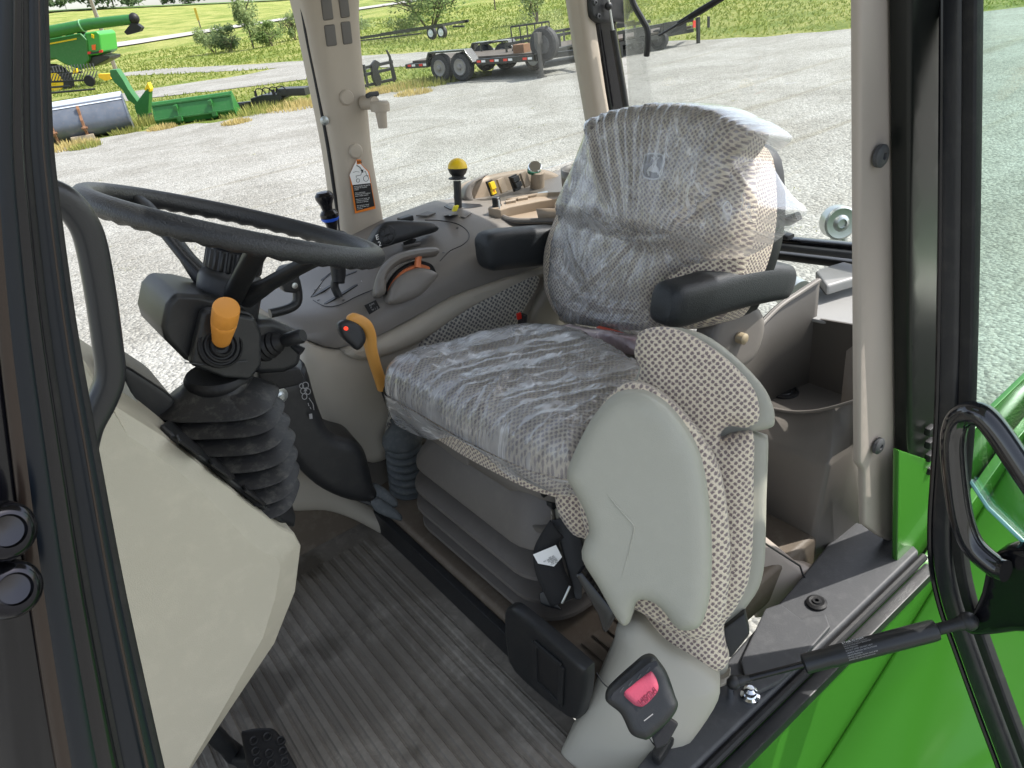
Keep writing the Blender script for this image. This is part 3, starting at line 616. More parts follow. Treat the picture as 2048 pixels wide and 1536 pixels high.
# green divider snout between the buckets
q = Pt(283, 246); q.z = .012
X, Y = E1, E2
t = thing('crop_divider', 'green folded crop divider with a yellow tip standing between the two buckets', 'farm part', q)
def Pv(x, y): return Pp(x, y, q, -E2)      # vertical plane through the ground point
b = B().prism([Pv(219, 140), Pv(232, 139), Pv(246, 160), Pv(256, 178), Pv(275, 204), Pv(273, 212), Pv(255, 200), Pv(245, 180), Pv(228, 165), Pv(220, 152)], E2*.35); obj('upper_arm', b, GREENX, t, .02)
b = B().prism([Pv(268, 212), Pv(280, 195), Pv(294, 176), Pv(299, 178), Pv(296, 236), Pv(282, 236), Pv(272, 226)], E2*.3); obj('lower_arm', b, GREENX, t, .02)
obj('tip', B().prism([Pv(288, 180), Pv(295, 165), Pv(301, 178), Pv(300, 184)], E2*.25), YELL, t, .01)
obj('base', B().prism([Pv(274, 228), Pv(298, 228), Pv(298, 246), Pv(276, 246)], E2*.3), TRAILER, t, .02)
# black implement
p, L_, X, Y = gframe(478, 222, 618, 206)
t = thing('black_implement', 'low black rear mounted implement lying in the weeds beside the green bucket', 'implement', p+X*L_/2)
b = B().box(p+X*L_*.1+UPZ*.16, (L_*.12, .1, .07), (X, Y, UPZ)); b.box(p+X*L_*.07+UPZ*.1, (L_*.07, .16, .1), (X, Y, UPZ)); obj('end_box', b, TRAILER, t, .02)
b = B().prism([p+X*L_*.22+UPZ*.02, p+X*L_*.2+UPZ*.3, p+X*L_*.38+UPZ*.36, p+X*L_*.62+UPZ*.33, p+X*L_*.66+UPZ*.2, p+X*L_*.5+UPZ*.02], Y*.7); obj('deck', b, TRAILER, t, .02)
b = B().prism([p+X*L_*.58+UPZ*.28, p+X*L_*.6+UPZ*.48, p+X*L_*.98+UPZ*.42, p+X*L_*.98+UPZ*.2], Y*.5); obj('rear_box', b, TRAILER, t, .02)
b = B()
for k in range(4):
    a = p+X*L_*(.28+.1*k)+UPZ*.36; b.tube(spl([a, a+X*.1+UPZ*.18, a+X*.28+UPZ*.16, a+X*.38+UPZ*.02], 4), .018, 6)
b.box(p+X*L_*.3+UPZ*.42, (.03, .03, .08)); b.box(p+X*L_*.55+UPZ*.4, (.04, .03, .08)); obj('hoses', b, RUBBER, t)
# pallet fork frame beside the pillar
p, L_, X, Y = gframe(712, 184, 793, 166)
t = thing('fork_frame', 'black pallet fork carriage frame standing at the weed edge', 'fork frame', p+X*L_/2); H = .95
b = B()
for z in (.1, .42, .62): b.beam(p+UPZ*z, p+X*L_+UPZ*(z+.02), .06, .09)
for f_ in (.02, .3, .95): b.beam(p+X*L_*f_+UPZ*.03, p+X*L_*f_+UPZ*.72, .07, .08, X)
obj('frame', b, TRAILER, t, .01)
b = B().prism([p+X*(L_*.95-.05)+UPZ*.6-Y*.04, p+X*(L_*.93)+UPZ*.8-Y*.04, p+X*(L_*.9-.02)+UPZ*1.0-Y*.04, p+X*(L_*.9+.02)+UPZ*1.02-Y*.04, p+X*(L_*.97)+UPZ*.82-Y*.04, p+X*(L_+.02)+UPZ*.1-Y*.04, p+X*(L_*.94)+UPZ*.1-Y*.04], Y*.06); obj('fork', b, TRAILER, t, .01)
b = B().prism([p+X*L_*.47+UPZ*.03-Y*.1, p+X*L_*.42+UPZ*.3-Y*.1, p+X*L_*.45+UPZ*.68-Y*.1, p+X*L_*.56+UPZ*.8-Y*.1, p+X*L_*.66+UPZ*.7-Y*.1, p+X*L_*.58+UPZ*.5-Y*.1, p+X*L_*.62+UPZ*.2-Y*.1, p+X*L_*.58+UPZ*.03-Y*.1], Y*.12); obj('latch_plate', b, TRAILER, t, .02)
# ---- trailers
DECK = mat('dark_deck_wood', (.09, .075, .06), .8, var=.3, vscale=6)
def wheel(c, ax, r, wd, hubm, parent):
    ax = V(ax).normalized(); b = B().lathe(c-ax*wd/2, ax, [(r*.6, 0), (r*.93, 0), (r, wd*.15), (r, wd*.85), (r*.93, wd), (r*.6, wd)], 22); o = obj('wheel', b, TYRE, parent)
    for s in (-1, 1):
        pass
    h = B().lathe(c-ax*wd*.5, ax, [(r*.13, -.07), (r*.17, -.06), (r*.2, -.02), (r*.34, -.012), (r*.5, -.02), (r*.56, -.03), (r*.6, -.008), (r*.6, wd+.008), (r*.56, wd+.03), (r*.5, wd+.02), (r*.2, wd+.02), (r*.13, wd+.07)], 18); obj('rim', h, hubm, o)
RIMG = mat('dusty_rim', (.25, .24, .23), .5, .4, var=.2)
RIMW = mat('white_rim', (.75, .78, .8), .4)
RIMD = mat('dark_rim', (.09, .09, .09), .5, .3)
REFL = mat('red_reflector', (.75, .05, .03), .35)
# tandem equipment trailer
pw0, pw1 = Pt(889, 164), Pt(922, 163); pw0.z = pw1.z = 0.012
pj = Pt(1098, 156); pj.z = .012
LX = (E1*.74-E2*.67).normalized(); LY = (UPZ.cross(LX)).normalized()       # trailer length axis, sideways axis (away)
r0 = .40
c0 = pw0+UPZ*r0; c1 = c0+LX*.84
t = thing('equipment_trailer', 'black tandem axle equipment trailer with flared fenders nearest on the gravel', 'trailer', pw0)
AX = LY
TW = 2.05
for s_ in (0, TW):
    for c in (c0, c1): wheel(c+LY*s_, AX, r0, .24, RIMG, t)
    f0 = c0+LY*(s_-.16); b = B()
    prof = [(-.52, .05), (-.5, .25), (-.36, .47), (1.14, .47), (1.42, .12), (1.36, .1), (1.12, .42), (-.34, .42), (-.44, .22), (-.46, .05)]
    b.prism([f0+LX*u+UPZ*z for u, z in prof], LY*.34); obj('fender', b, mat('fender_paint', (.03, .032, .03), .25, coat=.5), t, .006)
b = B()
for s_ in (.3, TW-.3): b.beam(c0-LX*1.5+LY*s_+UPZ*.1, c0+LX*3.6+LY*s_+UPZ*.1, .1, .16)
for k in range(10): b.beam(c0+LX*(-1.4+.55*k)+LY*.3+UPZ*.1, c0+LX*(-1.4+.55*k)+LY*(TW-.3)+UPZ*.1, .06, .1)
b.beam(c0-LX*1.5+LY*.0+UPZ*.1, c0-LX*1.5+LY*TW+UPZ*.1, .1, .14); b.beam(c0+LX*3.6+LY*0+UPZ*.12, c0+LX*3.6+LY*TW+UPZ*.12, .1, .2)
b.beam(c0+LX*1.5-LY*.05+UPZ*.1, c0+LX*3.6-LY*.05+UPZ*.12, .1, .16); b.beam(c0-LX*1.5-LY*.05+UPZ*.1, c0-LX*.55-LY*.05+UPZ*.1, .1, .13)
b.beam(c0+LX*3.6+LY*.3+UPZ*.1, c0+LX*4.6+LY*TW/2+UPZ*.1, .1, .14); b.beam(c0+LX*3.6+LY*(TW-.3)+UPZ*.1, c0+LX*4.6+LY*TW/2+UPZ*.1, .1, .14); obj('frame', b, TRAILER, t, .006)
obj('deck', B().box(c0+LX*1.05+LY*TW/2+UPZ*.2, (2.5, TW/2-.2, .025), (LX, LY, UPZ)), DECK, t)
for k, u in enumerate((-1.3, -.8, 1.6, 2.1, 2.6, 3.3)):
    o = obj('reflector', B().box(c0+LX*u-LY*.108+UPZ*.12, (.07, .006, .03), (LX, LY, UPZ)), REFL, t); obj('white_half', B().box(c0+LX*(u+.18)-LY*.109+UPZ*.12, (.07, .006, .03), (LX, LY, UPZ)), WHITE, o)
b = B().tube([c0+LX*3.75-LY*.0-UPZ*.38, c0+LX*3.75-LY*.0+UPZ*.75], .06, 10); b.box(c0+LX*3.75-LY*.0-UPZ*.38, (.1, .1, .02)); b.box(c0+LX*3.75-LY*.0+UPZ*.6, (.08, .08, .14)); obj('jack', b, mat('dirty_jack', (.09, .085, .075), .6, var=.3), t)
obj('tool_box', B().box(c0+LX*2.75+LY*.5+UPZ*.32, (.2, .16, .13), (LX, LY, UPZ)), RUST, t, .015)
SPO = c0+LX*3.75+LY*.3
# utility trailer with ramp gate and spare tyre, behind
LX = (E1*.93+E2*.37).normalized(); LY = (UPZ.cross(LX)).normalized()
g0 = Pt(1072, 141); g0.z = .012; r1 = .34; c2 = g0+UPZ*r1
t = thing('utility_trailer', 'black utility trailer with an upright ramp gate and mounted spare tyre', 'trailer', g0)
for s_ in (0, 1.9): wheel(c2+LY*s_, AX, r1, .2, RIMW, t)
b = B()
for z in (.12, .5):
    b.beam(c2-LX*.9-LY*.0+UPZ*z, c2+LX*3.6+UPZ*(z+.03), .06, .08); b.beam(c2-LX*.9+LY*1.9+UPZ*z, c2+LX*3.6+LY*1.9+UPZ*z, .06, .08)
for k in range(7):
    for s_ in (0, 1.9): b.beam(c2+LX*(-.9+.75*k)+LY*s_+UPZ*.12, c2+LX*(-.9+.75*k)+LY*s_+UPZ*.52, .05, .05, LX)
b.beam(c2-LX*.9+UPZ*.12, c2-LX*.9+LY*1.9+UPZ*.12, .08, .1); b.beam(c2+LX*3.6+UPZ*.12, c2+LX*3.6+LY*1.9+UPZ*.12, .08, .1); b.beam(c2+LX*3.6+LY*.5+UPZ*.1, c2+LX*4.6+LY*.95+UPZ*.1, .08, .1); obj('frame', b, TRAILER, t)
obj('deck', B().box(c2+LX*1.35+LY*.95+UPZ*.15, (2.25, .95, .02), (LX, LY, UPZ)), DECK, t)
gp = Pp(1024, 100, g0+LX*-.95+LY*.2, -E2)
def Pg(x, y): return Pp(x, y, g0-LX*.95+LY*.2, -E2)
b = B()
for x0, y0, x1, y1 in [(1021, 54, 1098, 43), (1024, 100, 1098, 100)]: b.beam(Pg(x0, y0), Pg(x1, y1), .05, .05, E2)
for f_ in (0, .23, .42, .62, .81, 1): b.beam(Pg(1021+77*f_, 54-11*f_), Pg(1028+72*f_, 103), .035, .035, E2)
obj('ramp_gate', b, TRAILER, t)
sc = Pp(1086, 88, SPO, -E2); o = None
b = B().lathe(sc-E2*.14-E1*.05, (E2*.75+E1*.66), [(.24, 0), (.40, 0), (.44, .05), (.44, .2), (.40, .25), (.24, .25)], 26); o = obj('spare_tyre', b, TYRE, t)
b = B().lathe(sc-E2*.14-E1*.05, (E2*.75+E1*.66), [(.05, -.03), (.08, -.02), (.2, -.008), (.22, -.02), (.245, -.006), (.245, .256), (.05, .27)], 20); obj('rim', b, RIMD, o)
b = B().beam(sc+E1*.12-UPZ*.4-E2*.2, sc+E1*.12+UPZ*.46-E2*.2, .06, .08, E2); b.box(sc+E1*.3+UPZ*.05-E2*.15, (.17, .1, .16), (E1, E2, UPZ)); obj('spare_mount', b, TRAILER, t, .01)
# trailer partly behind the rear post
g0 = Pt(1300, 104); g0.z = .012; r2 = .3; c3 = g0+UPZ*r2
t = thing('tilt_trailer', 'black low trailer with two dark wheels standing beyond the rear post', 'trailer', g0)
for u in (0, .7):
    for s_ in (0, 1.9): wheel(c3+LX*(u-.35)+LY*s_, AX, r2, .2, RIMD, t)
b = B()
for z in (.1, .4): b.beam(c3-LX*1.5-LY*.2+UPZ*z, c3+LX*1.5-LY*.2+UPZ*z, .06, .1); b.beam(c3-LX*1.5+LY*2.1+UPZ*z, c3+LX*1.5+LY*2.1+UPZ*z, .06, .1)
for k in range(9): b.beam(c3+LX*(-1.5+.45*k)-LY*.2+UPZ*.1, c3+LX*(-1.5+.45*k)-LY*.2+UPZ*.42, .06, .06, LX)
b.beam(c3-LX*1.2-LY*.2-UPZ*.3, c3-LX*1.2-LY*.2+UPZ*.1, .1, .1, LX); b.beam(c3+LX*1.5+LY*.2+UPZ*.1, c3+LX*2.3+LY*.9+UPZ*.1, .1, .12); b.beam(c3+LX*1.7-LY*.2-UPZ*.3, c3+LX*1.7-LY*.2+UPZ*.45, .09, .09, LX); obj('frame', b, TRAILER, t)
b = B().box(c3+LX*.75-LY*.23+UPZ*.26, (.4, .02, .2), (LX, LY, UPZ)); b.box(c3-LX*.45-LY*.23+UPZ*.3, (.25, .02, .1), (LX, LY, UPZ)); obj('side_panel', b, TRAILER, t)
obj('deck', B().box(c3+LY*.95+UPZ*.2, (1.5, 1.05, .03), (LX, LY, UPZ)), DECK, t)
b = B().box(c3+LX*1.5-LY*.26+UPZ*.28, (.05, .01, .1), (LX, LY, UPZ)); obj('reflector', b, REFL, t)
# long flat trailer in the meadow
p, q = Pt(716, 92), Pt(905, 76); p.z = q.z = 0.0; X = (q-p).normalized(); Y = UPZ.cross(X); L_ = (q-p).length
t = thing('flat_trailer', 'long empty black trailer frame with two white wheels on the grass', 'trailer', p+X*L_*.8)
b = B()
for s_ in (0, 2.2): b.beam(p+Y*s_+UPZ*.45, p+X*L_*.93+Y*s_+UPZ*.72, .1, .16)
for k in range(10): b.beam(p+X*L_*.1*k+UPZ*(.45+.028*k), p+X*L_*.1*k+Y*2.2+UPZ*(.45+.028*k), .1, .1)
b.beam(p+X*L_*.9+Y*1.1+UPZ*.55, p+X*L_+Y*1.1+UPZ*.5, .1, .1); b.beam(p+UPZ*.3, p+X*L_*.7+UPZ*.4, .06, .08); b.beam(p+UPZ*.0, p+UPZ*.45, .08, .08, X); obj('frame', b, TRAILER, t)
for f_ in (.8, .9):
    for s_ in (.1,): wheel(p+X*L_*f_+Y*s_+UPZ*.36, Y, .36, .22, RIMW, t)
# ---- combine harvester
q = Pt(150, 176); q.z = 0
t = thing('combine_harvester', 'green combine harvester with its long unloading auger swung out over the road', 'combine', q)
def Pc(x, y, k=0.0): return Pp(x, y, q+E2*k, -E2)
b = B().prism([Pc(20, 92), Pc(160, 66), Pc(174, 80), Pc(178, 120), Pc(160, 140), Pc(128, 128), Pc(110, 118), Pc(92, 120), Pc(20, 140)], E2*2.8); obj('body', b, GREENX, t, .08, 3)
obj('stripe', B().prism([Pc(84, 89, -.02), Pc(153, 76, -.02), Pc(153, 79, -.02), Pc(84, 92, -.02)], E2*.02), YELL, t)
b = B().prism([Pc(168, 66, .1), Pc(192, 62, .1), Pc(199, 68, .1), Pc(204, 104, .1), Pc(196, 110, .1), Pc(170, 112, .1), Pc(174, 92, .1)], E2*2.5); obj('rear_hood', b, mat('bright_green_panel', (.05, .33, .05), .35), t, .1, 3)
obj('rear_badge', B().prism([Pc(182, 68, .0), Pc(187, 70, .0), Pc(187, 77, .0), Pc(183, 75, .0)], E2*.1), YELL, t)
obj('warning_plate', B().prism([Pc(183, 90, .0), Pc(190, 89, .0), Pc(190, 100, .0), Pc(184, 100, .0)], E2*.1), mat('orange_red_plate', (.85, .13, .02), .4), t)
for x, y in ((178, 106), (201, 103)): obj('tail_light', B().prism([Pc(x-3, y-2.5, -.05), Pc(x+3, y-3, -.05), Pc(x+3, y+2, -.05), Pc(x-3, y+2.5, -.05)], E2*.15), RED, t)
obj('bumper', B().prism([Pc(181, 105, -.05), Pc(198, 102, -.05), Pc(198, 106, -.05), Pc(181, 109, -.05)], E2*.3), TRAILER, t)
b = B().prism([Pc(174, 116, .3), Pc(200, 110, .3), Pc(219, 112, .3), Pc(218, 118, .3), Pc(186, 134, .3), Pc(178, 130, .3)], E2*1.8); obj('chopper', b, TRAILER, t, .05)
b = B().tube([Pc(40, 76, -.9), Pc(110, 62, -.9), Pc(180, 48, -.9), Pc(262, 39, -.9)], [.36, .34, .31, .28], 16); au = obj('unloading_auger', b, GREENX, t)
b = B()
for x, y in ((94, 64), (164, 52)): 
    a = Pc(x, y, -.9); b.lathe(a, E1*.98+UPZ*.16, [(.37, 0), (.37, .06)], 18)
obj('clamp_band', b, mat('pale_green_band', (.2, .45, .22), .4), au)
b = B().sphere(Pc(268, 37, -.9), .32, 12); b.prism([Pc(262, 46, -1.1), Pc(272, 47, -1.1), Pc(283, 55, -1.1), Pc(279, 63, -1.1), Pc(254, 70, -1.1), Pc(248, 64, -1.1)], E2*.5); obj('spout', b, RUBBER, au)
for x, y in ((112, 162),): wheel(Pc(x, y, .5), E2, 1.0, .7, YELL, t)
b = B()
for i in range(9): b.sphere(Pc(100+8*i, 72-1.4*i, .3), .1+.06*(i % 3), 8)
obj('roof_fittings', b, TRAILER, t)
# reel of the header in front of the combine
q2 = Pt(150, 196); q2.z = 0
t = thing('harvester_header', 'black tined harvester header reel standing behind the grey bucket', 'header', q2)
def Ph(x, y, k=0.0): return Pp(x, y, q2+E2*k, -E2)
b = B()
for (x0, y0, x1, y1, k) in [(60, 148, 125, 143, 0), (60, 166, 180, 160, 0), (60, 178, 140, 172, -.1), (75, 140, 120, 132, .5), (130, 148, 165, 144, .3), (60, 190, 190, 178, .2)]: b.tube([Ph(x0, y0, k), Ph(x1, y1, k)], .05, 7)
for i in range(17):
    x = 90+6.2*i; y = 147-.45*i; b.tube([Ph(x, y, -.1), Ph(x-4, y-13, .1)], .025, 5); b.tube([Ph(x, y+17, -.1), Ph(x+5, y+2, .2)], .025, 5)
obj('reel', b, TRAILER, t)
obj('side_disc', B().lathe(Ph(178, 162, -.2), E2, [(.26, 0), (.28, .1), (.1, .15)], 18), RUBBER, t)
obj('guard', B().prism([Ph(196, 148), Ph(220, 147), Ph(222, 158), Ph(210, 162), Ph(197, 155)], E2*.3), mat('safety_yellow', (.85, .5, .02), .45), t, .02)
obj('drive_cover', B().prism([Ph(145, 140, .2), Ph(152, 137, .2), Ph(154, 146, .2), Ph(146, 148, .2)], E2*.2), YELL, t)
# ================================================================== TRACTOR CAB SHELL
def pxs(f, pts, *a): return [f(x, y, *a) for x, y in pts]
YB = V((0, 1, 0)); XA = V((1, 0, 0))
def bar(path, ws, hs, up=UPZ, n=20, e=3.5):
    """loft of rounded-rectangle sections: ws along side, hs along up"""
    rings = []; k = len(path)
    for i in range(k):
        t = (path[min(i+1, k-1)]-path[max(i-1, 0)]).normalized(); sd = t.cross(V(up)).normalized(); u = sd.cross(t)
        r = []
        for j in range(n):
            q = 2*math.pi*j/n; c, s_ = math.cos(q), math.sin(q)
            r.append(path[i]+sd*ws[i]*math.copysign(abs(c)**(2/e), c)+u*hs[i]*math.copysign(abs(s_)**(2/e), s_))
        rings.append(r)
    return B().loft(rings)
# ---- roof
t = thing('cab_roof', 'green and beige tractor cab roof above the seat', 'roof', (0.6, 1.2, 2.72))
HA0, HA1, HB0, HB1 = .22, .66, .66, 1.30     # unseen glazed hatch, added to let sun onto wheel and dash
for nm, z0, z1, m, (a0, a1, b0, b1) in (('headliner', 2.72, 2.75, BEIGE, (-.36, 1.62, .26, 1.96)), ('roof_panel', 2.752, 2.92, GREEN, (-.42, 1.68, .20, 2.02))):  # left overhang widened to keep sun off the folded seat
    b = B(); zc, zh = (z0+z1)/2, (z1-z0)/2
    for x0, x1, y0, y1 in ((a0, HA0, b0, b1), (HA1, a1, b0, b1), (HA0, HA1, b0, HB0), (HA0, HA1, HB1, b1)): b.box(((x0+x1)/2, (y0+y1)/2, zc), ((x1-x0)/2, (y1-y0)/2, zh))
    obj(nm, b, m, t)
obj('added_roof_hatch', B().box(((HA0+HA1)/2, (HB0+HB1)/2, 2.93), ((HA1-HA0)/2+.03, (HB1-HB0)/2+.03, .006)), GLASS, t)
# ---- floor
t = thing('floor_mat', 'dusty dark ribbed rubber floor mat with boot marks', 'floor mat', (0.1, 1.0, 1.24))
b = B().box((0.05, 1.02, 1.235), (.45, .47, .0145)); obj('mat_base', b, MATR, t, .004)
b = B()
for i in range(30):
    a = -.34+.0275*i
    if a > .47: break
    pts = []
    for j in range(15):
        bb = .62+.79*j/14; pts.append((a + .05*(bb-1.0)*(.0 if a > .3 else (.3-a)*1.2), bb))
    rows = []
    for (aa, bb) in pts: rows.append([V((aa-.0085, bb, 1.2493)), V((aa-.0055, bb, 1.2535)), V((aa+.0055, bb, 1.2535)), V((aa+.0085, bb, 1.2493))])
    b.grid(rows)
    rows = [[V((aa+.0105, bb, 1.2493)), V((aa+.0115, bb, 1.2512)), V((aa+.0135, bb, 1.2512)), V((aa+.0145, bb, 1.2493))] for aa, bb in pts]; b.grid(rows)
o = obj('ribs', b, MATR, t)
# ---- pedestal under the seat
t = thing('seat_pedestal', 'brown moulded seat pedestal step with a black front face', 'pedestal', (0.8, 1.05, 1.2))
b = B().box((0.9, 1.08, 1.285), (.385, .46, .043)); obj('ledge', b, BROWN, t, .012, 3)
b = B().box((0.505, 1.12, 1.28), (.009, .42, .034)); obj('front_face', b, BLACK, t, .003)
b = B()
for i in range(9): b.box((.56+.028*i, .70, 1.331), (.011, .05, .0022))
obj('tread', b, BROWN, t, .001)
t = thing('tool_box_cover', 'black ribbed tool box cover with a square finger recess on the pedestal front', 'cover', Pa(1100, 1330, .49))
b = pillow(spl(pxs(Pa, [(1014, 1225), (1024, 1212), (1050, 1225), (1160, 1318), (1178, 1345), (1170, 1410), (1145, 1432), (1036, 1340), (1018, 1290)], .480), 4, True), V((.480, .7, 1.36)), frame((-1, 0, 0)), .010, .012, .012, .012); obj('panel', b, BLACK, t)
f = [Pa(x, y, .468) for x, y in [(1070, 1285), (1124, 1332), (1121, 1408), (1073, 1362)]]
b = B()
for i in range(4): b.beam(f[i], f[(i+1) % 4], .012, .006, XA)
obj('recess_rim', b, BLACK, t, .002); obj('recess', B().prism(f, XA*.002), INK, t)
# ---- footwell side behind the bracket
t = thing('kick_plate', 'brown lower footwell wall beneath the right console', 'panel', (.3, 1.49, 1.25))
obj('wall', B().box((.12, 1.50, 1.35), (.38, .02, .11)), BROWN, t, .006)
t = thing('footwell_shroud', 'pale beige arched footwell shroud behind the black pedal bracket', 'trim panel', Pb(640, 990, 1.45))
b = pillow(spl(pxs(Pb, [(555, 915), (590, 935), (640, 955), (700, 985), (745, 1012), (785, 1040), (793, 1068), (760, 1058), (705, 1034), (650, 1022), (580, 1028), (540, 1000)], 1.45), 4, True), (.4, 1.45, 1.4), frame((-.2, -1, .2)), .02, .03, .012, .03); obj('panel', b, BEIGE, t)
# ---- right pillar
t = thing('right_pillar', 'beige trimmed cab pillar with four dark vents and a warning sticker', 'pillar', Pb(725, 500, 1.86))
BPL = 1.86
ol = spl(pxs(Pb, [(596, -70), (706, -70), (716, 40), (722, 120), (732, 205), (741, 300), (752, 370), (764, 440), (764, 500), (725, 520), (688, 490), (676, 400), (660, 290), (636, 170), (614, 60)], BPL), 4, True)
b = pillow(ol, (.85, BPL, 2.1), frame((0, -1, 0)), .028, .035, .012, .06); obj('trim', b, PILLAR, t)
b = B().tube(spl(pxs(Pb, [(592, -70), (612, 60), (634, 170), (656, 290), (672, 400), (684, 480)], BPL+.01), 3), .006, 8); obj('gasket', b, RUBBER, t)
def face(x, y, k=.0295): return Pb(x, y, BPL-k)
for (x0, y0, w_, h_) in [(641, -2, 22, 44), (676, -8, 20, 45), (648, 50, 22, 44), (681, 44, 20, 46)]:
    q = [face(x0, y0), face(x0+w_, y0-2), face(x0+w_+5, y0+h_-3), face(x0+6, y0+h_)]
    obj('vent', B().prism([p+YB*.012 for p in q], -YB*.014), TAUPED, t, .004)
for x, y in ((693, 195), (711, 302)):
    obj('screw_cap', B().lathe(face(x, y)+YB*.004, -YB, [(.019, 0), (.019, .007), (.016, .010), (.004, .011)], 24), PILLAR, t)
obj('bolt', B().lathe(Pb(649, 241, BPL-.01), V((-.5, -1, 0)), [(.011, 0), (.011, .004), (.005, .006), (.005, .002)], 14), STEEL, t)
lab = [face(699, 350, .031), face(713, 319, .031), (face(738, 344, .031)), face(751, 417, .031), face(710, 427, .031)]
o = obj('warning_sticker', B().prism(lab, -YB*.0012), ORP, t); o['label'] = 'orange bordered warning sticker with a tractor drawing and white text on black'
def sub(pts, k, m, nm): 
    c = sum(lab, V())/5; return obj(nm, B().prism([face(x, y, k) for x, y in pts], -YB*.0006), m, o)
sub([(699, 350), (713, 320), (736, 344), (741, 366), (705, 370)], .0325, WHITE, 'white_field')
sub([(705, 370), (741, 366), (749, 412), (713, 422)], .0325, INK, 'black_field')
sub([(713, 319), (721, 319), (723, 327), (714, 329)], .0332, ORP, 'orange_tab')
xd = face(741, 366)-face(705, 370); yd = face(705, 370)-face(713, 422); cs = xd.length/36
text('tab_text', 'RN', face(714.5, 327, .0338), xd, yd, cs*7, INK, o)
for i, s_ in enumerate(['AVOID INJURY OR DEATH', 'CAUSED BY FALLING', 'LOADS', '', 'When using loader', 'ALWAYS put SCV selector', 'lever in loader position.', '', 'If you do not, loader will', 'continue to move after', 'controls are released.', '', 'See operators manual', 'for use of other lever', 'positions.']):
    if s_: text('sticker_text', s_, face(707.5+8*i/15, 374.6+i*3.15, .0332), xd, yd, cs*2.75, WHITE, o)
b = B()
for x, y, r in ((716, 361, 3.2), (732, 357, 5)):
    c = face(x, y, .0333); b.tube(circ(c, -YB, cs*r, 18)+[circ(c, -YB, cs*r, 18)[0]], cs*.45, 4)
b.tube([face(p[0], p[1], .0333) for p in [(713, 356), (712, 352), (722, 350), (723, 345), (731, 343), (733, 350), (737, 352)]], cs*.45, 4)
b.tube([face(p[0], p[1], .0333) for p in [(706, 345), (712, 343), (719, 344)]], cs*.4, 4)
b.tube(spl([face(p[0], p[1], .0333) for p in [(713, 331), (719, 334), (724, 341)]], 4), cs*.8, 4)
b.prism([face(p[0], p[1], .0333) for p in [(721, 340), (727, 339), (725, 346)]], -YB*.0005); obj('tractor_drawing', b, INK, o)
# swivel mount on the pillar
t = thing('swivel_mount', 'grey beige swivel mount arm on the side of the pillar', 'mount', Pb(735, 205, 1.8))
p0 = Pb(728, 205, 1.83)
obj('arm', B().tube([p0, Pb(750, 206, 1.79)], [.018, .016], 14), PILLAR, t)
b = B().lathe(Pb(760, 214, 1.78), UPZ+XA*.1, [(.014, -.012), (.024, -.01), (.025, .008), (.021, .014), (.012, .015)], 20); obj('joint', b, PILLAR, t)
b = B()
for i in range(3): b.tube([Pb(733+3*i, 192-1.5*i, 1.8), Pb(750+3*i, 190-1.5*i, 1.8)], .006, 8)
obj('clip', b, DARKTRIM, t)
obj('handle', B().tube([Pb(761, 218, 1.775), Pb(766, 256, 1.775)], [.015, .0115], 16), PILLAR, t)
# ---- right rear post, rear window side and its gas strut
t = thing('rear_post', 'beige and black cab post standing behind the seat back', 'pillar', Pb(1205, 260, 1.86))
ol = pxs(Pb, [(1143, -70), (1172, -70), (1190, 60), (1208, 180), (1222, 262), (1228, 300), (1200, 300), (1192, 250), (1172, 130)], 1.86)
obj('trim', pillow(ol, (1.7, 1.86, 2.1), frame((0, -1, 0)), .018, .02, .012, .05), PILLAR, t)
ol = pxs(Pb, [(1170, -70), (1215, -70), (1232, 60), (1252, 180), (1270, 300), (1226, 300), (1208, 180), (1188, 40)], 1.86)
obj('black_frame', pillow(ol, (1.8, 1.86, 2.1), frame((0, -1, 0)), .012, .015, .014, .04), BLACKG, t)
t = thing('window_strut', 'thin black gas strut of the rear window in front of the rear post', 'gas strut', Pb(1250, 180, 1.82))
obj('cylinder', B().tube([Pb(1226, 60, 1.81), Pb(1252, 215, 1.81)], .0095, 12), BLACK, t)
obj('rod', B().tube([Pb(1212, -30, 1.81), Pb(1226, 60, 1.81)], .004, 10), STEEL, t)
obj('end_joint', B().sphere(Pb(1217, 12, 1.81), .012), BLACK, t)
t = thing('window_bracket', 'black bolted hinge bracket of the rear window at the top of the rear post', 'bracket', Pb(1205, 20, 1.83))
ol = spl(pxs(Pb, [(1185, -60), (1255, -60), (1257, 38), (1228, 42), (1205, 47), (1188, 42), (1178, 20)], 1.835), 3, True)
obj('plate', pillow(ol, (1.75, 1.835, 2.3), frame((0, -1, 0)), .01, .01, .012, .02), BLACK, t)
for x, y in ((1189, 5), (1196, 32)): obj('bolt', B().lathe(Pb(x, y, 1.826), -YB, [(.008, 0), (.008, .006), (.004, .007), (.004, .003)], 12), DARKTRIM, t)
obj('knob', B().lathe(Pb(1256, 12, 1.82), XA, [(.02, 0), (.021, .012), (.014, .022)], 16), BLACK, t)
t = thing('window_lever', 'bent black rear window handle hanging beside the bracket', 'handle', Pa(1290, 60, 1.62))
obj('grip', B().tube(spl(pxs(Pa, [(1255, -40), (1266, 5), (1285, 40), (1295, 60), (1296, 85), (1293, 112)], 1.62), 5), .0085, 10), BLACK, t)
t = thing('rear_wiper', 'thin black wiper lying slanted across the rear window glass', 'wiper', Pa(1370, 40, 1.68))
obj('arm', B().tube([Pa(1318, 71, 1.68), Pa(1378, 36, 1.68)], [.003, .004], 8), BLACK, t)
obj('blade', B().tube([Pa(1358, 47, 1.685), Pa(1400, 22, 1.685), Pa(1450, -8, 1.685)], [.007, .009, .008], 8), RUBBER, t)
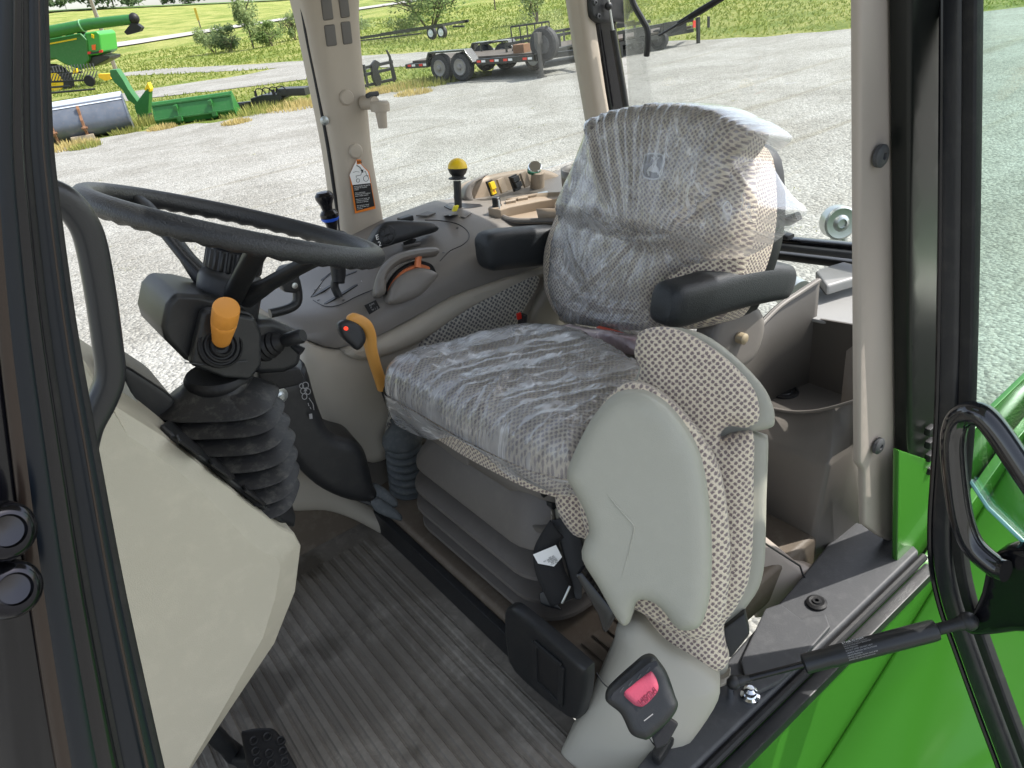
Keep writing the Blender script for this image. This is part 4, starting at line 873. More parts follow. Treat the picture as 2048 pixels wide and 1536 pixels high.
# ---- rear window
t = thing('rear_window', 'wide rear window with a black double rail along its lower edge', 'window', Pa(1580, 480, 1.68))
gl = pxs(Pa, [(1235, -200), (1800, -320), (1800, 500), (1480, 462), (1270, 420)], 1.7)
obj('glass_pane', B().prism(gl, XA*.005), GLASS, t)
def rail(y0, y1, a, hh, m, nm):
    p, q = Pa(1430, y0-(y1-y0)*.35, a), Pa(1760, y1+(y1-y0)*.25, a); return obj(nm, bar([p, q], [.018, .018], [hh, hh]), m, t)
rail(474, 494, 1.68, .010, BLACKG, 'upper_rail'); rail(486, 508, 1.665, .010, DARKTRIM, 'lower_rail')
rail(503, 528, 1.69, .011, BLACK, 'sill_seal')
o = obj('latch', bar([Pa(1498, 468, 1.65), Pa(1530, 462, 1.65), Pa(1582, 474, 1.65)], [.02, .022, .015], [.008, .012, .006]), BLACK, t)
t = thing('window_latch_handle', 'black latch handle poking out behind the plastic covered seat back', 'handle', Pa(1575, 437, 1.55))
obj('grip', bar([Pa(1530, 445, 1.5), Pa(1580, 440, 1.5), Pa(1597, 432, 1.5)], [.018, .018, .01], [.012, .012, .01]), BLACK, t)
t = thing('lower_rear_window', 'low rear glass panel under the window rail', 'window', Pa(1600, 560, 1.74))
obj('glass_pane', B().prism(pxs(Pa, [(1440, 490), (1800, 520), (1800, 700), (1440, 680)], 1.74), XA*.005), GLASS, t)
# linkage seen through the rear window
t = thing('lift_link_eye', 'zinc plated ball eye of the lift linkage outside the rear window', 'linkage', Pa(1675, 490, 2.1))
c = Pa(1676, 444, 2.1); ax = V((-.55, -.83, .1)).normalized()
obj('eye_ring', B().lathe(c, ax, [(.032, -.022), (.05, -.022), (.052, -.014), (.052, .02), (.046, .024), (.032, .022)], 28), STEEL, t)
obj('ball', B().lathe(c, ax, [(.016, -.024), (.018, -.028), (.03, -.016), (.032, 0), (.03, .018), (.02, .028), (.014, .03), (.013, .012)], 24), STEEL, t)
obj('shank', bar([c-UPZ*.04+XA*.01, c-UPZ*.16+XA*.03], [.024, .03], [.016, .02], XA), STEEL, t)
t = thing('lift_arm_knuckle', 'grey metal knuckle and green arm visible below the armrest outside', 'linkage', Pa(1585, 590, 1.95))
obj('knuckle', B().lathe(Pa(1575, 580, 1.95), V((.2, 1, .1)), [(.02, -.05), (.05, -.05), (.052, 0), (.03, .03), (.03, .06)], 22), STEEL, t)
obj('arm', B().beam(Pa(1590, 590, 1.98), Pa(1640, 640, 2.05), .05, .09), BLACK, t, .01)
# ---- right side window glass and front edge
t = thing('side_window', 'clear right side window between the two far pillars', 'window', (1.2, 1.9, 1.95))
obj('glass_pane', B().prism([V((.9, 1.89, 1.86)), V((1.72, 1.89, 1.86)), V((1.82, 1.89, 2.7)), V((1.02, 1.89, 2.7))], V((0, .005, 0))), GLASS, t)
t = thing('quarter_glass_edge', 'pale green glass edge strip beside the front of the console', 'glass edge', Pb(560, 710, 1.62))
obj('strip', B().prism(pxs(Pb, [(597, 637), (607, 640), (606, 660), (590, 700), (522, 790), (508, 782), (560, 700)], 1.66), YB*.006), GREENM, t)
obj('grey_panel', pillow(spl(pxs(Pb, [(560, 660), (590, 610), (625, 585), (640, 600), (610, 680), (560, 760), (530, 790), (545, 720)], 1.75), 3, True), (.5, 1.75, 1.7), frame((-.3, -1, 0)), .02, .03, .014, .02), mat('dull_green_grey', (.33, .37, .33), .4), t)
# ---- left rear (B) pillar near the open door
t = thing('door_pillar', 'pinkish beige cab pillar beside the open door with two dark round caps', 'pillar', Pb(1750, 1080, .55))
ol = pxs(Pb, [(1711, -120), (1818, -120), (1816, 300), (1811, 700), (1801, 1094), (1756, 1072), (1724, 1048), (1722, 938), (1713, 925), (1712, 500)], .53)
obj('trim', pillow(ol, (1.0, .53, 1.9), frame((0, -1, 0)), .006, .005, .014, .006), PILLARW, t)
for x, y in ((1763, 312), (1758, 892)):
    o = obj('cap', B().lathe(Pb(x, y, .516), -YB, [(.0155, -.004), (.0155, .002), (.012, .0045), (.005, .005), (.0045, .001)], 24), DARKTRIM, t)
b = B()
for k, (dx, r) in enumerate(((18, .0035), (25, .005))): b.tube(pxs(Pb, [(1803+dx, -120), (1799+dx, 400), (1794+dx, 800), (1788+dx, 1085)], .51), r, 8)
obj('door_seal', b, BLACKG, t)
ol = pxs(Pb, [(1812, -120), (1880, -120), (1880, 800), (1878, 985), (1845, 960), (1812, 955)], .5)
obj('hinge_panel', pillow(ol, (1.1, .5, 1.9), frame((0, -1, 0)), .006, .008, .02, .02), mat('dull_black_gloss', (.008, .009, .008), .3, spec=.3), t)
b = B()
for i in range(4): b.box(Pb(1860, 860+26*i, .485), (.012, .006, .008))
obj('hinge_block', b, RUBBER, t, .003)
# ---- fender and lower side
GFEND = GREEN
t = thing('rear_fender', 'glossy bright green rear fender outside the door sill', 'fender', (1.1, .2, .7))
prof = spl([V((a, 0, z)) for a, z in [(.1, .70), (.5, .78), (.8, .89), (1.1, 1.05), (1.4, 1.23), (1.7, 1.41), (2.05, 1.54), (2.5, 1.56)]], 6)
rows = []
for p in prof:
    r = []
    for bb, dz in [(.455, 0), (.44, .012), (.38, .03), (.2, .045), (.0, .05), (-.12, .03), (-.17, -.01), (-.185, -.08)]: r.append(V((p.x-dz*.6, bb, p.z+dz*.8)))
    rows.append(r)
b = B().grid(rows); o = obj('fender_skin', b, GFEND, t); md = o.modifiers.new('thick', 'SOLIDIFY'); md.thickness = .006
ol = [V((-.3, .452, 1.262)), V((1.26, .452, 1.262)), V((1.3, .452, 1.28)), V((1.6, .452, 1.40)), V((2.3, .452, 1.56)), V((2.3, .45, .7)), V((-.3, .45, .7))]
b = B().prism(ol, V((0, .02, 0))); obj('side_panel', b, GFEND, t, .003)
q0_ = Pb(1798, 900, .485); q1_ = Pb(1888, 930, .485)
ol = [V((1.2, .485, 1.25)), q0_, q1_, V((1.5, .485, 1.5)), V((2.3, .485, 1.56)), V((2.3, .485, 1.0)), V((1.4, .485, 1.0))]
obj('inner_panel', B().prism(ol, V((0, .012, 0))), GFEND, t, .003)
obj('wheel_well', B().lathe(V((2.05, .1, .78)), YB, [(.3, -.28), (.72, -.28), (.78, -.2), (.78, .28), (.72, .32), (.3, .32)], 40), TYRE, t)
# ---- sill
t = thing('door_sill', 'black dusty door sill trim running beneath the instructor seat', 'sill', (.7, .52, 1.27))
SILLM = mat('dusty_sill', (.05, .052, .056), .55, bump=.15, bscale=300, dust=.3, vscale=9, dustcol=(.14, .14, .14))
b = B().prism([V((-.2, .47, 1.268)), V((1.245, .47, 1.268)), V((1.262, .50, 1.268)), V((1.24, .62, 1.268)), V((.98, .585, 1.268)), V((.62, .55, 1.268)), V((.45, .525, 1.268)), V((-.2, .51, 1.268))], UPZ*.032); obj('trim', b, SILLM, t, .006, 3)
obj('edge_seal', B().tube([V((-.2, .462, 1.285)), V((1.25, .462, 1.285))], .0085, 10), RUBBER, t)
obj('lower_ledge', B().box((.52, .445, 1.262), (.73, .012, .012)), BLACK, t, .003)
c = Pz(1633, 1207, 1.301); obj('grommet', B().lathe(c, UPZ, [(.019, 0), (.019, .004), (.014, .007), (.009, .006), (.008, .009), (.004, .009), (.0035, .004)], 22), RUBBER, t)
b = B().prism(pxs(Pz, [(1480, 1330), (1530, 1225), (1560, 1215), (1600, 1245), (1650, 1235), (1660, 1262), (1600, 1330), (1560, 1370), (1500, 1400)], 1.301), UPZ*.012); obj('rubber_pad', b, SILLM, t, .004)
b = B().prism(pxs(Pz, [(1380, 1400), (1400, 1408), (1320, 1536), (1300, 1520)], 1.302), UPZ*.02); obj('clip', b, BLACK, t, .005)
obj('ball_stud', B().lathe(Pz(1500, 1395, 1.3), UPZ, [(.016, 0), (.016, .006), (.011, .008), (.011, .02), (.006, .024)], 16), CHROME, t)
t = thing('lower_pillar_trim', 'beige moulded trim wedge between the storage bin and the door sill', 'trim panel', Pz(1590, 1200, 1.3))
b = pillow(pxs(Pb, [(1528, 1085), (1560, 1098), (1600, 1130), (1640, 1135), (1700, 1075), (1712, 1082), (1628, 1172), (1575, 1228), (1530, 1255)], .60), (1.0, .60, 1.35), frame((-.5, -1, .3)), .012, .015, .01, .03); obj('panel', b, mat('pinkish_trim', (.36, .31, .265), .55, bump=.1, bscale=700), t)
b = B().tube(pxs(Pb, [(1530, 1087), (1600, 1132), (1606, 1150), (1627, 1172)], .585), .002, 6); obj('seam', b, INK, t)
# front lower body on the left
t = thing('front_body_panel', 'green body panel at the lower left beyond the black door post', 'panel', Pb(40, 1500, .66))
obj('panel', pillow(pxs(Pb, [(-80, 1150), (8, 1230), (40, 1330), (95, 1560), (95, 1700), (-80, 1700)], .60), (-.15, .6, 1.6), frame((.2, -1, .1)), .015, .02, .02, .03), GREEN, t)
# ================================================================== FOREGROUND FRONT POST
t = thing('front_door_post', 'dark glossy door post close to the camera along the left edge', 'pillar', Pb(300, 1530, .5))
def swept(off, w0, m, nm, b0=.5, r=None, fl=.6):
    edge_ = [(92, -80), (94, 0), (101, 200), (110, 340), (150, 640), (192, 880), (252, 1200), (325, 1536), (350, 1640)]
    pts = []; rs = []
    for x, y in edge_:
        k = .55+.45*min(1, max(0, y)/1536)*1.0; p = Pb(x-off*k, y, b0); pts.append(p); rs.append((p-CAM).length/FPX*w0*k*.5)
    return obj(nm, B().tube(spl(pts, 4), list(np.interp(np.linspace(0, 1, (len(pts)-1)*4+1), np.linspace(0, 1, len(rs)), rs)), 16, fl, up=YB), m, t)
swept(14, 26, RUBBER, 'inner_seal', .5)
swept(52, 62, mat('navy_gloss', (.006, .009, .014), .3, coat=.05, spec=.35), 'seal_face', .5)
swept(92, 34, RUBBER, 'outer_seal', .497)
swept(120, 44, BLACKG, 'post_tube', .49)
swept(158, 46, mat('navy_gloss', (0,0,0)), 'post_face', .488)
swept(192, 30, BRONZEREFL, 'bronze_reflection', .487)
swept(256, 116, BLACKG, 'outer_tube', .5)
swept(30, 5, BRONZEREFL, 'edge_line', .487)
for x, y in ((14, 1062), (28, 1178)):
    o = obj('striker_knob', B().lathe(Pb(x-25, y, .47), Pb(x+25, y, .435)-Pb(x-25, y, .47), [(.008, -.03), (.008, 0), (.013, .001), (.0158, .004), (.0172, .008), (.0176, .012), (.0172, .016), (.0158, .020), (.013, .0228), (.0095, .0235), (.0085, .021), (.002, .0205)], 40), mat('dark_chrome', (.03, .03, .036), .12, .9), t, smooth=62)
# ================================================================== RIGHT CONSOLE
t = thing('side_console', 'beige and taupe right hand control console between seat and side window', 'console', (1.0, 1.65, 1.25))
CON = t
# lower body with the fabric insert
ol = spl(pxs(Pb, [(598, 745), (612, 692), (668, 700), (747, 676), (830, 633), (907, 589), (1000, 555), (1088, 528), (1180, 530), (1180, 760), (1100, 860), (900, 890), (800, 905), (742, 925), (700, 902), (660, 880), (628, 830), (605, 790)], 1.47), 3, True)
b = pillow(ol, (.8, 1.49, 1.55), frame((0, -1, 0)), .03, .05, .015, .32); obj('body', b, BEIGE, t)
obj('base', B().box((1.1, 1.69, 1.33), (.62, .21, .12)), TAUPED, t, .01)
ol = spl(pxs(Pb, [(690, 700), (747, 682), (830, 640), (907, 596), (1000, 562), (1090, 535), (1092, 552), (1060, 560), (1000, 588), (930, 622), (860, 668), (800, 700), (720, 720)], 1.44), 3, True)
obj('upper_rail', pillow(ol, (.8, 1.46, 1.6), frame((0, -1, .15)), .02, .022, .01, .03), BEIGE, t)
ol = spl(pxs(Pb, [(838, 696), (870, 660), (907, 634), (980, 590), (1050, 555), (1072, 550), (1078, 562), (1065, 590), (1040, 630), (1020, 670), (1000, 720), (900, 760), (800, 870), (778, 890), (775, 860), (800, 760)], 1.430), 3, True)
obj('fabric_insert', pillow(ol, (.8, 1.452, 1.55), frame((0, -1, 0)), .008, .012, .012, .02), FABRICS, t)
# upper taupe cover, lofted along its length
SEAM = [Pb(x, y, 1.455) for x, y in [(617, 690), (668, 702), (747, 677), (830, 633), (907, 590), (1000, 558), (1078, 535)]]
def seamz(a): return float(np.interp(a, [p.x for p in SEAM], [p.z for p in SEAM]))
def topz(a): return float(np.interp(a, [.42, .6, .7, .82, .95, 1.05, 1.15, 1.25, 1.8], [1.803, 1.803, 1.815, 1.832, 1.856, 1.866, 1.862, 1.852, 1.852]))
def outz(a): return float(np.interp(a, [.42, .6, .75, .9, 1.05, 1.2, 1.8], [1.80, 1.805, 1.855, 1.878, 1.885, 1.86, 1.86]))
def topat(a, bb): 
    k = min(1, max(0, (bb-1.54)/.22)); return topz(a)*(1-k)+outz(a)*k
rows = []
for a in np.concatenate([.452+.12*(1-np.cos(np.linspace(0.12, math.pi/2, 9))), np.linspace(.6, 1.78, 40)]):
    a = float(a); q = min(1, max(0, (.575-a)/.125)); bi = 1.455+.20*(1-math.sqrt(max(0, 1-q*q))); bo = 1.87-.1*(1-math.sqrt(max(0, 1-q*q)))
    zs, zt, zo = seamz(a), topz(a), outz(a); r = []
    w_ = min(1.0, (bo-bi)/.4)
    for f_, z in [(0, zs), (.0, zs+.35*(zt-zs)), (.01, zt-.03), (.025, zt-.012), (.06, zt-.002)]: r.append(V((a, bi+f_*1.0*w_*1.2, z)))
    for k in range(1, 8): bb = bi+.07*w_+(bo-bi-.11*w_)*k/7; r.append(V((a, bb, topat(a, bb))))
    for f_, z in [(.015, zo-.012), (.0, zo-.04), (0, zs-.05)]: r.append(V((a, bo-f_, z)))
    rows.append(r)
b = B().grid(rows); o = len(b.v); b.f.append(tuple(range(len(rows[0]))))
obj('top_cover', b, TAUPE, t, smooth=50)
def Ps(x, y, lift=0.0):     # point on the cover's top surface
    z = 1.83
    for _ in range(12):
        p = Pz(x, y, z); z = topat(p.x, p.y)
    return Pz(x, y, z+lift)
def line(nm, px_, r, m, n=5): 
    return obj(nm, B().tube(spl([Ps(x, y, .0004) for x, y in px_], n), r, 6), m, t)
line('seam', [(626, 600), (650, 612), (678, 610), (715, 592), (752, 577)], .0011, INK)
line('seam', [(622, 594), (640, 570), (662, 545), (690, 530)], .0011, INK)
line('seam', [(850, 440), (880, 441), (915, 448), (935, 462), (938, 476), (925, 490), (900, 502), (880, 522)], .0011, INK)
def slot(x0, y0, x1, y1): 
    p, q = Ps(x0, y0, .0), Ps(x1, y1, .0); k = (q-p).normalized(); s_ = UPZ.cross(k).normalized()*.0048
    pts = [p-s_, q-s_, q+k*.004, q+s_, p+s_, p-k*.004]; obj('slot', B().prism([v+UPZ*.0008 for v in pts], -UPZ*.01), INK, t)
for s_ in ((625, 593, 664, 570), (651, 607, 713, 570), (644, 560, 660, 548), (686, 553, 711, 543)): slot(*s_)
for x, y, s_ in ((722, 564, '1'), (640, 577, 'FWD'), (704, 537, '4'), (688, 541, 'N'), (720, 536, '3')):
    text('gear_mark', s_, Ps(x, y, .001), E2*.4+E1, UPZ.cross(E2*.4+E1), .010, WHITE, t, ext=.0001)
for x, y in ((630, 580), (637, 600), (687, 600), (915, 456), (887, 505)): obj('screw', B().lathe(Ps(x, y), UPZ, [(.003, 0), (.003, .0008)], 10), INK, t)
# range lever
t = thing('range_lever', 'black range shift lever with rubber sleeve standing in the console slots', 'lever', Ps(680, 590))
p0 = Ps(680, 592); p1 = Pd(669, 572, (p0-CAM).dot(FW)-.01); p2 = Pd(677, 548, (p0-CAM).dot(FW)-.02); p3 = Pd(674, 500, (p0-CAM).dot(FW)-.04)
obj('stem', B().tube(spl([p0-UPZ*.01, p1, p2], 5), .0095, 12), BLACK, t)
obj('sleeve', B().tube([Pd(677, 566, (p0-CAM).dot(FW)-.02), p2, p3], [.014, .017, .021], 16), RUBBER, t)
obj('lever_knob', B().sphere(Pd(676, 482, (p0-CAM).dot(FW)-.05), .03, 14, (1, 1, .8)), BLACK, t)
# hand throttle dial
t = thing('throttle_lever', 'salmon orange hand throttle tab on a half round dial of the console', 'lever', Pb(835, 580, 1.5))
c = Pb(846, 601, 1.475)
ol = spl(pxs(Pb, [(778, 597), (790, 566), (812, 545), (840, 535), (862, 540), (873, 550), (862, 566), (838, 590), (808, 604), (785, 608)], 1.448), 4, True)
obj('dial_cover', pillow(ol, (.7, 1.452, 1.8), frame((-.1, -1, .35)), .016, .02, .008, .05), TAUPE, t)
ol = spl(pxs(Pb, [(772, 586), (786, 556), (808, 535), (838, 523), (862, 528), (872, 545), (862, 541), (840, 533), (812, 543), (790, 564), (780, 590)], 1.475), 4, True)
obj('scale_ring', B().prism(ol, YB*.012), INK, t)
ol = spl(pxs(Pb, [(779, 583), (790, 562), (811, 541), (838, 530), (858, 533), (858, 540), (838, 537), (812, 547), (793, 566), (784, 586)], 1.466), 4, True)
obj('orange_arc', B().prism(ol, YB*.012), SALMON, t, .002)
obj('tab', bar([Pb(835, 536, 1.462), Pb(836, 520, 1.47), Pb(838, 507, 1.475)], [.008, .007, .0075], [.006, .006, .007], YB), SALMON, t)
b = B().tube(spl([Ps(785, 532, .002), Ps(800, 523, .002), Ps(826, 516, .002)], 4), .0012, 5); obj('scale_line', b, WHITE, t)
ol = spl(pxs(Pb, [(748, 592), (752, 560), (765, 530), (790, 508), (830, 498), (870, 498), (872, 512), (835, 516), (800, 525), (775, 550), (770, 588)], 1.478), 4, True)
obj('dial_shoulder', pillow(ol, (.7, 1.478, 1.82), frame((-.3, -1, .5)), .018, .022, .008, .03), TAUPE, t)
# joystick base / selector
t = thing('selector_arm', 'black wedge shaped selector arm with white numbers lying along the console', 'lever', Pb(800, 480, 1.6))
ol = spl(pxs(Pb, [(741, 492), (752, 468), (762, 452), (775, 442), (800, 440), (840, 443), (864, 447), (872, 456), (866, 465), (836, 474), (790, 488), (757, 497)], 1.60), 3, True)
obj('arm_body', pillow(ol, (.8, 1.6, 1.9), frame((-.15, -1, .3)), .012, .014, .008, .05), BLACK, t)
obj('cap', B().box(Pb(811, 438, 1.63), (.018, .012, .007), (XA, YB, UPZ)), BLACK, t, .003)
for x, y, s_ in ((752, 480, 'E'), (757, 493, '2')): text('mark', s_, Pb(x, y, 1.583), XA, UPZ, .017, WHITE, t, ext=.0004)
b = B(); c = Pb(773, 470, 1.585)
b.tube(circ(c, -YB, .024, 22)+circ(c, -YB, .024, 22)[:1], .0008, 5)
for dx, dz in ((-.009, .009), (.009, .009), (-.009, -.009), (.009, -.009)):
    k = c+XA*dx*.8+UPZ*dz+XA*dz*-.3; b.tube([k+V((i*.007, 0, j*.008)) for i, j in ((-1, -1), (1, -1), (1, 1), (-1, 1), (-1, -1))], .001, 4)
obj('gate_diagram', b, INK, t)
t = thing('rocker_switch', 'small black three position rocker switch on the console below the selector arm', 'switch', Ps(820, 487))
X = (E1+E2*.25).normalized(); Y = UPZ.cross(X)
obj('bezel', B().box(Ps(822, 488, .003), (.024, .011, .004), (X, Y, UPZ)), TAUPE, t, .003); obj('rocker', B().prism([Ps(808, 491, .007), Ps(830, 485, .007), Ps(833, 480, .014), Ps(824, 479, .014), Ps(806, 487, .007)], V((0, 0, .003))), INK, t, .001)
t = thing('console_decal', 'small square black instruction decal on the console side', 'decal', Pb(745, 615, 1.45))
q = [Pb(x, y, 1.449) for x, y in [(729, 611), (752, 600), (760, 616), (739, 629)]]; obj('plate', B().prism(q, YB*.002), INK, t)
for i, s_ in enumerate(('RPM', 'P', 'N 1 2')): text('decal_text', s_, q[0].lerp(q[3], .3+.25*i)+(q[1]-q[0])*.3, q[1]-q[0], q[0]-q[3], .007, GREYP, t, ext=.0001)
# yellow ball lever
t = thing('yellow_ball_lever', 'tall black lever with a big yellow ball knob standing behind the console', 'lever', Ps(917, 412))
d0 = (Ps(917, 414)-CAM).dot(FW)
obj('stem', B().tube([Pd(917, 420, d0), Pd(914, 362, d0-.03)], .0105, 14), BLACK, t)
bc = Pd(915, 333, d0-.045); sx = (Pd(914, 362, d0-.03)-Pd(917, 420, d0)).normalized()
obj('ball', B().lathe(bc-sx*.004, sx, [(.0265, 0), (.0255, .008), (.022, .0155), (.016, .0215), (.008, .0252), (.001, .0265)], 26), YELL, t)
obj('collar', B().lathe(bc-sx*.004, sx, [(.016, -.03), (.0165, -.02), (.022, -.014), (.0262, -.004), (.0265, 0)], 26), BLACK, t)
obj('flange', B().lathe(Pd(914.5, 358, d0-.032), sx, [(.012, -.002), (.024, 0), (.0245, .003), (.015, .006)], 26), DARKTRIM, t)
o = obj('slot_plate', B().prism([Ps(x, y, .0012) for x, y in [(888, 412), (900, 405), (960, 408), (965, 412), (940, 416), (900, 418)]], -UPZ*.004), INK, t)
t = thing('yellow_rocker', 'little black bracketed switch with a yellow paddle in front of the yellow ball lever', 'switch', Ps(908, 428))
b = B().prism([Ps(889, 433, .001), Ps(917, 430, .001), Ps(905, 430, .022), Ps(899, 432, .022)], V((.004, .012, 0))); obj('bracket', b, INK, t, .001)
obj('paddle', B().prism([Ps(905, 424, .006), Ps(914, 423, .006), Ps(919, 411, .018), Ps(909, 412, .018)], V((.003, .01, 0))), mat('lemon', (.85, .72, .02), .4), t, .002)
obj('blank_plate', B().prism([Ps(832, 433, .001), Ps(855, 425, .001), Ps(872, 428, .001), Ps(856, 434, .001)], UPZ*.004), TAUPED, t, .001)
obj('icon_plate', B().prism([Ps(920, 434, .001), Ps(934, 425, .001), Ps(944, 427, .001), Ps(930, 436, .001)], UPZ*.002), TAUPE, t, .001)
# rear switch wall and tray
t = thing('switch_panel', 'sunlit brown switch panel with storage tray at the rear end of the console', 'switch panel', Pb(1040, 400, 1.75))
SWB = 1.79
ol = spl(pxs(Pb, [(942, 408), (934, 390), (940, 372), (962, 356), (1000, 345), (1045, 338), (1080, 337), (1108, 346), (1128, 362), (1165, 355), (1210, 352), (1230, 440), (1100, 440), (1000, 430)], SWB), 3, True)
obj('wall', pillow(ol, (1.1, SWB, 1.92), frame((-.1, -1, .25)), .014, .016, .012, .06), TAN, t)
ol = spl(pxs(Pb, [(930, 400), (932, 380), (945, 363), (975, 348), (970, 353), (950, 370), (944, 388), (948, 408)], SWB-.01), 3, True)
obj('end_shoulder', pillow(ol, (1.1, SWB-.01, 1.92), frame((-.3, -1, .25)), .008, .008, .012, .05), TAUPE, t)
fr = frame((-.1, -1, .25)); sx_, sy_, sn_ = fr
def wallp(x, y, k=.016): return Pp(x, y, V((1.1, SWB, 1.92))+sn_*k, sn_)
def sw(x, y, w_, h_, m, nm, th=.008, rot=-.25, par=None):
    c = wallp(x, y); X = (sx_*math.cos(rot)-sy_*math.sin(rot)*-1*0+sy_*.12).normalized(); Y = sn_.cross(X); return obj(nm, B().box(c+sn_*th*.5, (w_, h_, th), (X, Y, sn_)), m, par or t, .002)
o = sw(982, 376, .0105, .022, INK, 'switch_bezel', .005); o2 = sw(981, 372, .008, .011, YELL, 'yellow_rocker', .012, par=o); sw(984, 384, .0075, .008, YELL, 'yellow_rocker', .009, par=o); sw(984.5, 383, .003, .004, ORP, 'orange_symbol', .0186 - .0090, par=o)
sw(1003, 371, .011, .021, TAN, 'blank_plate', .006); o = sw(1029, 366, .0125, .023, INK, 'switch_bezel', .006)
sw(1027, 359, .011, .008, BLACK, 'rocker', .013, par=o); sw(1032, 370, .011, .008, BLACK, 'rocker', .013, par=o); sw(1049, 359, .011, .022, TAN, 'blank_plate', .006)
c = wallp(1071, 352, .02); obj('socket_tower', B().lathe(c-UPZ*.03+sn_*.004, UPZ*.8+sn_*.25, [(.022, -.015), (.021, .02), (.019, .045), (.016, .046)], 20), TAN, t)
obj('socket_lid', B().lathe(wallp(1070, 335, .03), UPZ*.6+sn_*.55-XA*.3, [(.02, 0), (.0205, .004), (.018, .007)], 22), CHROME, t); obj('lid_ring', B().lathe(wallp(1068, 342, .028), UPZ*.8+sn_*.25, [(.02, -.004), (.0205, .004)], 22), mat('dark_green_ring', (.02, .12, .07), .4), t)
SHZ = 1.888
ol = pxs(Pz, [(975, 415), (990, 404), (1040, 396), (1090, 385), (1118, 388), (1135, 394), (1080, 402), (1020, 414), (1000, 420)], SHZ)
obj('shelf', B().prism(ol, -UPZ*.04), TAN, t, .004)
for x, y in ((1021, 403), (1045, 397), (1067, 391), (1086, 387)):
    X = (E1+E2*.12).normalized(); obj('key', B().box(Pz(x, y, SHZ+.003), (.014, .008, .0035), (X, UPZ.cross(X), UPZ)), TAN if x < 1080 else STEEL, t, .0015)
obj('rotary_knob', B().lathe(Pz(994, 412, SHZ), UPZ, [(.013, 0), (.013, .003), (.0115, .004), (.011, .022), (.009, .024)], 22), BLACK, t)
obj('knob_mark', B().box(Pz(998, 406, SHZ+.012)-E2*.011, (.0008, .003, .011)), WHITE, t)
ol = spl(pxs(Pz, [(1000, 425), (1030, 416), (1085, 407), (1150, 405), (1190, 410), (1180, 440), (1100, 440), (1040, 441), (1012, 436)], 1.868), 3, True)
b = B().tube(ol+ol[:1], .006, 8); obj('tray_rim', b, TAUPE, t); obj('tray_floor', B().prism([p-UPZ*.004 for p in ol], -UPZ*.004), TAN, t)
b = B(); b.grid([[p+UPZ*.0 for p in ol[2:20]], [p+UPZ*.028+YB*.006 for p in ol[2:20]]]); o = obj('tray_back', b, TAN, t); md = o.modifiers.new('thick', 'SOLIDIFY'); md.thickness = .004
b = B(); cc = Pz(1165, 372, 1.9); b.grid([[p for p in circ(cc, UPZ, .055, 26)], [p+UPZ*.05 for p in circ(cc, UPZ, .055, 26)]], cv=True); o = obj('cup_holder', b, TAUPED, t); md = o.modifiers.new('thick', 'SOLIDIFY'); md.thickness = .005
# loader joysticks beyond the pillar
for i, (x, y, l, blue) in enumerate(((650, 400, 'black knobbed control lever beside the pillar, the upper one', 0), (660, 436, 'black control lever knob with a blue ring beside the pillar', 1))):
    t = thing('control_lever', l, 'lever', Pb(x+6, y+70, 1.78), 'control levers beside the pillar')
    a = Pb(x, y, 1.78); q = Pb(x+8, y+34, 1.78); dr = (a-q).normalized()
    obj('lever_knob', B().lathe(a, dr, [(.011, -.045), (.012, -.03), (.016, -.012), (.0235, .004), (.0235, .012), (.017, .02), (.005, .022)], 20), BLACKG, t)
    if blue: obj('ring', B().lathe(a, dr, [(.0205, -.006), (.0225, -.003), (.0235, .002)], 20), BLUE, t)
    obj('stem', B().tube([q+dr*.01, Pb(x+14, y+75, 1.78)], .006, 10), BLACK, t)
# ================================================================== OPERATOR SEAT
t = thing('operator_seat', 'patterned fabric driver seat under clear plastic on a taupe bellows base', 'seat', (.8, 1.05, 1.33))
BN = V((-.95, 0, .31)).normalized(); BO = V((1.08, 1.1, 1.70)); BF = frame(BN)
def Pk(x, y, k=0.0): return Pp(x, y, BO+BN*k, BN)
low = spl(pxs(Pk, [(1102, 560), (1104, 495), (1128, 425), (1162, 350), (1192, 296), (1260, 270), (1420, 268), (1495, 292), (1512, 380), (1508, 470), (1486, 550), (1450, 630), (1400, 655), (1300, 662), (1200, 655), (1135, 640), (1110, 600)]), 4, True)
obj('backrest', pillow(low, BO, BF, .06, .08, .011, .07, crown=.012), FABRIC, t)
upp = spl(pxs(Pk, [(1196, 262), (1228, 230), (1290, 214), (1360, 210), (1440, 217), (1488, 238), (1503, 262), (1490, 292), (1462, 330), (1440, 385), (1402, 432), (1372, 460), (1320, 470), (1270, 464), (1240, 440), (1212, 400), (1194, 350), (1190, 300)], .055), 4, True)
obj('head_cushion', pillow(upp, BO+BN*.050, BF, .052, .045, .011, .05, crown=.010), FABRIC, t)
o = obj('rear_shell', pillow(low, BO-BN*.07, BF, .01, .02, .03, .03), BLACK, t)
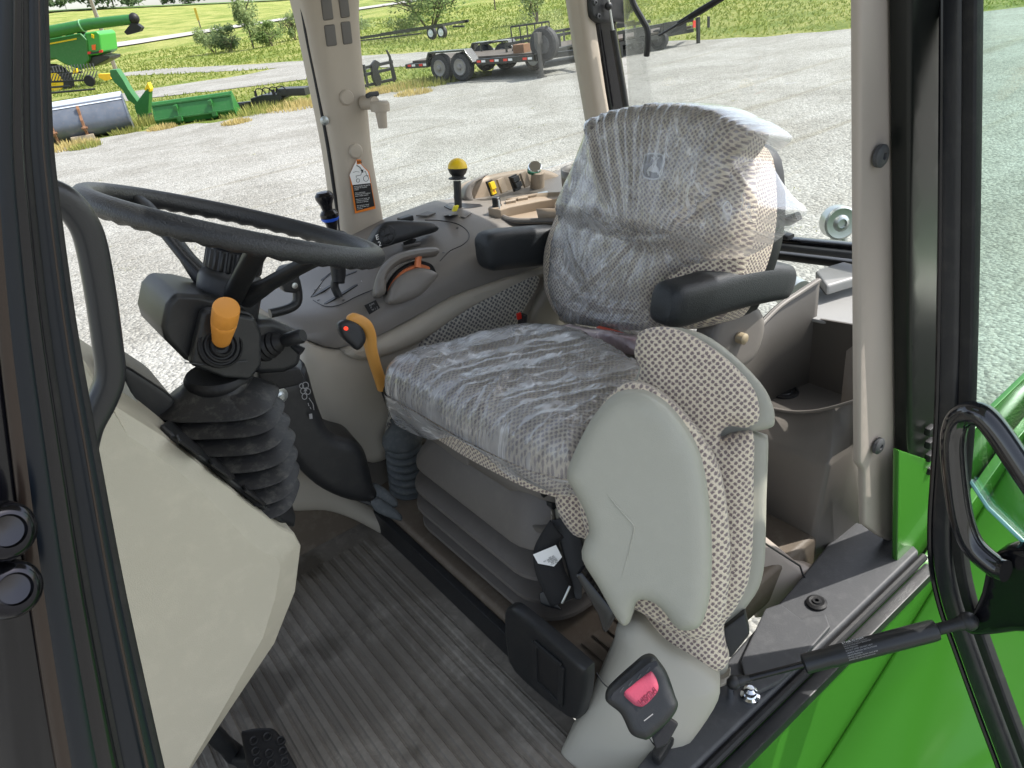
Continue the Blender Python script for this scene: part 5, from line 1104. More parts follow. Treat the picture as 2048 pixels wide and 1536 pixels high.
# embroidered emblem: rounded shield with a leaping deer
def Pe(x, y, k=.1125): return Pk(x, y, k)
sh_ = spl(pxs(Pe, [(1289, 318), (1291, 309), (1300, 306), (1312, 306), (1325, 308), (1330, 314), (1329, 330), (1325, 350), (1318, 359), (1305, 360), (1291, 357), (1285, 348), (1286, 332)]), 3, True)
em = obj('emblem', B().prism(sh_, BN*.0015), mat('emblem_patch', (.2, .2, .21), .8), t)
cc = sum(sh_, V())/len(sh_)
EMW = mat('emblem_thread', (.85, .85, .85), .8)
obj('emblem_border', B().tube([cc+(p-cc)*.94+BN*.002 for p in sh_+sh_[:1]], .0016, 6), EMW, em)
deer = pxs(Pe, [(1296, 340), (1301, 334), (1306, 330), (1309, 325), (1312, 322), (1316, 323), (1314, 328), (1314, 332), (1318, 337), (1319, 343), (1324, 352), (1322, 353), (1315, 345), (1308, 345), (1303, 343), (1298, 342), (1301, 351), (1299, 352), (1295, 344)])
obj('emblem_deer', B().prism([p+BN*.0016 for p in deer], BN*.0012), EMW, em)
b = B()
for q in ([(1312, 323), (1307, 317), (1303, 315)], [(1309, 319), (1308, 313)], [(1313, 322), (1316, 316), (1313, 312)], [(1315, 318), (1319, 314)]): b.tube([Pe(x, y, .1145) for x, y in q], .0011, 5)
obj('emblem_antlers', b, EMW, em)
# armrests
obj('armrest', bar(spl([Pb(962, 506, 1.40), Pb(985, 500, 1.40), Pb(1040, 494, 1.40), Pb(1130, 486, 1.40)], 4), [.022, .030, .033, .034, .035, .035, .035, .035, .035, .035, .035, .035, .035], [.022, .036, .043, .046, .047, .048, .048, .048, .048, .048, .048, .048, .048], n=28, e=4), ARMB, t)
pth = spl([Pb(1322, 610, .86), Pb(1360, 604, .86), Pb(1440, 580, .86), Pb(1510, 564, .86), Pb(1566, 560, .86)], 4)
k = len(pth); obj('armrest', bar(pth, [.024, .032, .036, .037]+[.038]*(k-5)+[.03], [.024, .036, .041, .043]+[.043]*(k-8)+[.042, .04, .038, .028], n=28, e=3.6), ARMB, t)
ol = spl(pxs(Pb, [(1445, 640), (1470, 618), (1500, 605), (1515, 630), (1510, 670), (1490, 715), (1455, 740), (1430, 700)], .86), 3, True)
obj('arm_bracket', pillow(ol, (1.1, .86, 1.7), frame((-.3, -1, .2)), .014, .014, .01, .05), TAUPE, t)
obj('adjust_knob', B().lathe(Pb(1485, 677, .84), -YB, [(.012, -.01), (.012, .006), (.009, .008), (.003, .009)], 20), mat('brass_knob', (.4, .33, .22), .4, .3), t)
# seat cushion
SO = V((.8, 1.05, 1.675)); SF = (XA, YB, UPZ)
def Pcu(x, y, z): p = Pz(x, y, z); return V((p.x, p.y, 1.675))
cus = spl([Pcu(*p) for p in [(778, 778, 1.69), (786, 748, 1.70), (832, 712, 1.715), (902, 682, 1.73), (972, 660, 1.735), (1060, 646, 1.735), (1160, 656, 1.735), (1280, 715, 1.735), (1330, 770, 1.72), (1270, 860, 1.70), (1200, 930, 1.675), (1150, 955, 1.675), (1110, 952, 1.675), (1050, 935, 1.675), (985, 905, 1.675), (920, 872, 1.675), (860, 836, 1.675), (805, 802, 1.68)]], 4, True)
obj('seat_cushion', pillow(cus, SO, SF, .065, .075, .011, .045, crown=.008), FABRIC, t)
obj('seat_pan', B().prism([SO+(p-SO)*.9-UPZ*.04+XA*.02 for p in cus], -UPZ*.06), BLACK, t, .01)
ol = pxs(Pa, [(832, 838), (930, 905), (935, 935), (905, 915), (862, 880), (838, 862)], .57); obj('front_guard', B().prism(ol, XA*.02), TAUPE, t, .006)
# bellows skirt
def rrect(a0, a1, b0, b1, r, z, n=6):
    out = []
    for ca, cb, q0 in ((a0+r, b0+r, math.pi), (a1-r, b0+r, 1.5*math.pi), (a1-r, b1-r, 0), (a0+r, b1-r, .5*math.pi)):
        for j in range(n+1): q = q0+math.pi/2*j/n; out.append(V((ca+math.cos(q)*r, cb+math.sin(q)*r, z)))
    return out
rings = []
for z, e in [(1.626, -.036), (1.60, -.03), (1.585, -.02), (1.520, .016), (1.513, .017), (1.510, .012), (1.506, -.05), (1.490, -.05), (1.460, .026), (1.453, .027), (1.450, .02), (1.446, -.05), (1.434, -.05), (1.408, .03), (1.401, .031), (1.398, .025), (1.394, -.046), (1.384, -.046), (1.360, .026), (1.353, .027), (1.350, .02), (1.346, -.04), (1.33, -.04)]:
    rings.append(rrect(.562-e, 1.1, .815-e, 1.265+e, .085, z))
obj('suspension_bellows', B().loft(rings), mat('bellows_taupe', (.135, .122, .11), .5, bump=.1, bscale=600, dust=.1), t, smooth=38)
b = B()
rr = rrect(.575, 1.1, .82, 1.26, .085, 1.6); 
o = obj('skirt_flange', B().grid([[p+UPZ*(.0+.012*math.sin(i*1.1)) for i, p in enumerate(rr)], [p+UPZ*(.04+.006*math.sin(i*1.1))-(p-V((.85, 1.04, 1.6)))*.03 for i, p in enumerate(rr)]], cv=True), TAUPE, t); md = o.modifiers.new('thick', 'SOLIDIFY'); md.thickness = .004
for x, y in ((917, 940), (985, 990)): obj('push_pin', B().lathe(Pa(x, y, .575), -XA, [(.008, 0), (.0075, .004), (.003, .006)], 14), INK, t)
obj('height_knob', B().lathe(Pa(1087, 1050, .60), UPZ, [(.022, -.03), (.022, -.012), (.026, -.01), (.026, .0), (.024, .012), (.02, .014)], 22), TAUPED, t)
b = B()
for x0, y0, x1, y1 in ((1000, 945, 1090, 1030), (1020, 1000, 1100, 1045), (1060, 985, 1110, 1010)): b.tube([Pa(x0, y0, .62), Pa(x1, y1, .62)], .009, 8)
obj('frame_bars', b, BLACK, t)
b = B().box(V((.80, 1.04, 1.635)), (.2, .2, .03)); obj('frame_plate', b, BLACK, t)
t = thing('belt_latch', 'small black belt latch with a red button at the right edge of the driver cushion', 'buckle', Pb(1043, 640, 1.33))
obj('body', bar([Pb(1045, 650, 1.33), Pb(1046, 628, 1.33)], [.014, .013], [.008, .007], XA), BLACK, t, .002); obj('button', B().box(Pb(1038, 632, 1.325), (.006, .003, .008)), RED, t, .001)
t = thing('seat_side_box', 'beige moulded trim corner between the backrest and the side console', 'trim panel', Pb(1080, 620, 1.42))
obj('panel', pillow(pxs(Pb, [(1065, 625), (1085, 585), (1105, 545), (1140, 560), (1140, 700), (1060, 650)], 1.42), (1, 1.42, 1.6), frame((-.3, -1, .1)), .015, .02, .012, .03), BEIGE, t)
# ================================================================== PLASTIC FILM
def ridges(lines, P, o, fr):
    out = []
    for pts, A_, w_ in lines:
        q = [P(x, y) for x, y in pts]; q = spl(q, 5); out.append(([((p-V(o)).dot(fr[0]), (p-V(o)).dot(fr[1])) for p in q], A_, w_))
    return out
def ridgeh(R_, u, v):
    u = np.asarray(u, float); v = np.asarray(v, float); h = np.zeros_like(u)
    for pts, A_, w_ in R_:
        best = np.full(u.shape, 1e9); n = len(pts)
        for i in range(n-1):
            (x0, y0), (x1, y1) = pts[i], pts[i+1]; dx, dy = x1-x0, y1-y0; l2 = dx*dx+dy*dy+1e-12; tt = np.clip(((u-x0)*dx+(v-y0)*dy)/l2, 0, 1)
            d = np.hypot(u-x0-tt*dx, v-y0-tt*dy); g = np.clip((i+tt)/(n-1), .02, 1); best = np.minimum(best, d/(w_*(.5+.8*np.sin(math.pi*g))))
        h = np.maximum(h, 0)+A_*np.exp(-np.abs(best)**1.5)*(best < 4)
    return h
def vec(f): f.vec = True; return f
def vnoise(u, v, su, sv, k): return np.array([mnoise.noise(V((a*su, b_*sv, k))) for a, b_ in zip(u, v)])
rl = random.Random(5)
L1 = []
for i in range(17):      # folds fanning from the lower edge of the head cushion up over its top
    x0 = 1262+i*7.2+rl.uniform(-4, 4); x1 = 1190+i*20.5+rl.uniform(-8, 8); y1 = 205+abs(i-9)*2.0
    L1.append(([(x0, 468), ((x0+x1)/2+rl.uniform(-5, 5), 345), (x1, y1)], rl.uniform(.006, .013), rl.uniform(.004, .0065)))
for i in range(17):      # folds of the lower part
    x0 = 1265+i*7+rl.uniform(-5, 5); x1 = 1100+i*24+rl.uniform(-10, 10)
    L1.append(([(x0, 480), ((x0*1.2+x1*.8)/2, 540), (x1, 640+rl.uniform(-30, 20))], rl.uniform(.004, .010), rl.uniform(.004, .0065)))
L1 += [([(1110, 590), (1200, 640), (1330, 640), (1420, 610)], .008, .007), ([(1105, 520), (1180, 600), (1290, 620)], .007, .006), ([(1200, 420), (1300, 478), (1380, 470), (1460, 400)], .014, .010), ([(1230, 450), (1310, 490), (1400, 470)], .010, .008),
       ([(1430, 400), (1480, 470), (1450, 560)], .012, .008), ([(1480, 330), (1540, 420), (1500, 520)], .012, .009), ([(1390, 440), (1450, 500), (1430, 600)], .009, .006), ([(1470, 300), (1530, 280), (1560, 272)], .008, .006), ([(1130, 430), (1150, 520), (1180, 560)], .010, .006)]
film_o = BO+BN*.012
RB = ridges(L1, lambda x, y: Pk(x, y, .08), film_o, BF)
film = spl(pxs(lambda x, y: Pk(x, y, .066 if x < 1260 and y > 215 else .04), [(1092, 560), (1097, 480), (1124, 415), (1165, 335), (1184, 280), (1200, 240), (1245, 216), (1330, 206), (1400, 203), (1460, 212), (1500, 230), (1532, 244), (1568, 272), (1542, 296), (1526, 318), (1540, 350), (1568, 390), (1598, 420), (1572, 446), (1545, 474), (1500, 502), (1440, 528), (1385, 548), (1345, 580), (1322, 612), (1315, 680), (1250, 682), (1180, 668), (1122, 655), (1100, 610)]), 3, True)
ybr = (Pk(1300, 470, .08)-film_o).dot(BF[1])
@vec
def fdisp(u, v, d):
    k = np.clip((v-ybr+.02)/.05, 0, 1); k = k*k*(3-2*k); e = np.minimum(1, d/.012)
    return e*(.042*k+.010+ridgeh(RB, u, v)+.005*vnoise(u, v, 14, 14, 1)+.002*vnoise(u, v, 45, 30, 4))
t = thing('backrest_cover', 'wrinkled clear plastic cover pulled over the driver backrest', 'plastic cover', BO-UPZ*.02)
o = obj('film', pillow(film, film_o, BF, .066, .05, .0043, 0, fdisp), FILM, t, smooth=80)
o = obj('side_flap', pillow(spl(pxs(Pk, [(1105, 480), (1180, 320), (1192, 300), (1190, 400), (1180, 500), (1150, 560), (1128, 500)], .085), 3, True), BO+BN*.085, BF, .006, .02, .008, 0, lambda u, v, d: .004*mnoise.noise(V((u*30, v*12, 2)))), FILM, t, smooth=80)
L2 = []
for i in range(15):      # long folds running lengthwise and across the cushion
    y0 = 690+i*16+rl.uniform(-6, 6); x0 = 800+i*13
    L2.append(([(x0, y0+60), (x0+170, y0+10+rl.uniform(-8, 8)), (x0+420, y0-40+rl.uniform(-10, 10))], rl.uniform(.003, .007), rl.uniform(.003, .0055)))
for i in range(26):
    x = rl.uniform(820, 1230); y = rl.uniform(690, 930); q = rl.uniform(-.6, 1.4); l_ = rl.uniform(25, 80)
    L2.append(([(x, y), (x+math.cos(q)*l_*.5+rl.uniform(-6, 6), y+math.sin(q)*l_*.5), (x+math.cos(q)*l_, y+math.sin(q)*l_)], rl.uniform(.003, .007), rl.uniform(.003, .005)))
L2 += [([(870, 870), (940, 830), (1010, 770), (1080, 745), (1200, 720)], .010, .007), ([(905, 880), (1000, 890), (1120, 850), (1220, 800)], .009, .006), ([(1010, 770), (960, 850), (920, 900)], .010, .006), ([(800, 760), (900, 720), (1050, 690)], .007, .006)]
fo2 = SO+UPZ*.004
RS = ridges(L2, lambda x, y: Pz(x, y, 1.745), fo2, SF)
@vec
def sdisp(u, v, d):
    e = np.minimum(1, d/.015); return e*(.008+ridgeh(RS, u, v)+.004*vnoise(u, v, 16, 16, 7)+.0025*vnoise(u, v, 50, 38, 3))
t = thing('cushion_cover', 'crinkled clear plastic cover over the driver seat cushion', 'plastic cover', SO-UPZ*.05)
cen = SO.copy(); cf = [cen+(p-cen)*1.03 for p in cus]
fb = pillow(cf, fo2, SF, .07, .07, .0046, 0, sdisp)
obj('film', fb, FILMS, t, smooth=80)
# hanging skirt of the film along the front and door side
rows = []; rim = cf+cf[:1]
n_ = len(cf); i0 = 36; seg_ = [cf[(36+j) % n_] for j in range(n_-36)]+[cf[j] for j in range(0, 14)]
for k in range(7):
    r = []
    for j, p in enumerate(seg_):
        f_ = j/(len(seg_)-1); L_ = .05+.03*math.sin(f_*9+1)+.02*math.sin(f_*23); nrm = (p-cen); nrm.z = 0; nrm.normalize()
        dn = L_*k/6; r.append(p+UPZ*.006-UPZ*dn+nrm*(.004+.010*math.sin(f_*40+k*.8)*k/6*.8-.012*(k/6)**2))
    rows.append(r)
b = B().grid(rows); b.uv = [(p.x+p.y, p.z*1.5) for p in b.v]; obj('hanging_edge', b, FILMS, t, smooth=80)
t = thing('plastic_bunch', 'pinkish bunched plastic gathered where backrest meets cushion', 'plastic film', V((.98, 1.0, 1.73)))
PO = V((1.0, 1.05, 1.725)); PF = frame((-.7, -.1, .7)); 
def Pq2(x, y): return Pp(x, y, PO, PF[2])
ol = spl(pxs(Pq2, [(1105, 690), (1130, 650), (1190, 658), (1260, 668), (1330, 680), (1345, 700), (1300, 715), (1240, 708), (1180, 716), (1120, 722)]), 4, True)
RBn = ridges([([(1110, 700), (1180, 690), (1260, 690), (1330, 700)], .012, .008), ([(1130, 660), (1200, 675), (1300, 690)], .014, .008), ([(1150, 715), (1230, 700), (1300, 708)], .010, .006), ([(1200, 662), (1240, 685), (1280, 712)], .009, .005)], Pq2, PO, PF)
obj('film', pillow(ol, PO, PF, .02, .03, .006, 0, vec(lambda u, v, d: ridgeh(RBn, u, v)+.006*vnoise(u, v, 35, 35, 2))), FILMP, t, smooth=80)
obj('red_strip', bar(spl([Pq2(1196, 655), Pq2(1230, 664), Pq2(1268, 678)], 3), [.006]*7, [.003]*7), mat('red_wrap', (.6, .1, .06), .4), t)
# ================================================================== STEERING
WN = V((math.sin(.452), 0, math.cos(.452))); WC = V((.303, 1.104, 2.137)); WY = V((0, 1, 0)); WX = WY.cross(WN)
def Wp(r, q, k=0.0): return WC+WX*(r*math.cos(q))+WY*(r*math.sin(q))+WN*k
def pix(p): v = p-CAM; d = v.dot(FW); return 1024+FPX*v.dot(RR)/d, 768-FPX*v.dot(UU)/d
t = thing('steering_wheel', 'black grained three spoke steering wheel seen almost edge on', 'steering wheel', WC-WN*.1)
rows = []
NU, NV = 150, 14
for i in range(NU):
    q = 2*math.pi*i/NU; o = Wp(.2, q); rd = (o-WC).normalized(); r = []
    for j in range(NV):
        a = 2*math.pi*j/NV; rr_ = .0158; low = max(0, -math.sin(a)-.35)
        rr_ -= .0028*low*(1+math.cos(q*44))*.9
        r.append(o+rd*(rr_*math.cos(a))+WN*(rr_*math.sin(a)))
    rows.append(r)
obj('rim', B().grid(rows, True, True), WHEELR, t, smooth=60)
def near(x, y): return min((math.hypot(pix(Wp(.2, q/100))[0]-x, pix(Wp(.2, q/100))[1]-y), q/100) for q in range(0, 628))[1]
for x, y in ((262, 392), (525, 500), (668, 500)):
    q = near(x, y)
    pts = spl([Wp(.196, q, 0), Wp(.165, q, -.012), Wp(.10, q, -.055), Wp(.035, q, -.10)], 4)
    k = len(pts); obj('spoke', bar(pts, [.012]*3+[.014]*(k-3), [.0085]*(k-3)+[.012, .014, .016], up=WN, n=16, e=3), BLACK, t)
obj('hub', B().lathe(WC, WN, [(.044, -.148), (.046, -.143), (.047, -.08), (.044, -.072), (.038, -.066)], 30), BLACK, t)
rows = []
for h_ in (-.066, -.063, -.040, -.037):
    r = []
    for j in range(96):
        a = 2*math.pi*j/96; rr_ = .038+(.0035 if (j % 4 < 2) else 0)*(1 if h_ in (-.063, -.040) else .6); r.append(WC+WN*h_+(WX*math.cos(a)+WY*math.sin(a))*rr_)
    rows.append(r)
obj('tilt_knob', B().loft(rows), INK, t); obj('hub_cap', B().lathe(WC, WN, [(.03, -.04), (.032, -.03), (.022, -.018), (.004, -.014)], 24), BLACK, t)
# ---- column housing
t = thing('steering_column', 'black plastic steering column housing with a dusty rubber bellows below', 'steering column', WC-WN*.45)
def Pm(x, y): return Pb(x, y, 1.04)
ol = [Pm(x, y) for x, y in [(324, 655), (333, 610), (352, 587), (400, 590), (452, 602), (505, 628), (520, 650), (515, 745), (495, 756), (440, 750), (372, 722), (332, 682)]]
obj('housing', B().prism(ol, YB*.15), BLACK, t, .016, 3)
ol = [Pb(x, y, 1.035) for x, y in [(372, 722), (396, 618), (412, 610), (500, 628), (514, 660), (514, 722), (492, 752), (440, 748)]]
obj('front_cover', B().prism(ol, -YB*.022), BLACK, t, .010, 3)
ol = [Pb(x, y, 1.06) for x, y in [(508, 642), (548, 640), (585, 655), (600, 672), (608, 700), (603, 735), (570, 748), (510, 752)]]
obj('stalk_housing', B().prism(ol, YB*.09-XA*.01), BLACK, t, .012, 3)
ol = [Pb(x, y, 1.1) for x, y in [(515, 745), (600, 735), (612, 760), (600, 772), (522, 790)]]; obj('lower_shroud', B().prism(ol, YB*.05), RUBBER, t, .006)
obj('cover_seam', B().tube([Pb(370, 725, 1.008), Pb(420, 731, 1.010), Pb(495, 722, 1.010)], .0008, 5), INK, t)
obj('print', B().prism([Pb(x, y, 1.034) for x, y in [(413, 627), (423, 628), (422, 631), (412, 630)]], -YB*.001), WHITE, t)
# bellows
rings = []
path = [(437, 742, 1.10, .062), (440, 758, 1.10, .066)]
ctr = [(748, 438, .050), (760, 437, .054), (770, 432, .056), (797, 440, .093), (801, 441, .094), (804, 442, .090), (807, 443, .066)]
for y_, x_, w0 in ((831, 451, .096), (863, 458, .099), (895, 467, .100), (928, 473, .100), (961, 480, .098), (992, 487, .092)): ctr += [(y_-21, x_-4, .068), (y_-3, x_-.5, w0-.003), (y_+1, x_, w0), (y_+4, x_+.5, w0-.005), (y_+7, x_+1, .070)]
bx = V((.80, .60, 0)).normalized(); axs = V((.12, -.05, 1)).normalized()
for y, x, w_ in ctr:
    c = Pd(x, y, 1.085+(y-755)*.00008); sx_ = (E1-axs*E1.dot(axs)).normalized(); sy_ = axs.cross(sx_)
    w2 = w_*.87; n = 64; r = []
    for j in range(n):
        q = 2*math.pi*j/n; cx, sy2 = math.cos(q), math.sin(q); e = 3.2
        wob = 1+.008*math.sin(q*3+y*.05)
        r.append(c+sx_*(w2*wob*math.copysign(abs(cx)**(2/e), cx))+sy_*(w2*.8*math.copysign(abs(sy2)**(2/e), sy2)))
    rings.append(r)
obj('bellows', B().loft(rings), RUBBERD, t, smooth=42)
c = Pd(437, 752, 1.085); obj('collar', B().lathe(c, axs, [(.045, -.012), (.049, -.006), (.049, .0), (.045, .006)], 30), RUBBER, t)
# shuttle lever
t = thing('shuttle_lever', 'orange shuttle lever knob on a ringed black boot at the steering column', 'lever', Pb(442, 690, 1.01))
bo = Pb(441, 692, 1.012); la = (Pd(452, 612, (bo-CAM).dot(FW)-.075)-bo).normalized(); fa = (la*.75-YB*.35+XA*.1).normalized()
obj('boot', B().lathe(bo, (-YB*.85+XA*.12+UPZ*.3), [(.031, -.008), (.031, .002), (.028, .004), (.0265, .001), (.0245, .001), (.0235, .006), (.021, .007), (.019, .003), (.017, .003), (.0155, .009), (.0125, .011), (.0105, .005)], 30), RUBBER, t)
obj('stem', B().tube([bo, bo+la*.035], .008, 12), BLACK, t)
kb = bo+la*.012; ke = Pd(453, 614, (bo-CAM).dot(FW)-.075)
L_ = (ke-kb).length; ax = (ke-kb).normalized()
obj('lever_knob', B().lathe(kb, ax, [(.0105, 0), (.0125, .004), (.0135, L_*.18), (.0165, L_*.5), (.0172, L_*.62), (.0168, L_*.63), (.0173, L_*.65), (.0175, L_*.95), (.0165, L_*.99), (.004, L_)], 28), ORANGE, t)
t = thing('stalk_lever', 'small black light stalk with a ringed boot on the right of the steering column', 'lever', Pb(545, 690, 1.06))
so_ = Pb(543, 688, 1.06); sd = (Pd(602, 672, (so_-CAM).dot(FW)-.02)-so_).normalized()
obj('boot', B().lathe(so_-sd*.015, sd, [(.024, -.006), (.0245, .004), (.021, .008), (.022, .012), (.018, .016), (.019, .02), (.015, .025), (.015, .028), (.010, .034), (.006, .042)], 26), RUBBER, t)
obj('stem', B().tube([so_+sd*.01, so_+sd*.05], .0045, 10), BLACK, t); obj('grip', B().tube([so_+sd*.022-UPZ*.0, so_+sd*.028, so_+sd*.056, so_+sd*.060], [.008, .0105, .0115, .009], 18), BLACK, t)
obj('second_stub', B().tube([Pd(585, 690, (so_-CAM).dot(FW)), Pd(604, 703, (so_-CAM).dot(FW))], [.005, .0075], 12), BLACK, t)
# black bent tube with knuckle behind the wheel
t = thing('mirror_arm', 'bent black tube with a bolted black clamp behind the steering wheel', 'arm', Pb(580, 620, 1.5))
obj('tube', B().tube(spl([Pb(540, 627, 1.5), Pb(575, 618, 1.5), Pb(593, 606, 1.5), Pb(595, 585, 1.5), Pb(590, 560, 1.5)], 5), .0105, 12), BLACK, t)
obj('clamp', B().prism([Pb(x, y, 1.48) for x, y in [(558, 548), (568, 535), (592, 530), (600, 545), (603, 580), (592, 588), (568, 585)]], YB*.03), BLACK, t, .006)
for x, y in ((583, 547), (589, 571)): obj('bolt', B().lathe(Pb(x, y, 1.479), -YB, [(.0065, 0), (.0065, .003), (.003, .004)], 12), STEEL, t)
# ---- black pedal bracket
t = thing('pedal_bracket', 'big matt black curved pedal bracket with zinc bolts and white symbols', 'bracket', Pb(720, 990, 1.3))
ol = spl([Pb(x, y, 1.30) for x, y in [(518, 772), (545, 762), (592, 752), (606, 728), (616, 740), (632, 800), (652, 852), (672, 868), (705, 876), (722, 893), (732, 928), (738, 958), (745, 975), (735, 990), (695, 992), (645, 975), (605, 945), (568, 900), (548, 850), (530, 800)]], 3, True)
obj('plate', pillow(ol, (.3, 1.3, 1.6), frame((-.15, -1, .1)), .018, .022, .01, .10), BLACK, t)
for x, y, r in ((559, 791, .0095), (714, 968, .007)): obj('bolt', B().lathe(Pb(x, y, 1.281), -YB, [(r*1.7, 0), (r*1.7, .002), (r, .003), (r, .008), (r*.5, .010), (r*.5, .014)], 14), STEEL, t)
b = B(); SY = 1.2795
def ring_(x, y, r): b.tube([Pb(p[0], p[1], SY) for p in [(x+math.cos(q)*r, y+math.sin(q)*r*1.15) for q in [i*2*math.pi/12 for i in range(13)]]], .0008, 4)
for x, y, r in ((611, 771, 6), (606, 782, 5), (616, 783, 5), (609, 793, 5), (603, 772, 4)): ring_(x, y, r)
for (x, y), (x2, y2) in (((608, 775), (614, 782)), ((613, 774), (608, 783)), ((618, 796), (626, 808)), ((626, 808), (628, 820)), ((616, 806), (618, 812)), ((620, 814), (622, 818))): b.tube([Pb(x, y, SY), Pb(x2, y2, SY)], .0008, 4)
b.prism([Pb(x, y, SY) for x, y in [(618, 828), (624, 827), (625, 837), (619, 838)]], -YB*.0006); obj('symbols', b, GREYP, t)
for i, q in enumerate(([(741, 973), (752, 966), (775, 980), (792, 997), (790, 1010), (770, 1008), (748, 990)], [(742, 1003), (755, 994), (780, 1008), (800, 1025), (798, 1036), (772, 1030), (750, 1020)])):
    tt_ = thing('foot_pedal', ['dusty grey rubber foot pedal pad, the upper of the pair below the black bracket', 'dusty grey rubber foot pedal pad, the lower of the pair below the black bracket'][i], 'pedal', Pb(770, 1030, 1.36), 'foot pedal pads'); ol = spl([Pb(x, y, 1.33-.02*i) for x, y in q], 3, True)
    obj('pad', pillow(ol, ol[0], frame((-.35, -1, .6)), .008, .008, .007, .012), BOOTG, tt_)
    obj('arm', B().tube([Pb(715, 965+30*i, 1.38), Pb(760, 992+20*i, 1.345-.02*i)], .008, 8), BLACK, tt_)
# ---- hydraulic / park lever beside the seat
t = thing('parking_lever', 'amber handled lever with a black thumb face and lit red button in a grey boot', 'lever', Pz(820, 985, 1.33))
def Pl(x, y): return Pb(x, y, 1.375)
hp = spl([Pl(766, 777), Pl(757, 750), Pl(747, 718), Pl(741, 692), Pl(738, 668), Pl(728, 648), Pl(710, 638), Pl(695, 639)], 4)
k = len(hp); obj('grip', bar(hp, list(np.interp(np.linspace(0, 1, k), [0, .1, .4, .7, .9, 1], [.0125, .012, .0125, .014, .012, .006])), list(np.interp(np.linspace(0, 1, k), [0, .1, .45, .7, .9, 1], [.0125, .0115, .0155, .019, .012, .006])), up=YB, n=18, e=2.6), ORANGEY, t)
ol = spl([Pb(x, y, 1.362) for x, y in [(677, 652), (690, 641), (708, 643), (724, 656), (730, 676), (722, 693), (711, 699), (698, 688), (683, 672)]], 4, True)
obj('thumb_face', pillow(ol, (.4, 1.362, 1.8), frame((-.2, -1, .25)), .007, .012, .005, .016), BLACK, t)
obj('red_button', B().lathe(Pb(692, 657, 1.352), (-YB+UPZ*.3-XA*.2), [(.0042, -.004), (.0042, .003), (.003, .0042)], 16), LED, t); 
obj('rod', B().tube([Pl(764, 770), Pl(782, 815), Pz(808, 870, 1.43)], [.008, .0085, .011], 12), BLACK, t)
b0 = Pz(820, 972, 1.335); b1 = Pl(797, 838); ax = (b1-b0).normalized(); L_ = (b1-b0).length
pf = [(.050, 0), (.052, .004)]
for i in range(6):
    h0 = .008+L_*.62*i/6; r0 = .050-.0012*i; pf += [(r0-.009, h0), (r0-.003, h0+L_*.03), (r0+.001, h0+L_*.06), (r0-.002, h0+L_*.09)]
pf += [(.038, L_*.66), (.048, L_*.70), (.047, L_*.74), (.036, L_*.82), (.022, L_*.90), (.017, L_*.95), (.019, L_*.99), (.012, L_)]
obj('boot', B().lathe(b0, ax, pf, 30), BOOTG, t, smooth=70)
# ================================================================== DASH SIDE
t = thing('dash_side_panel', 'large cream lower dash panel with a chamfered top edge at the left', 'dash panel', Pb(450, 1500, .95))
DBN = V((.0, -1, 0))
ol = [Pb(x, y, .92) for x, y in [(120, 650), (219, 803), (328, 871), (420, 944), (500, 1008), (560, 1052), (588, 1066), (601, 1090), (590, 1180), (548, 1285), (470, 1400), (380, 1536), (290, 1680), (60, 1680)]]
b = B(); n_ = len(ol)
cen = sum(ol, V())/n_
inn = []
for i, p in enumerate(ol):
    pass
DC = V((.06, 0, 1.7))
def shrink(p, k): 
    d = p-V((DC.x, p.y, DC.z)); L_ = d.length; return p-d/L_*k
r1 = [shrink(p, .040)-YB*.020 for p in ol]; r2 = [shrink(p, .002)-YB*.004 for p in ol]; r3 = list(ol); r4 = [p+YB*.34 for p in ol]
r00 = [shrink(p, .044)-YB*.020 for p in ol]
b.grid([r00, r1, r2, r3, r4], cv=True); b.f.append(tuple(range(n_)))
obj('panel', b, CREAM, t, .003, 2, smooth=20)
tp0 = Pb(328, 871, .92); tpn = (Pb(560, 1052, .92)-tp0).cross(YB); tpn = tpn if tpn.z > 0 else -tpn; tpn.normalize()
def Ptp(x, y, k=0.0): return Pp(x, y, tp0+tpn*k, tpn)
obj('top_trim', B().prism([Ptp(x, y) for x, y in [(316, 856), (330, 846), (372, 868), (450, 925), (540, 990), (580, 1012), (586, 1040), (584, 1056), (560, 1048), (500, 1003), (420, 939), (340, 878)]], tpn*.008), BLACK, t, .004)
for i, (x, y) in enumerate(((372, 896), (438, 944), (505, 996))):
    obj('pad', B().prism([Ptp(x+dx, y+dy, .008) for dx, dy in [(-22, -24), (-14, -27), (24, 2), (30, 14), (24, 17), (-16, -12)]], tpn*.004), RUBBER, t, .002)
b = B().prism([Pb(x, y, .95) for x, y in [(328, 866), (340, 858), (352, 866), (356, 878), (340, 882)]], -YB*.02); obj('clip', b, BLACK, t, .003)
t = thing('dash_recess', 'black recessed dash cover with grey lip between grab handle and bellows', 'dash cover', Pb(300, 830, 1.05))
obj('cover', B().prism([Pb(x, y, 1.05) for x, y in [(232, 722), (268, 742), (330, 782), (352, 800), (352, 880), (320, 862), (285, 838), (255, 790)]], YB*.14), BLACK, t, .008)
obj('grey_lip', B().prism([Pb(x, y, 1.035) for x, y in [(226, 730), (234, 728), (262, 785), (300, 838), (318, 858), (298, 842), (232, 786)]], YB*.03), mat('grey_lip', (.3, .3, .27), .5), t, .004)
obj('green_tab', B().prism([Pb(x, y, 1.2) for x, y in [(258, 733), (270, 732), (276, 742), (292, 757), (286, 758), (262, 744)]], YB*.02), mat('dark_green_tab', (.03, .08, .05), .5), t, .003)
t = thing('grab_loop', 'black moulded grab handle loop beside the dash next to the front door post', 'grab handle', Pb(190, 860, .82))
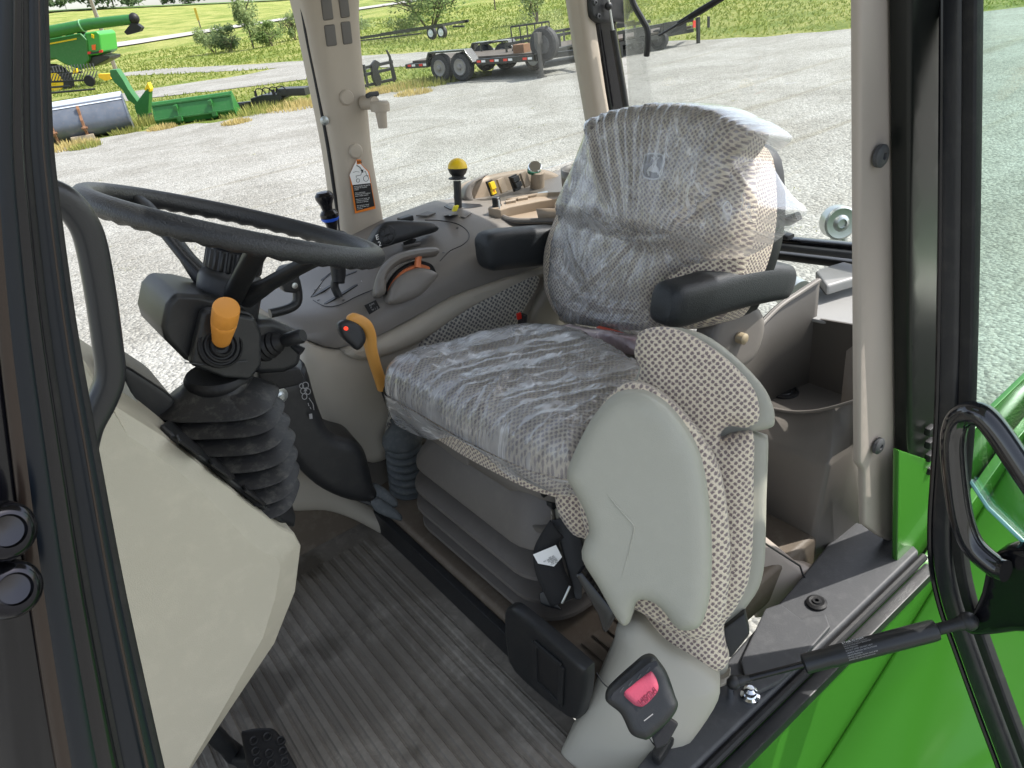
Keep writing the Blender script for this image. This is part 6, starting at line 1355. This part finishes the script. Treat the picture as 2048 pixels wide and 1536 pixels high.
gp_ = spl([Pb(x, y, .80) for x, y in [(95, 385), (128, 400), (160, 436), (180, 480), (198, 570), (214, 680), (220, 750), (204, 800), (178, 850), (165, 900)]], 5)
obj('loop', bar(gp_, [.014]*len(gp_), [.0125]*len(gp_), up=YB, n=18, e=3), BLACKG if 0 else mat('satin_black', (.02, .021, .023), .3, bump=.1, bscale=500), t)
# brake pedal
t = thing('brake_pedal', 'black studded brake pedal pad on a thick black arm at the bottom', 'pedal', Pz(540, 1536, 1.3))
ol = spl([Pz(x, y, 1.33) for x, y in [(490, 1482), (500, 1470), (540, 1464), (558, 1470), (575, 1500), (600, 1560), (590, 1640), (520, 1640), (500, 1560)]], 3, True)
pdc = sum(ol, V())/len(ol)
pd = pillow(ol, pdc, frame((-.1, -.35, 1)), .006, .01, .008, .012); obj('pad', pd, RUBBER, t)
b = B(); pn = V((-.1, -.35, 1)).normalized()
for i in range(5):
    for j in range(3):
        c = Pp(508+i*6+j*27-(i*2), 1482+i*21+(j == 1)*(-8 if i < 1 else 4), pdc+pn*.006, pn); b.lathe(c, pn, [(.0072, -.004), (.0072, .0035), (.0062, .0045), (.0048, .0035), (.0042, -.001)], 14)
obj('studs', b, RUBBER, t)
obj('arm', bar(spl([Pb(400, 1440, 1.05), Pb(440, 1480, 1.05), Pb(480, 1515, 1.04), Pz(520, 1520, 1.315)], 4), [.016]*13, [.014]*13), BLACK, t)
# ================================================================== INSTRUCTOR SEAT
IO = Pd(1290, 1020, 1.10); IN_ = V((-.74, -.54, .40)).normalized(); IF = frame(IN_)
def Pi(x, y, k=0.0): return Pp(x, y, IO+IN_*k, IN_)
t = thing('instructor_seat', 'folded instructor seat with sage grey shell and patterned fabric cushions by the door', 'seat', Pz(1380, 1380, 1.3))
sh1 = spl([Pi(x, y) for x, y in [(1214, 800), (1236, 786), (1268, 783), (1302, 792), (1345, 826), (1388, 890), (1408, 950), (1418, 1020), (1423, 1100), (1421, 1180), (1412, 1225), (1398, 1254), (1365, 1259), (1345, 1246), (1328, 1222), (1308, 1204), (1286, 1198), (1272, 1206), (1260, 1244), (1244, 1248), (1225, 1222), (1196, 1170), (1164, 1116), (1170, 1080), (1178, 1062), (1170, 1024), (1150, 985), (1134, 955), (1140, 925), (1160, 880), (1185, 835)]], 3, True)
obj('back_shell', pillow(sh1, IO, IF, .020, .026, .009, .034), SAGE, t)
crs = [Pi(x, y, .0199) for x, y in [(1214, 988), (1230, 1008), (1250, 1031), (1262, 1044), (1268, 1053), (1268, 1062), (1256, 1110), (1240, 1165)]]
obj('crease', B().tube(crs, list(np.interp(np.linspace(0, 1, len(crs)), [0, .1, .6, 1], [.0003, .0016, .0018, .0003])), 8), SAGE, t)
cu1 = spl([Pi(x, y, -.045) for x, y in [(1210, 800), (1250, 768), (1300, 775), (1360, 822), (1410, 888), (1440, 950), (1455, 1040), (1460, 1130), (1452, 1210), (1430, 1262), (1395, 1280), (1350, 1262), (1300, 1235), (1200, 1170), (1170, 1060), (1150, 960), (1165, 880)]], 4, True)
obj('back_cushion', pillow(cu1, IO-IN_*.05, IF, .030, .035, .010, .028), FABRIC, t)
cu2 = spl([Pi(x, y, -.095) for x, y in [(1266, 690), (1272, 668), (1296, 657), (1335, 657), (1390, 678), (1450, 720), (1495, 765), (1515, 800), (1520, 835), (1514, 852), (1490, 862), (1460, 858), (1444, 868), (1440, 884), (1462, 876), (1490, 872), (1508, 880), (1508, 960), (1506, 1100), (1496, 1180), (1470, 1232), (1448, 1262), (1450, 1300), (1458, 1330), (1446, 1352), (1410, 1362), (1365, 1364), (1342, 1352), (1300, 1312), (1272, 1268), (1266, 1232), (1278, 1212), (1250, 1190), (1200, 1140), (1172, 1092), (1140, 1078), (1112, 1040), (1102, 1000), (1108, 972), (1128, 958), (1160, 960), (1200, 860), (1258, 780), (1276, 740), (1264, 715)]], 3, True)
obj('seat_cushion', pillow(cu2, IO-IN_*.126, IF, .036, .034, .009, .028), FABRIC, t)
sh2 = spl([Pi(x, y, -.150) for x, y in [(1290, 668), (1330, 655), (1400, 668), (1465, 712), (1522, 770), (1545, 810), (1550, 838), (1545, 855), (1515, 863), (1500, 866), (1530, 876), (1537, 890), (1533, 1000), (1530, 1120), (1518, 1178), (1490, 1220), (1470, 1250), (1455, 1290), (1456, 1345), (1448, 1368), (1400, 1383), (1360, 1384), (1330, 1366), (1290, 1320), (1265, 1260), (1200, 1150), (1165, 1095), (1130, 1075), (1108, 1020), (1150, 990), (1250, 800), (1280, 730)]], 3, True)
obj('seat_shell', pillow(sh2, IO-IN_*.155, IF, .010, .014, .012, .035), SAGE, t)
rm = spl([Pi(x, y, -.145) for x, y in [(1102, 1020), (1110, 1045), (1125, 1068), (1145, 1085), (1168, 1098), (1172, 1104), (1150, 1100), (1120, 1082), (1104, 1050)]], 3, True); obj('lobe_rim', pillow(rm, IO-IN_*.145, IF, .012, .02, .008, .02), BEIGE, t)
rm = spl([Pi(x, y, -.138) for x, y in [(1272, 1270), (1300, 1318), (1345, 1358), (1400, 1366), (1450, 1352), (1460, 1345), (1458, 1362), (1440, 1374), (1385, 1386), (1345, 1380), (1300, 1335), (1272, 1290)]], 3, True); obj('lobe_rim', pillow(rm, IO-IN_*.138, IF, .012, .02, .008, .02), BEIGE, t)
ol = [Pi(x, y, -.02) for x, y in [(1150, 1150), (1163, 1144), (1225, 1220), (1238, 1222), (1212, 1268), (1205, 1262), (1195, 1230)]]; obj('hinge_bracket', B().prism(ol, -IN_*.04), BLACKG, t, .005)
obj('back_bracket', B().prism([Pi(x, y, -.13) for x, y in [(1430, 1270), (1490, 1225), (1500, 1270), (1460, 1320)]], -IN_*.03), BLACK, t, .005)
# base cover
t = thing('seat_base_cover', 'pale beige smooth base cover sweeping down to the floor under the instructor seat', 'trim panel', Pz(1200, 1500, 1.25))
qn = V((-.72, -.55, .42)).normalized(); qo = Pz(1110, 1536, 1.25)-qn*.030
def Pu(x, y, k=0.0): return Pp(x, y, qo+qn*k, qn)
ol = spl([Pu(x, y) for x, y in [(1238, 1245), (1226, 1285), (1200, 1345), (1175, 1405), (1145, 1460), (1118, 1510), (1104, 1560), (1096, 1640), (1240, 1660), (1320, 1560), (1400, 1460), (1440, 1385), (1410, 1340), (1330, 1290), (1280, 1240)]], 4, True)
obj('cover', pillow(ol, qo, frame(qn), .025, .07, .014, .05, crown=.004), mat('beige_base', (.37, .355, .30), .5, bump=.1, bscale=900, var=.03), t)
obj('seam', B().tube(spl([Pu(1193, 1345, .022), Pu(1205, 1365, .025), Pu(1222, 1380, .027)], 3), .0012, 6), INK, t); obj('seam', B().tube(spl([Pu(1292, 1465, .028), Pu(1305, 1485, .027), Pu(1318, 1500, .026)], 3), .0012, 6), INK, t)
# ---- seat belt buckle
t = thing('belt_buckle', 'black seat belt buckle with a pinkish red push button leaning by the sill', 'buckle', Pd(1330, 1490, 1.0))
KO = Pd(1285, 1400, .99); KN = V((-.50, -.55, .67)).normalized(); KF = frame(KN)
def Pk2(x, y, k=0.0): return Pp(x, y, KO+KN*k, KN)
ol = spl([Pk2(x, y) for x, y in [(1212, 1402), (1214, 1382), (1232, 1362), (1268, 1330), (1288, 1314), (1306, 1312), (1320, 1326), (1336, 1350), (1350, 1390), (1356, 1412), (1340, 1440), (1300, 1476), (1285, 1478), (1262, 1468), (1248, 1440), (1238, 1424)]], 4, True)
obj('body', pillow(ol, KO, KF, .014, .014, .006, .022), BLACK, t)
ol = spl([Pk2(x, y, .0145) for x, y in [(1246, 1387), (1264, 1369), (1288, 1350), (1302, 1342), (1312, 1354), (1318, 1374), (1312, 1390), (1290, 1412), (1276, 1414), (1262, 1406)]], 4, True)
bt = obj('push_button', pillow(ol, KO+KN*.0125, KF, .005, .008, .004, .004), PINKRED, t)
slt = [Pk2(x, y, .0148) for x, y in [(1222, 1396), (1226, 1386), (1298, 1326), (1312, 1322), (1316, 1330), (1240, 1392), (1226, 1402)]]; obj('slot', B().prism(slt, -KN*.003), INK, t)
b = B()
for f_ in (.2, .4, .6, .8): c = Pk2(1226+88*f_, 1393-67*f_, .0152); b.box(c, (.0007, .004, .001), (KF[0], (KF[1]+KF[0]*.8).normalized(), KN))
obj('slot_ribs', b, DARKTRIM, t)
xd = Pk2(1276, 1396, .018)-Pk2(1311, 1360, .018)
xh = Pk2(1278, 1392)-Pk2(1308, 1366); up_ = KN.cross(xh)
text('push_text', 'PUSH', Pk2(1309, 1374, .0180)+up_.normalized()*-.001, xh, up_, .0122, mat('dark_red_print', (.16, .01, .03), .5), bt, ext=.0003)
obj('line', B().tube([Pk2(1288, 1442, .0145), Pk2(1306, 1428, .0145)], .0007, 5), GREYP, t)
ol = [Pk2(x, y, -.01) for x, y in [(1302, 1470), (1340, 1436), (1358, 1448), (1335, 1490), (1312, 1500)]]; obj('strap_stub', B().prism(ol, -KN*.012), RUBBER, t, .003)
# ---- belt webbing with white tag
t = thing('seat_belt', 'black seat belt webbing with a printed white tag hanging beside the bellows', 'seat belt', Pd(1110, 1220, 1.3))
def Pw(x, y, k=0.0): return Pd(x, y, 1.24-k+(y-1100)*.0001)
lft = [(1100, 1040), (1075, 1080), (1066, 1110), (1072, 1150), (1085, 1180), (1102, 1215)]; rgt = [(1128, 1075), (1118, 1085), (1122, 1105), (1130, 1140), (1143, 1165), (1150, 1195)]
lf = spl([Pw(*p) for p in lft], 4); rg = spl([Pw(*p) for p in rgt], 4)
o = obj('webbing', B().grid([[a.lerp(c, k/6)+(CAM-a).normalized()*.006*math.sin(k/6*math.pi) for k in range(7)] for a, c in zip(lf, rg)]), mat('belt_webbing', (.012, .012, .013), .8, bump=.6, bscale=900), t); md = o.modifiers.new('thick', 'SOLIDIFY'); md.thickness = .002
tg_ = [Pw(x, y, .0105) for x, y in [(1066, 1109), (1112, 1090), (1124, 1114), (1108, 1133), (1076, 1127)]]; nrm = (CAM-tg_[0]).normalized()
o = obj('tag', B().prism(tg_, nrm*.0008), WHITE, t); o['label'] = 'white printed tag sewn on the black belt'
xh = tg_[0]-tg_[1]; up_ = nrm.cross(xh)
for i, s_ in enumerate(('LOT # 54971', 'CODE 148171', 'GR 2M', 'COMPLIES 166', 'FMVSS 209', 'SAE J386', 'MFD 2023')): text('tag_text', s_, tg_[1].lerp(tg_[2], .75)+(tg_[0]-tg_[1])*(.30-.02*i)+up_.normalized()*(-.0085+.0029*i)+nrm*.001, xh, up_, .0034, INK, o, ext=.0001)
obj('belt_ring', B().tube([Pw(1140, 1172, .01), Pw(1128, 1198, .012), Pw(1124, 1206, .01)], .0022, 8), STEEL, t)
b = B().prism([Pw(x, y) for x, y in [(1078, 1186), (1096, 1178), (1108, 1200), (1128, 1222), (1098, 1215), (1080, 1208)]], nrm*-.02); obj('anchor', b, BLACK, t, .004)
obj('anchor_strap', B().prism([Pd(x, y, 1.27) for x, y in [(1100, 1040), (1150, 1030), (1170, 1100), (1165, 1200), (1150, 1200), (1120, 1085)]], nrm*-.02), BLACK, t, .004)
# ================================================================== STORAGE BIN
t = thing('storage_bin', 'taupe moulded storage bin with lid and cup pad between seat and door pillar', 'storage bin', Pa(1600, 1100, 1.05))
fr_rim = [(1440, 800), (1500, 806), (1535, 815), (1580, 823), (1620, 823), (1660, 816), (1712, 801), (1740, 792)]
fr_sh = [(1440, 870), (1500, 880), (1545, 890), (1590, 905), (1630, 922), (1658, 930), (1702, 898), (1728, 880)]
fr_bt = [(1430, 1040), (1490, 1065), (1530, 1082), (1560, 1098), (1590, 1112), (1617, 1121), (1668, 1088), (1722, 1050)]
def binpt(i, p, base):
    if i <= 5: return Pa(p[0], p[1], base)
    return Pb(p[0], p[1], Pa(fr_sh[5][0], fr_sh[5][1], base).y-.002*(i-5))
A0 = 1.12
R0 = [Pa(x, y, A0+.05) for x, y in fr_rim]; R1 = [binpt(i, p, A0) for i, p in enumerate(fr_sh)]; R2 = [binpt(i, p, A0-.012) for i, p in enumerate(fr_bt)]
b = B().grid([R0, R1, R2]); o = obj('front_wall', b, TAUPE, t, .010, 3)
md = o.modifiers.new('thick', 'SOLIDIFY'); md.thickness = .004; md.offset = -1
obj('front_rim', B().tube(spl(R0, 4), .0035, 8), TAUPE, t)
BW = A0+.32
bw = [Pa(x, y, BW) for x, y in [(1542, 618), (1600, 632), (1740, 655), (1760, 900), (1500, 900)]]; BINSHADE = mat('bin_interior_shade', (.075, .068, .06), .5, bump=.1, bscale=800)  # taupe plastic darkened to stand in for the shade inside the bin
obj('back_wall', B().prism(bw, XA*.006), BINSHADE, t)
fz = Pa(1600, 760, BW).z
fl = [Pz(x, y, fz) for x, y in [(1490, 830), (1530, 760), (1575, 745), (1760, 780), (1760, 880), (1490, 880)]]; obj('bin_floor', B().prism(fl, -UPZ*.006), BINSHADE, t)
obj('cup_pad', B().lathe(Pz(1568, 784, fz+.001), UPZ, [(.034, 0), (.034, .003), (.028, .004), (.027, .002), (.018, .002), (.017, .004), (.004, .003)], 28), INK, t)
lw_t = [(1474, 708), (1500, 678), (1528, 645), (1562, 612), (1600, 586), (1640, 560)]
lt = [Pa(x, y, A0+.03+.30*i/5) for i, (x, y) in enumerate(lw_t)]
lb = [V((p.x, p.y-.0, fz)) for p in lt]
b = B().grid([spl([p-UPZ*.0+YB*.012 for p in lt], 4), spl([p+UPZ*.004+YB*.006 for p in lt], 4), spl(lt, 4), spl(lb, 4)]); obj('side_rim', B().tube(spl(lt, 4), .0045, 8), TAUPE, t); o = obj('side_wall', b, BINSHADE, t, smooth=60); md = o.modifiers.new('thick', 'SOLIDIFY'); md.thickness = .005
cr = [lt[0], Pa(1480, 760, A0+.04), R0[1]]; 
b = B().grid([spl([lt[0], Pa(1486, 745, A0+.035), Pa(1500, 790, A0+.045), R0[2]], 4), spl([lb[0], V((A0+.035, lb[0].y, fz)), V((A0+.045, R0[2].y, fz)), V((R0[2].x, R0[2].y, fz))], 4)]); o = obj('corner_wall', b, BINSHADE, t, smooth=60); md = o.modifiers.new('thick', 'SOLIDIFY'); md.thickness = .005
st = Pa(1560, 620, BW).z+.004
sf = [Pz(x, y, st) for x, y in [(1556, 621), (1600, 590), (1636, 562), (1760, 545), (1760, 660), (1640, 640)]]; obj('back_shelf', B().prism(sf, -UPZ*.01), mat('grey_lid', (.27, .27, .265), .45, bump=.1, bscale=900), t, .004)
hd = [Pz(x, y, st+.02) for x, y in [(1630, 562), (1640, 556), (1760, 520), (1760, 560), (1660, 590), (1652, 592)]]; o = obj('lid', B().prism(hd, UPZ*.028-XA*.004), MC['grey_lid'], t, .008, 3)
obj('lid_latch', B().prism([Pz(x, y, st+.012) for x, y in [(1634, 570), (1648, 566), (1662, 586), (1652, 592)]], UPZ*.02), INK, o, .002)
for (q, nm) in (([(1690, 700), (1716, 680), (1716, 830), (1678, 812)], 'divider'), ([(1694, 752), (1716, 744), (1716, 840), (1686, 830)], 'divider')):
    obj(nm, B().prism([Pa(x, y, A0+.2 if q[0][1] < 740 else A0+.13) for x, y in q], XA*.01+YB*-.05), TAUPE, t, .006)
# ================================================================== OPEN DOOR
DO = V((1.06, .4, 1.8)); DN = V((-1, .12, 0)).normalized()
def Pq(x, y, k=0.0): return Pp(x, y, DO+DN*k, DN)
t = thing('cab_door', 'open glass cab door with a black frame and bent grab bar at the right', 'door', Pq(1985, 1500))
fp = [(1916, -140), (1914, 200), (1911, 500), (1905, 800), (1896, 950), (1890, 1050), (1893, 1130), (1910, 1210), (1938, 1290), (1985, 1420), (2030, 1540), (2080, 1680)]
pth = spl([Pq(x, y) for x, y in fp], 4); obj('frame', bar(pth, [.016]*len(pth), [.014]*len(pth), up=DN, n=18, e=4), mat('door_frame_black', (.02, .021, .024), .32, bump=.1, bscale=300, dust=.05), t)
pth = spl([Pq(x+30, y-(8 if y > 1050 else 0), .006) for x, y in fp], 4); obj('outer_seal', bar(pth, [.010]*len(pth), [.010]*len(pth), up=DN, n=12), RUBBER, t)
pth = spl([Pq(x-30, y+(4 if y > 1050 else 0), .010) for x, y in fp], 4); obj('edge_strip', B().tube(pth, .0045, 8), BLACKG, t)
gl = [Pq(x, y, -.002) for x, y in [(1945, -140), (2500, -260), (2500, 1420), (2300, 1260), (2048, 1085), (1975, 1015), (1938, 960)]]
obj('glass_pane', B().prism(gl, -DN*.005), GLASSG, t)
obj('glass_edge', B().tube([Pq(1940, 962, .001), Pq(1976, 1016, .001), Pq(2048, 1086, .001), Pq(2300, 1262, .001)], .0028, 6), mat('teal_glass_edge', (.25, .6, .55), .2), t)
pth = spl([Pq(x, y, .05) for x, y in [(2012, 1142), (1990, 1132), (1945, 1090), (1922, 1030), (1910, 950), (1906, 880), (1918, 838), (1950, 826), (1985, 850), (2060, 960), (2150, 1090), (2200, 1160)]], 6)
obj('grab_bar', B().tube(pth, .0172, 18), mat('polished_black', (.012, .012, .014), .1, coat=.8), t)
ol = spl([Pq(x, y, .02) for x, y in [(1930, 1250), (1946, 1225), (1966, 1180), (1985, 1110), (2048, 1095), (2150, 1150), (2250, 1300), (2150, 1290), (2060, 1262), (2000, 1266), (1950, 1268)]], 3, True)
obj('latch_plate', pillow(ol, DO+DN*.02, frame(DN), .01, .012, .012, .02), BLACKG, t)
# gas strut
s0 = Pz(1462, 1366, 1.335); s1 = Pq(1936, 1243, .045)
t = thing('gas_strut', 'black gas strut with white lettering between door sill and open door', 'gas strut', s0)
d = (s1-s0); D_ = d.length; dn = d.normalized()
def at_(x): # parameter on the strut by picture x
    lo, hi = 0.0, 1.0
    for _ in range(40):
        m_ = (lo+hi)/2
        if pix(s0+d*m_)[0] < x: lo = m_
        else: hi = m_
    return s0+d*lo
obj('rod', B().tube([at_(1478), at_(1612)], .0055, 14), BLACKG, t)
ca, cb = at_(1606), at_(1876); cl = (cb-ca).length
cy = obj('cylinder', B().lathe(ca, dn, [(.010, 0), (.0155, .002), (.0162, .006), (.0162, cl*.20), (.0168, cl*.205), (.0168, cl*.215), (.0172, cl*.22), (.0172, cl*.95), (.0160, cl*.985), (.009, cl)], 28), mat('strut_black', (.016, .017, .018), .3, bump=.05, bscale=400), t)
obj('end_fitting', B().lathe(cb, dn, [(.007, -.004), (.0095, 0), (.0095, .03), (.0115, .034), (.0115, .05), (.004, .054)], 18), BLACK, t)
obj('ball_joint', B().sphere(s1, .0155, 14), BLACK, t); obj('ball_joint', B().sphere(s0+dn*.004, .0125, 14), BLACK, t)
obj('socket', B().lathe(s0+dn*.008, dn, [(.009, 0), (.009, .012), (.0065, .016), (.0065, .024)], 16), BLACK, t)
obj('stud', B().tube([s0-UPZ*.036, s0], .006, 12), CHROME, t)
tc_ = at_(1690); vw = (CAM-tc_).normalized(); vw = (vw-dn*vw.dot(dn)).normalized(); sd = vw.cross(dn) if True else 0
upv = vw.cross(dn)
for i, (s_, sz) in enumerate((('STAB-O-MAT', .0062), ('GAS SPRING  MADE QUALITY', .0030), ('DRUCKVORSCHRIFT BEACHTEN', .0030), ('HIGH PRESSURE', .0030), ('DO NOT OPEN  DO NOT HEAT', .0030), ('OBSERVE DISPOSAL INSTRUCTIONS', .0030), ('HAUTE PRESSION', .0030), ('NE PAS OUVRIR NE PAS CHAUFFER', .0030), ('RESPECTER LES INSTRUCTIONS', .0030))):
    ang = .95-i*.21; nn = (vw*math.cos(ang)+upv*math.sin(ang)).normalized(); text('strut_text', s_, tc_+nn*.0173, dn, nn.cross(dn), sz, WHITE if i == 0 else GREYP, cy, ext=.0001)
for o in list(bpy.data.objects):
    if '_w' in o: del o['_w']
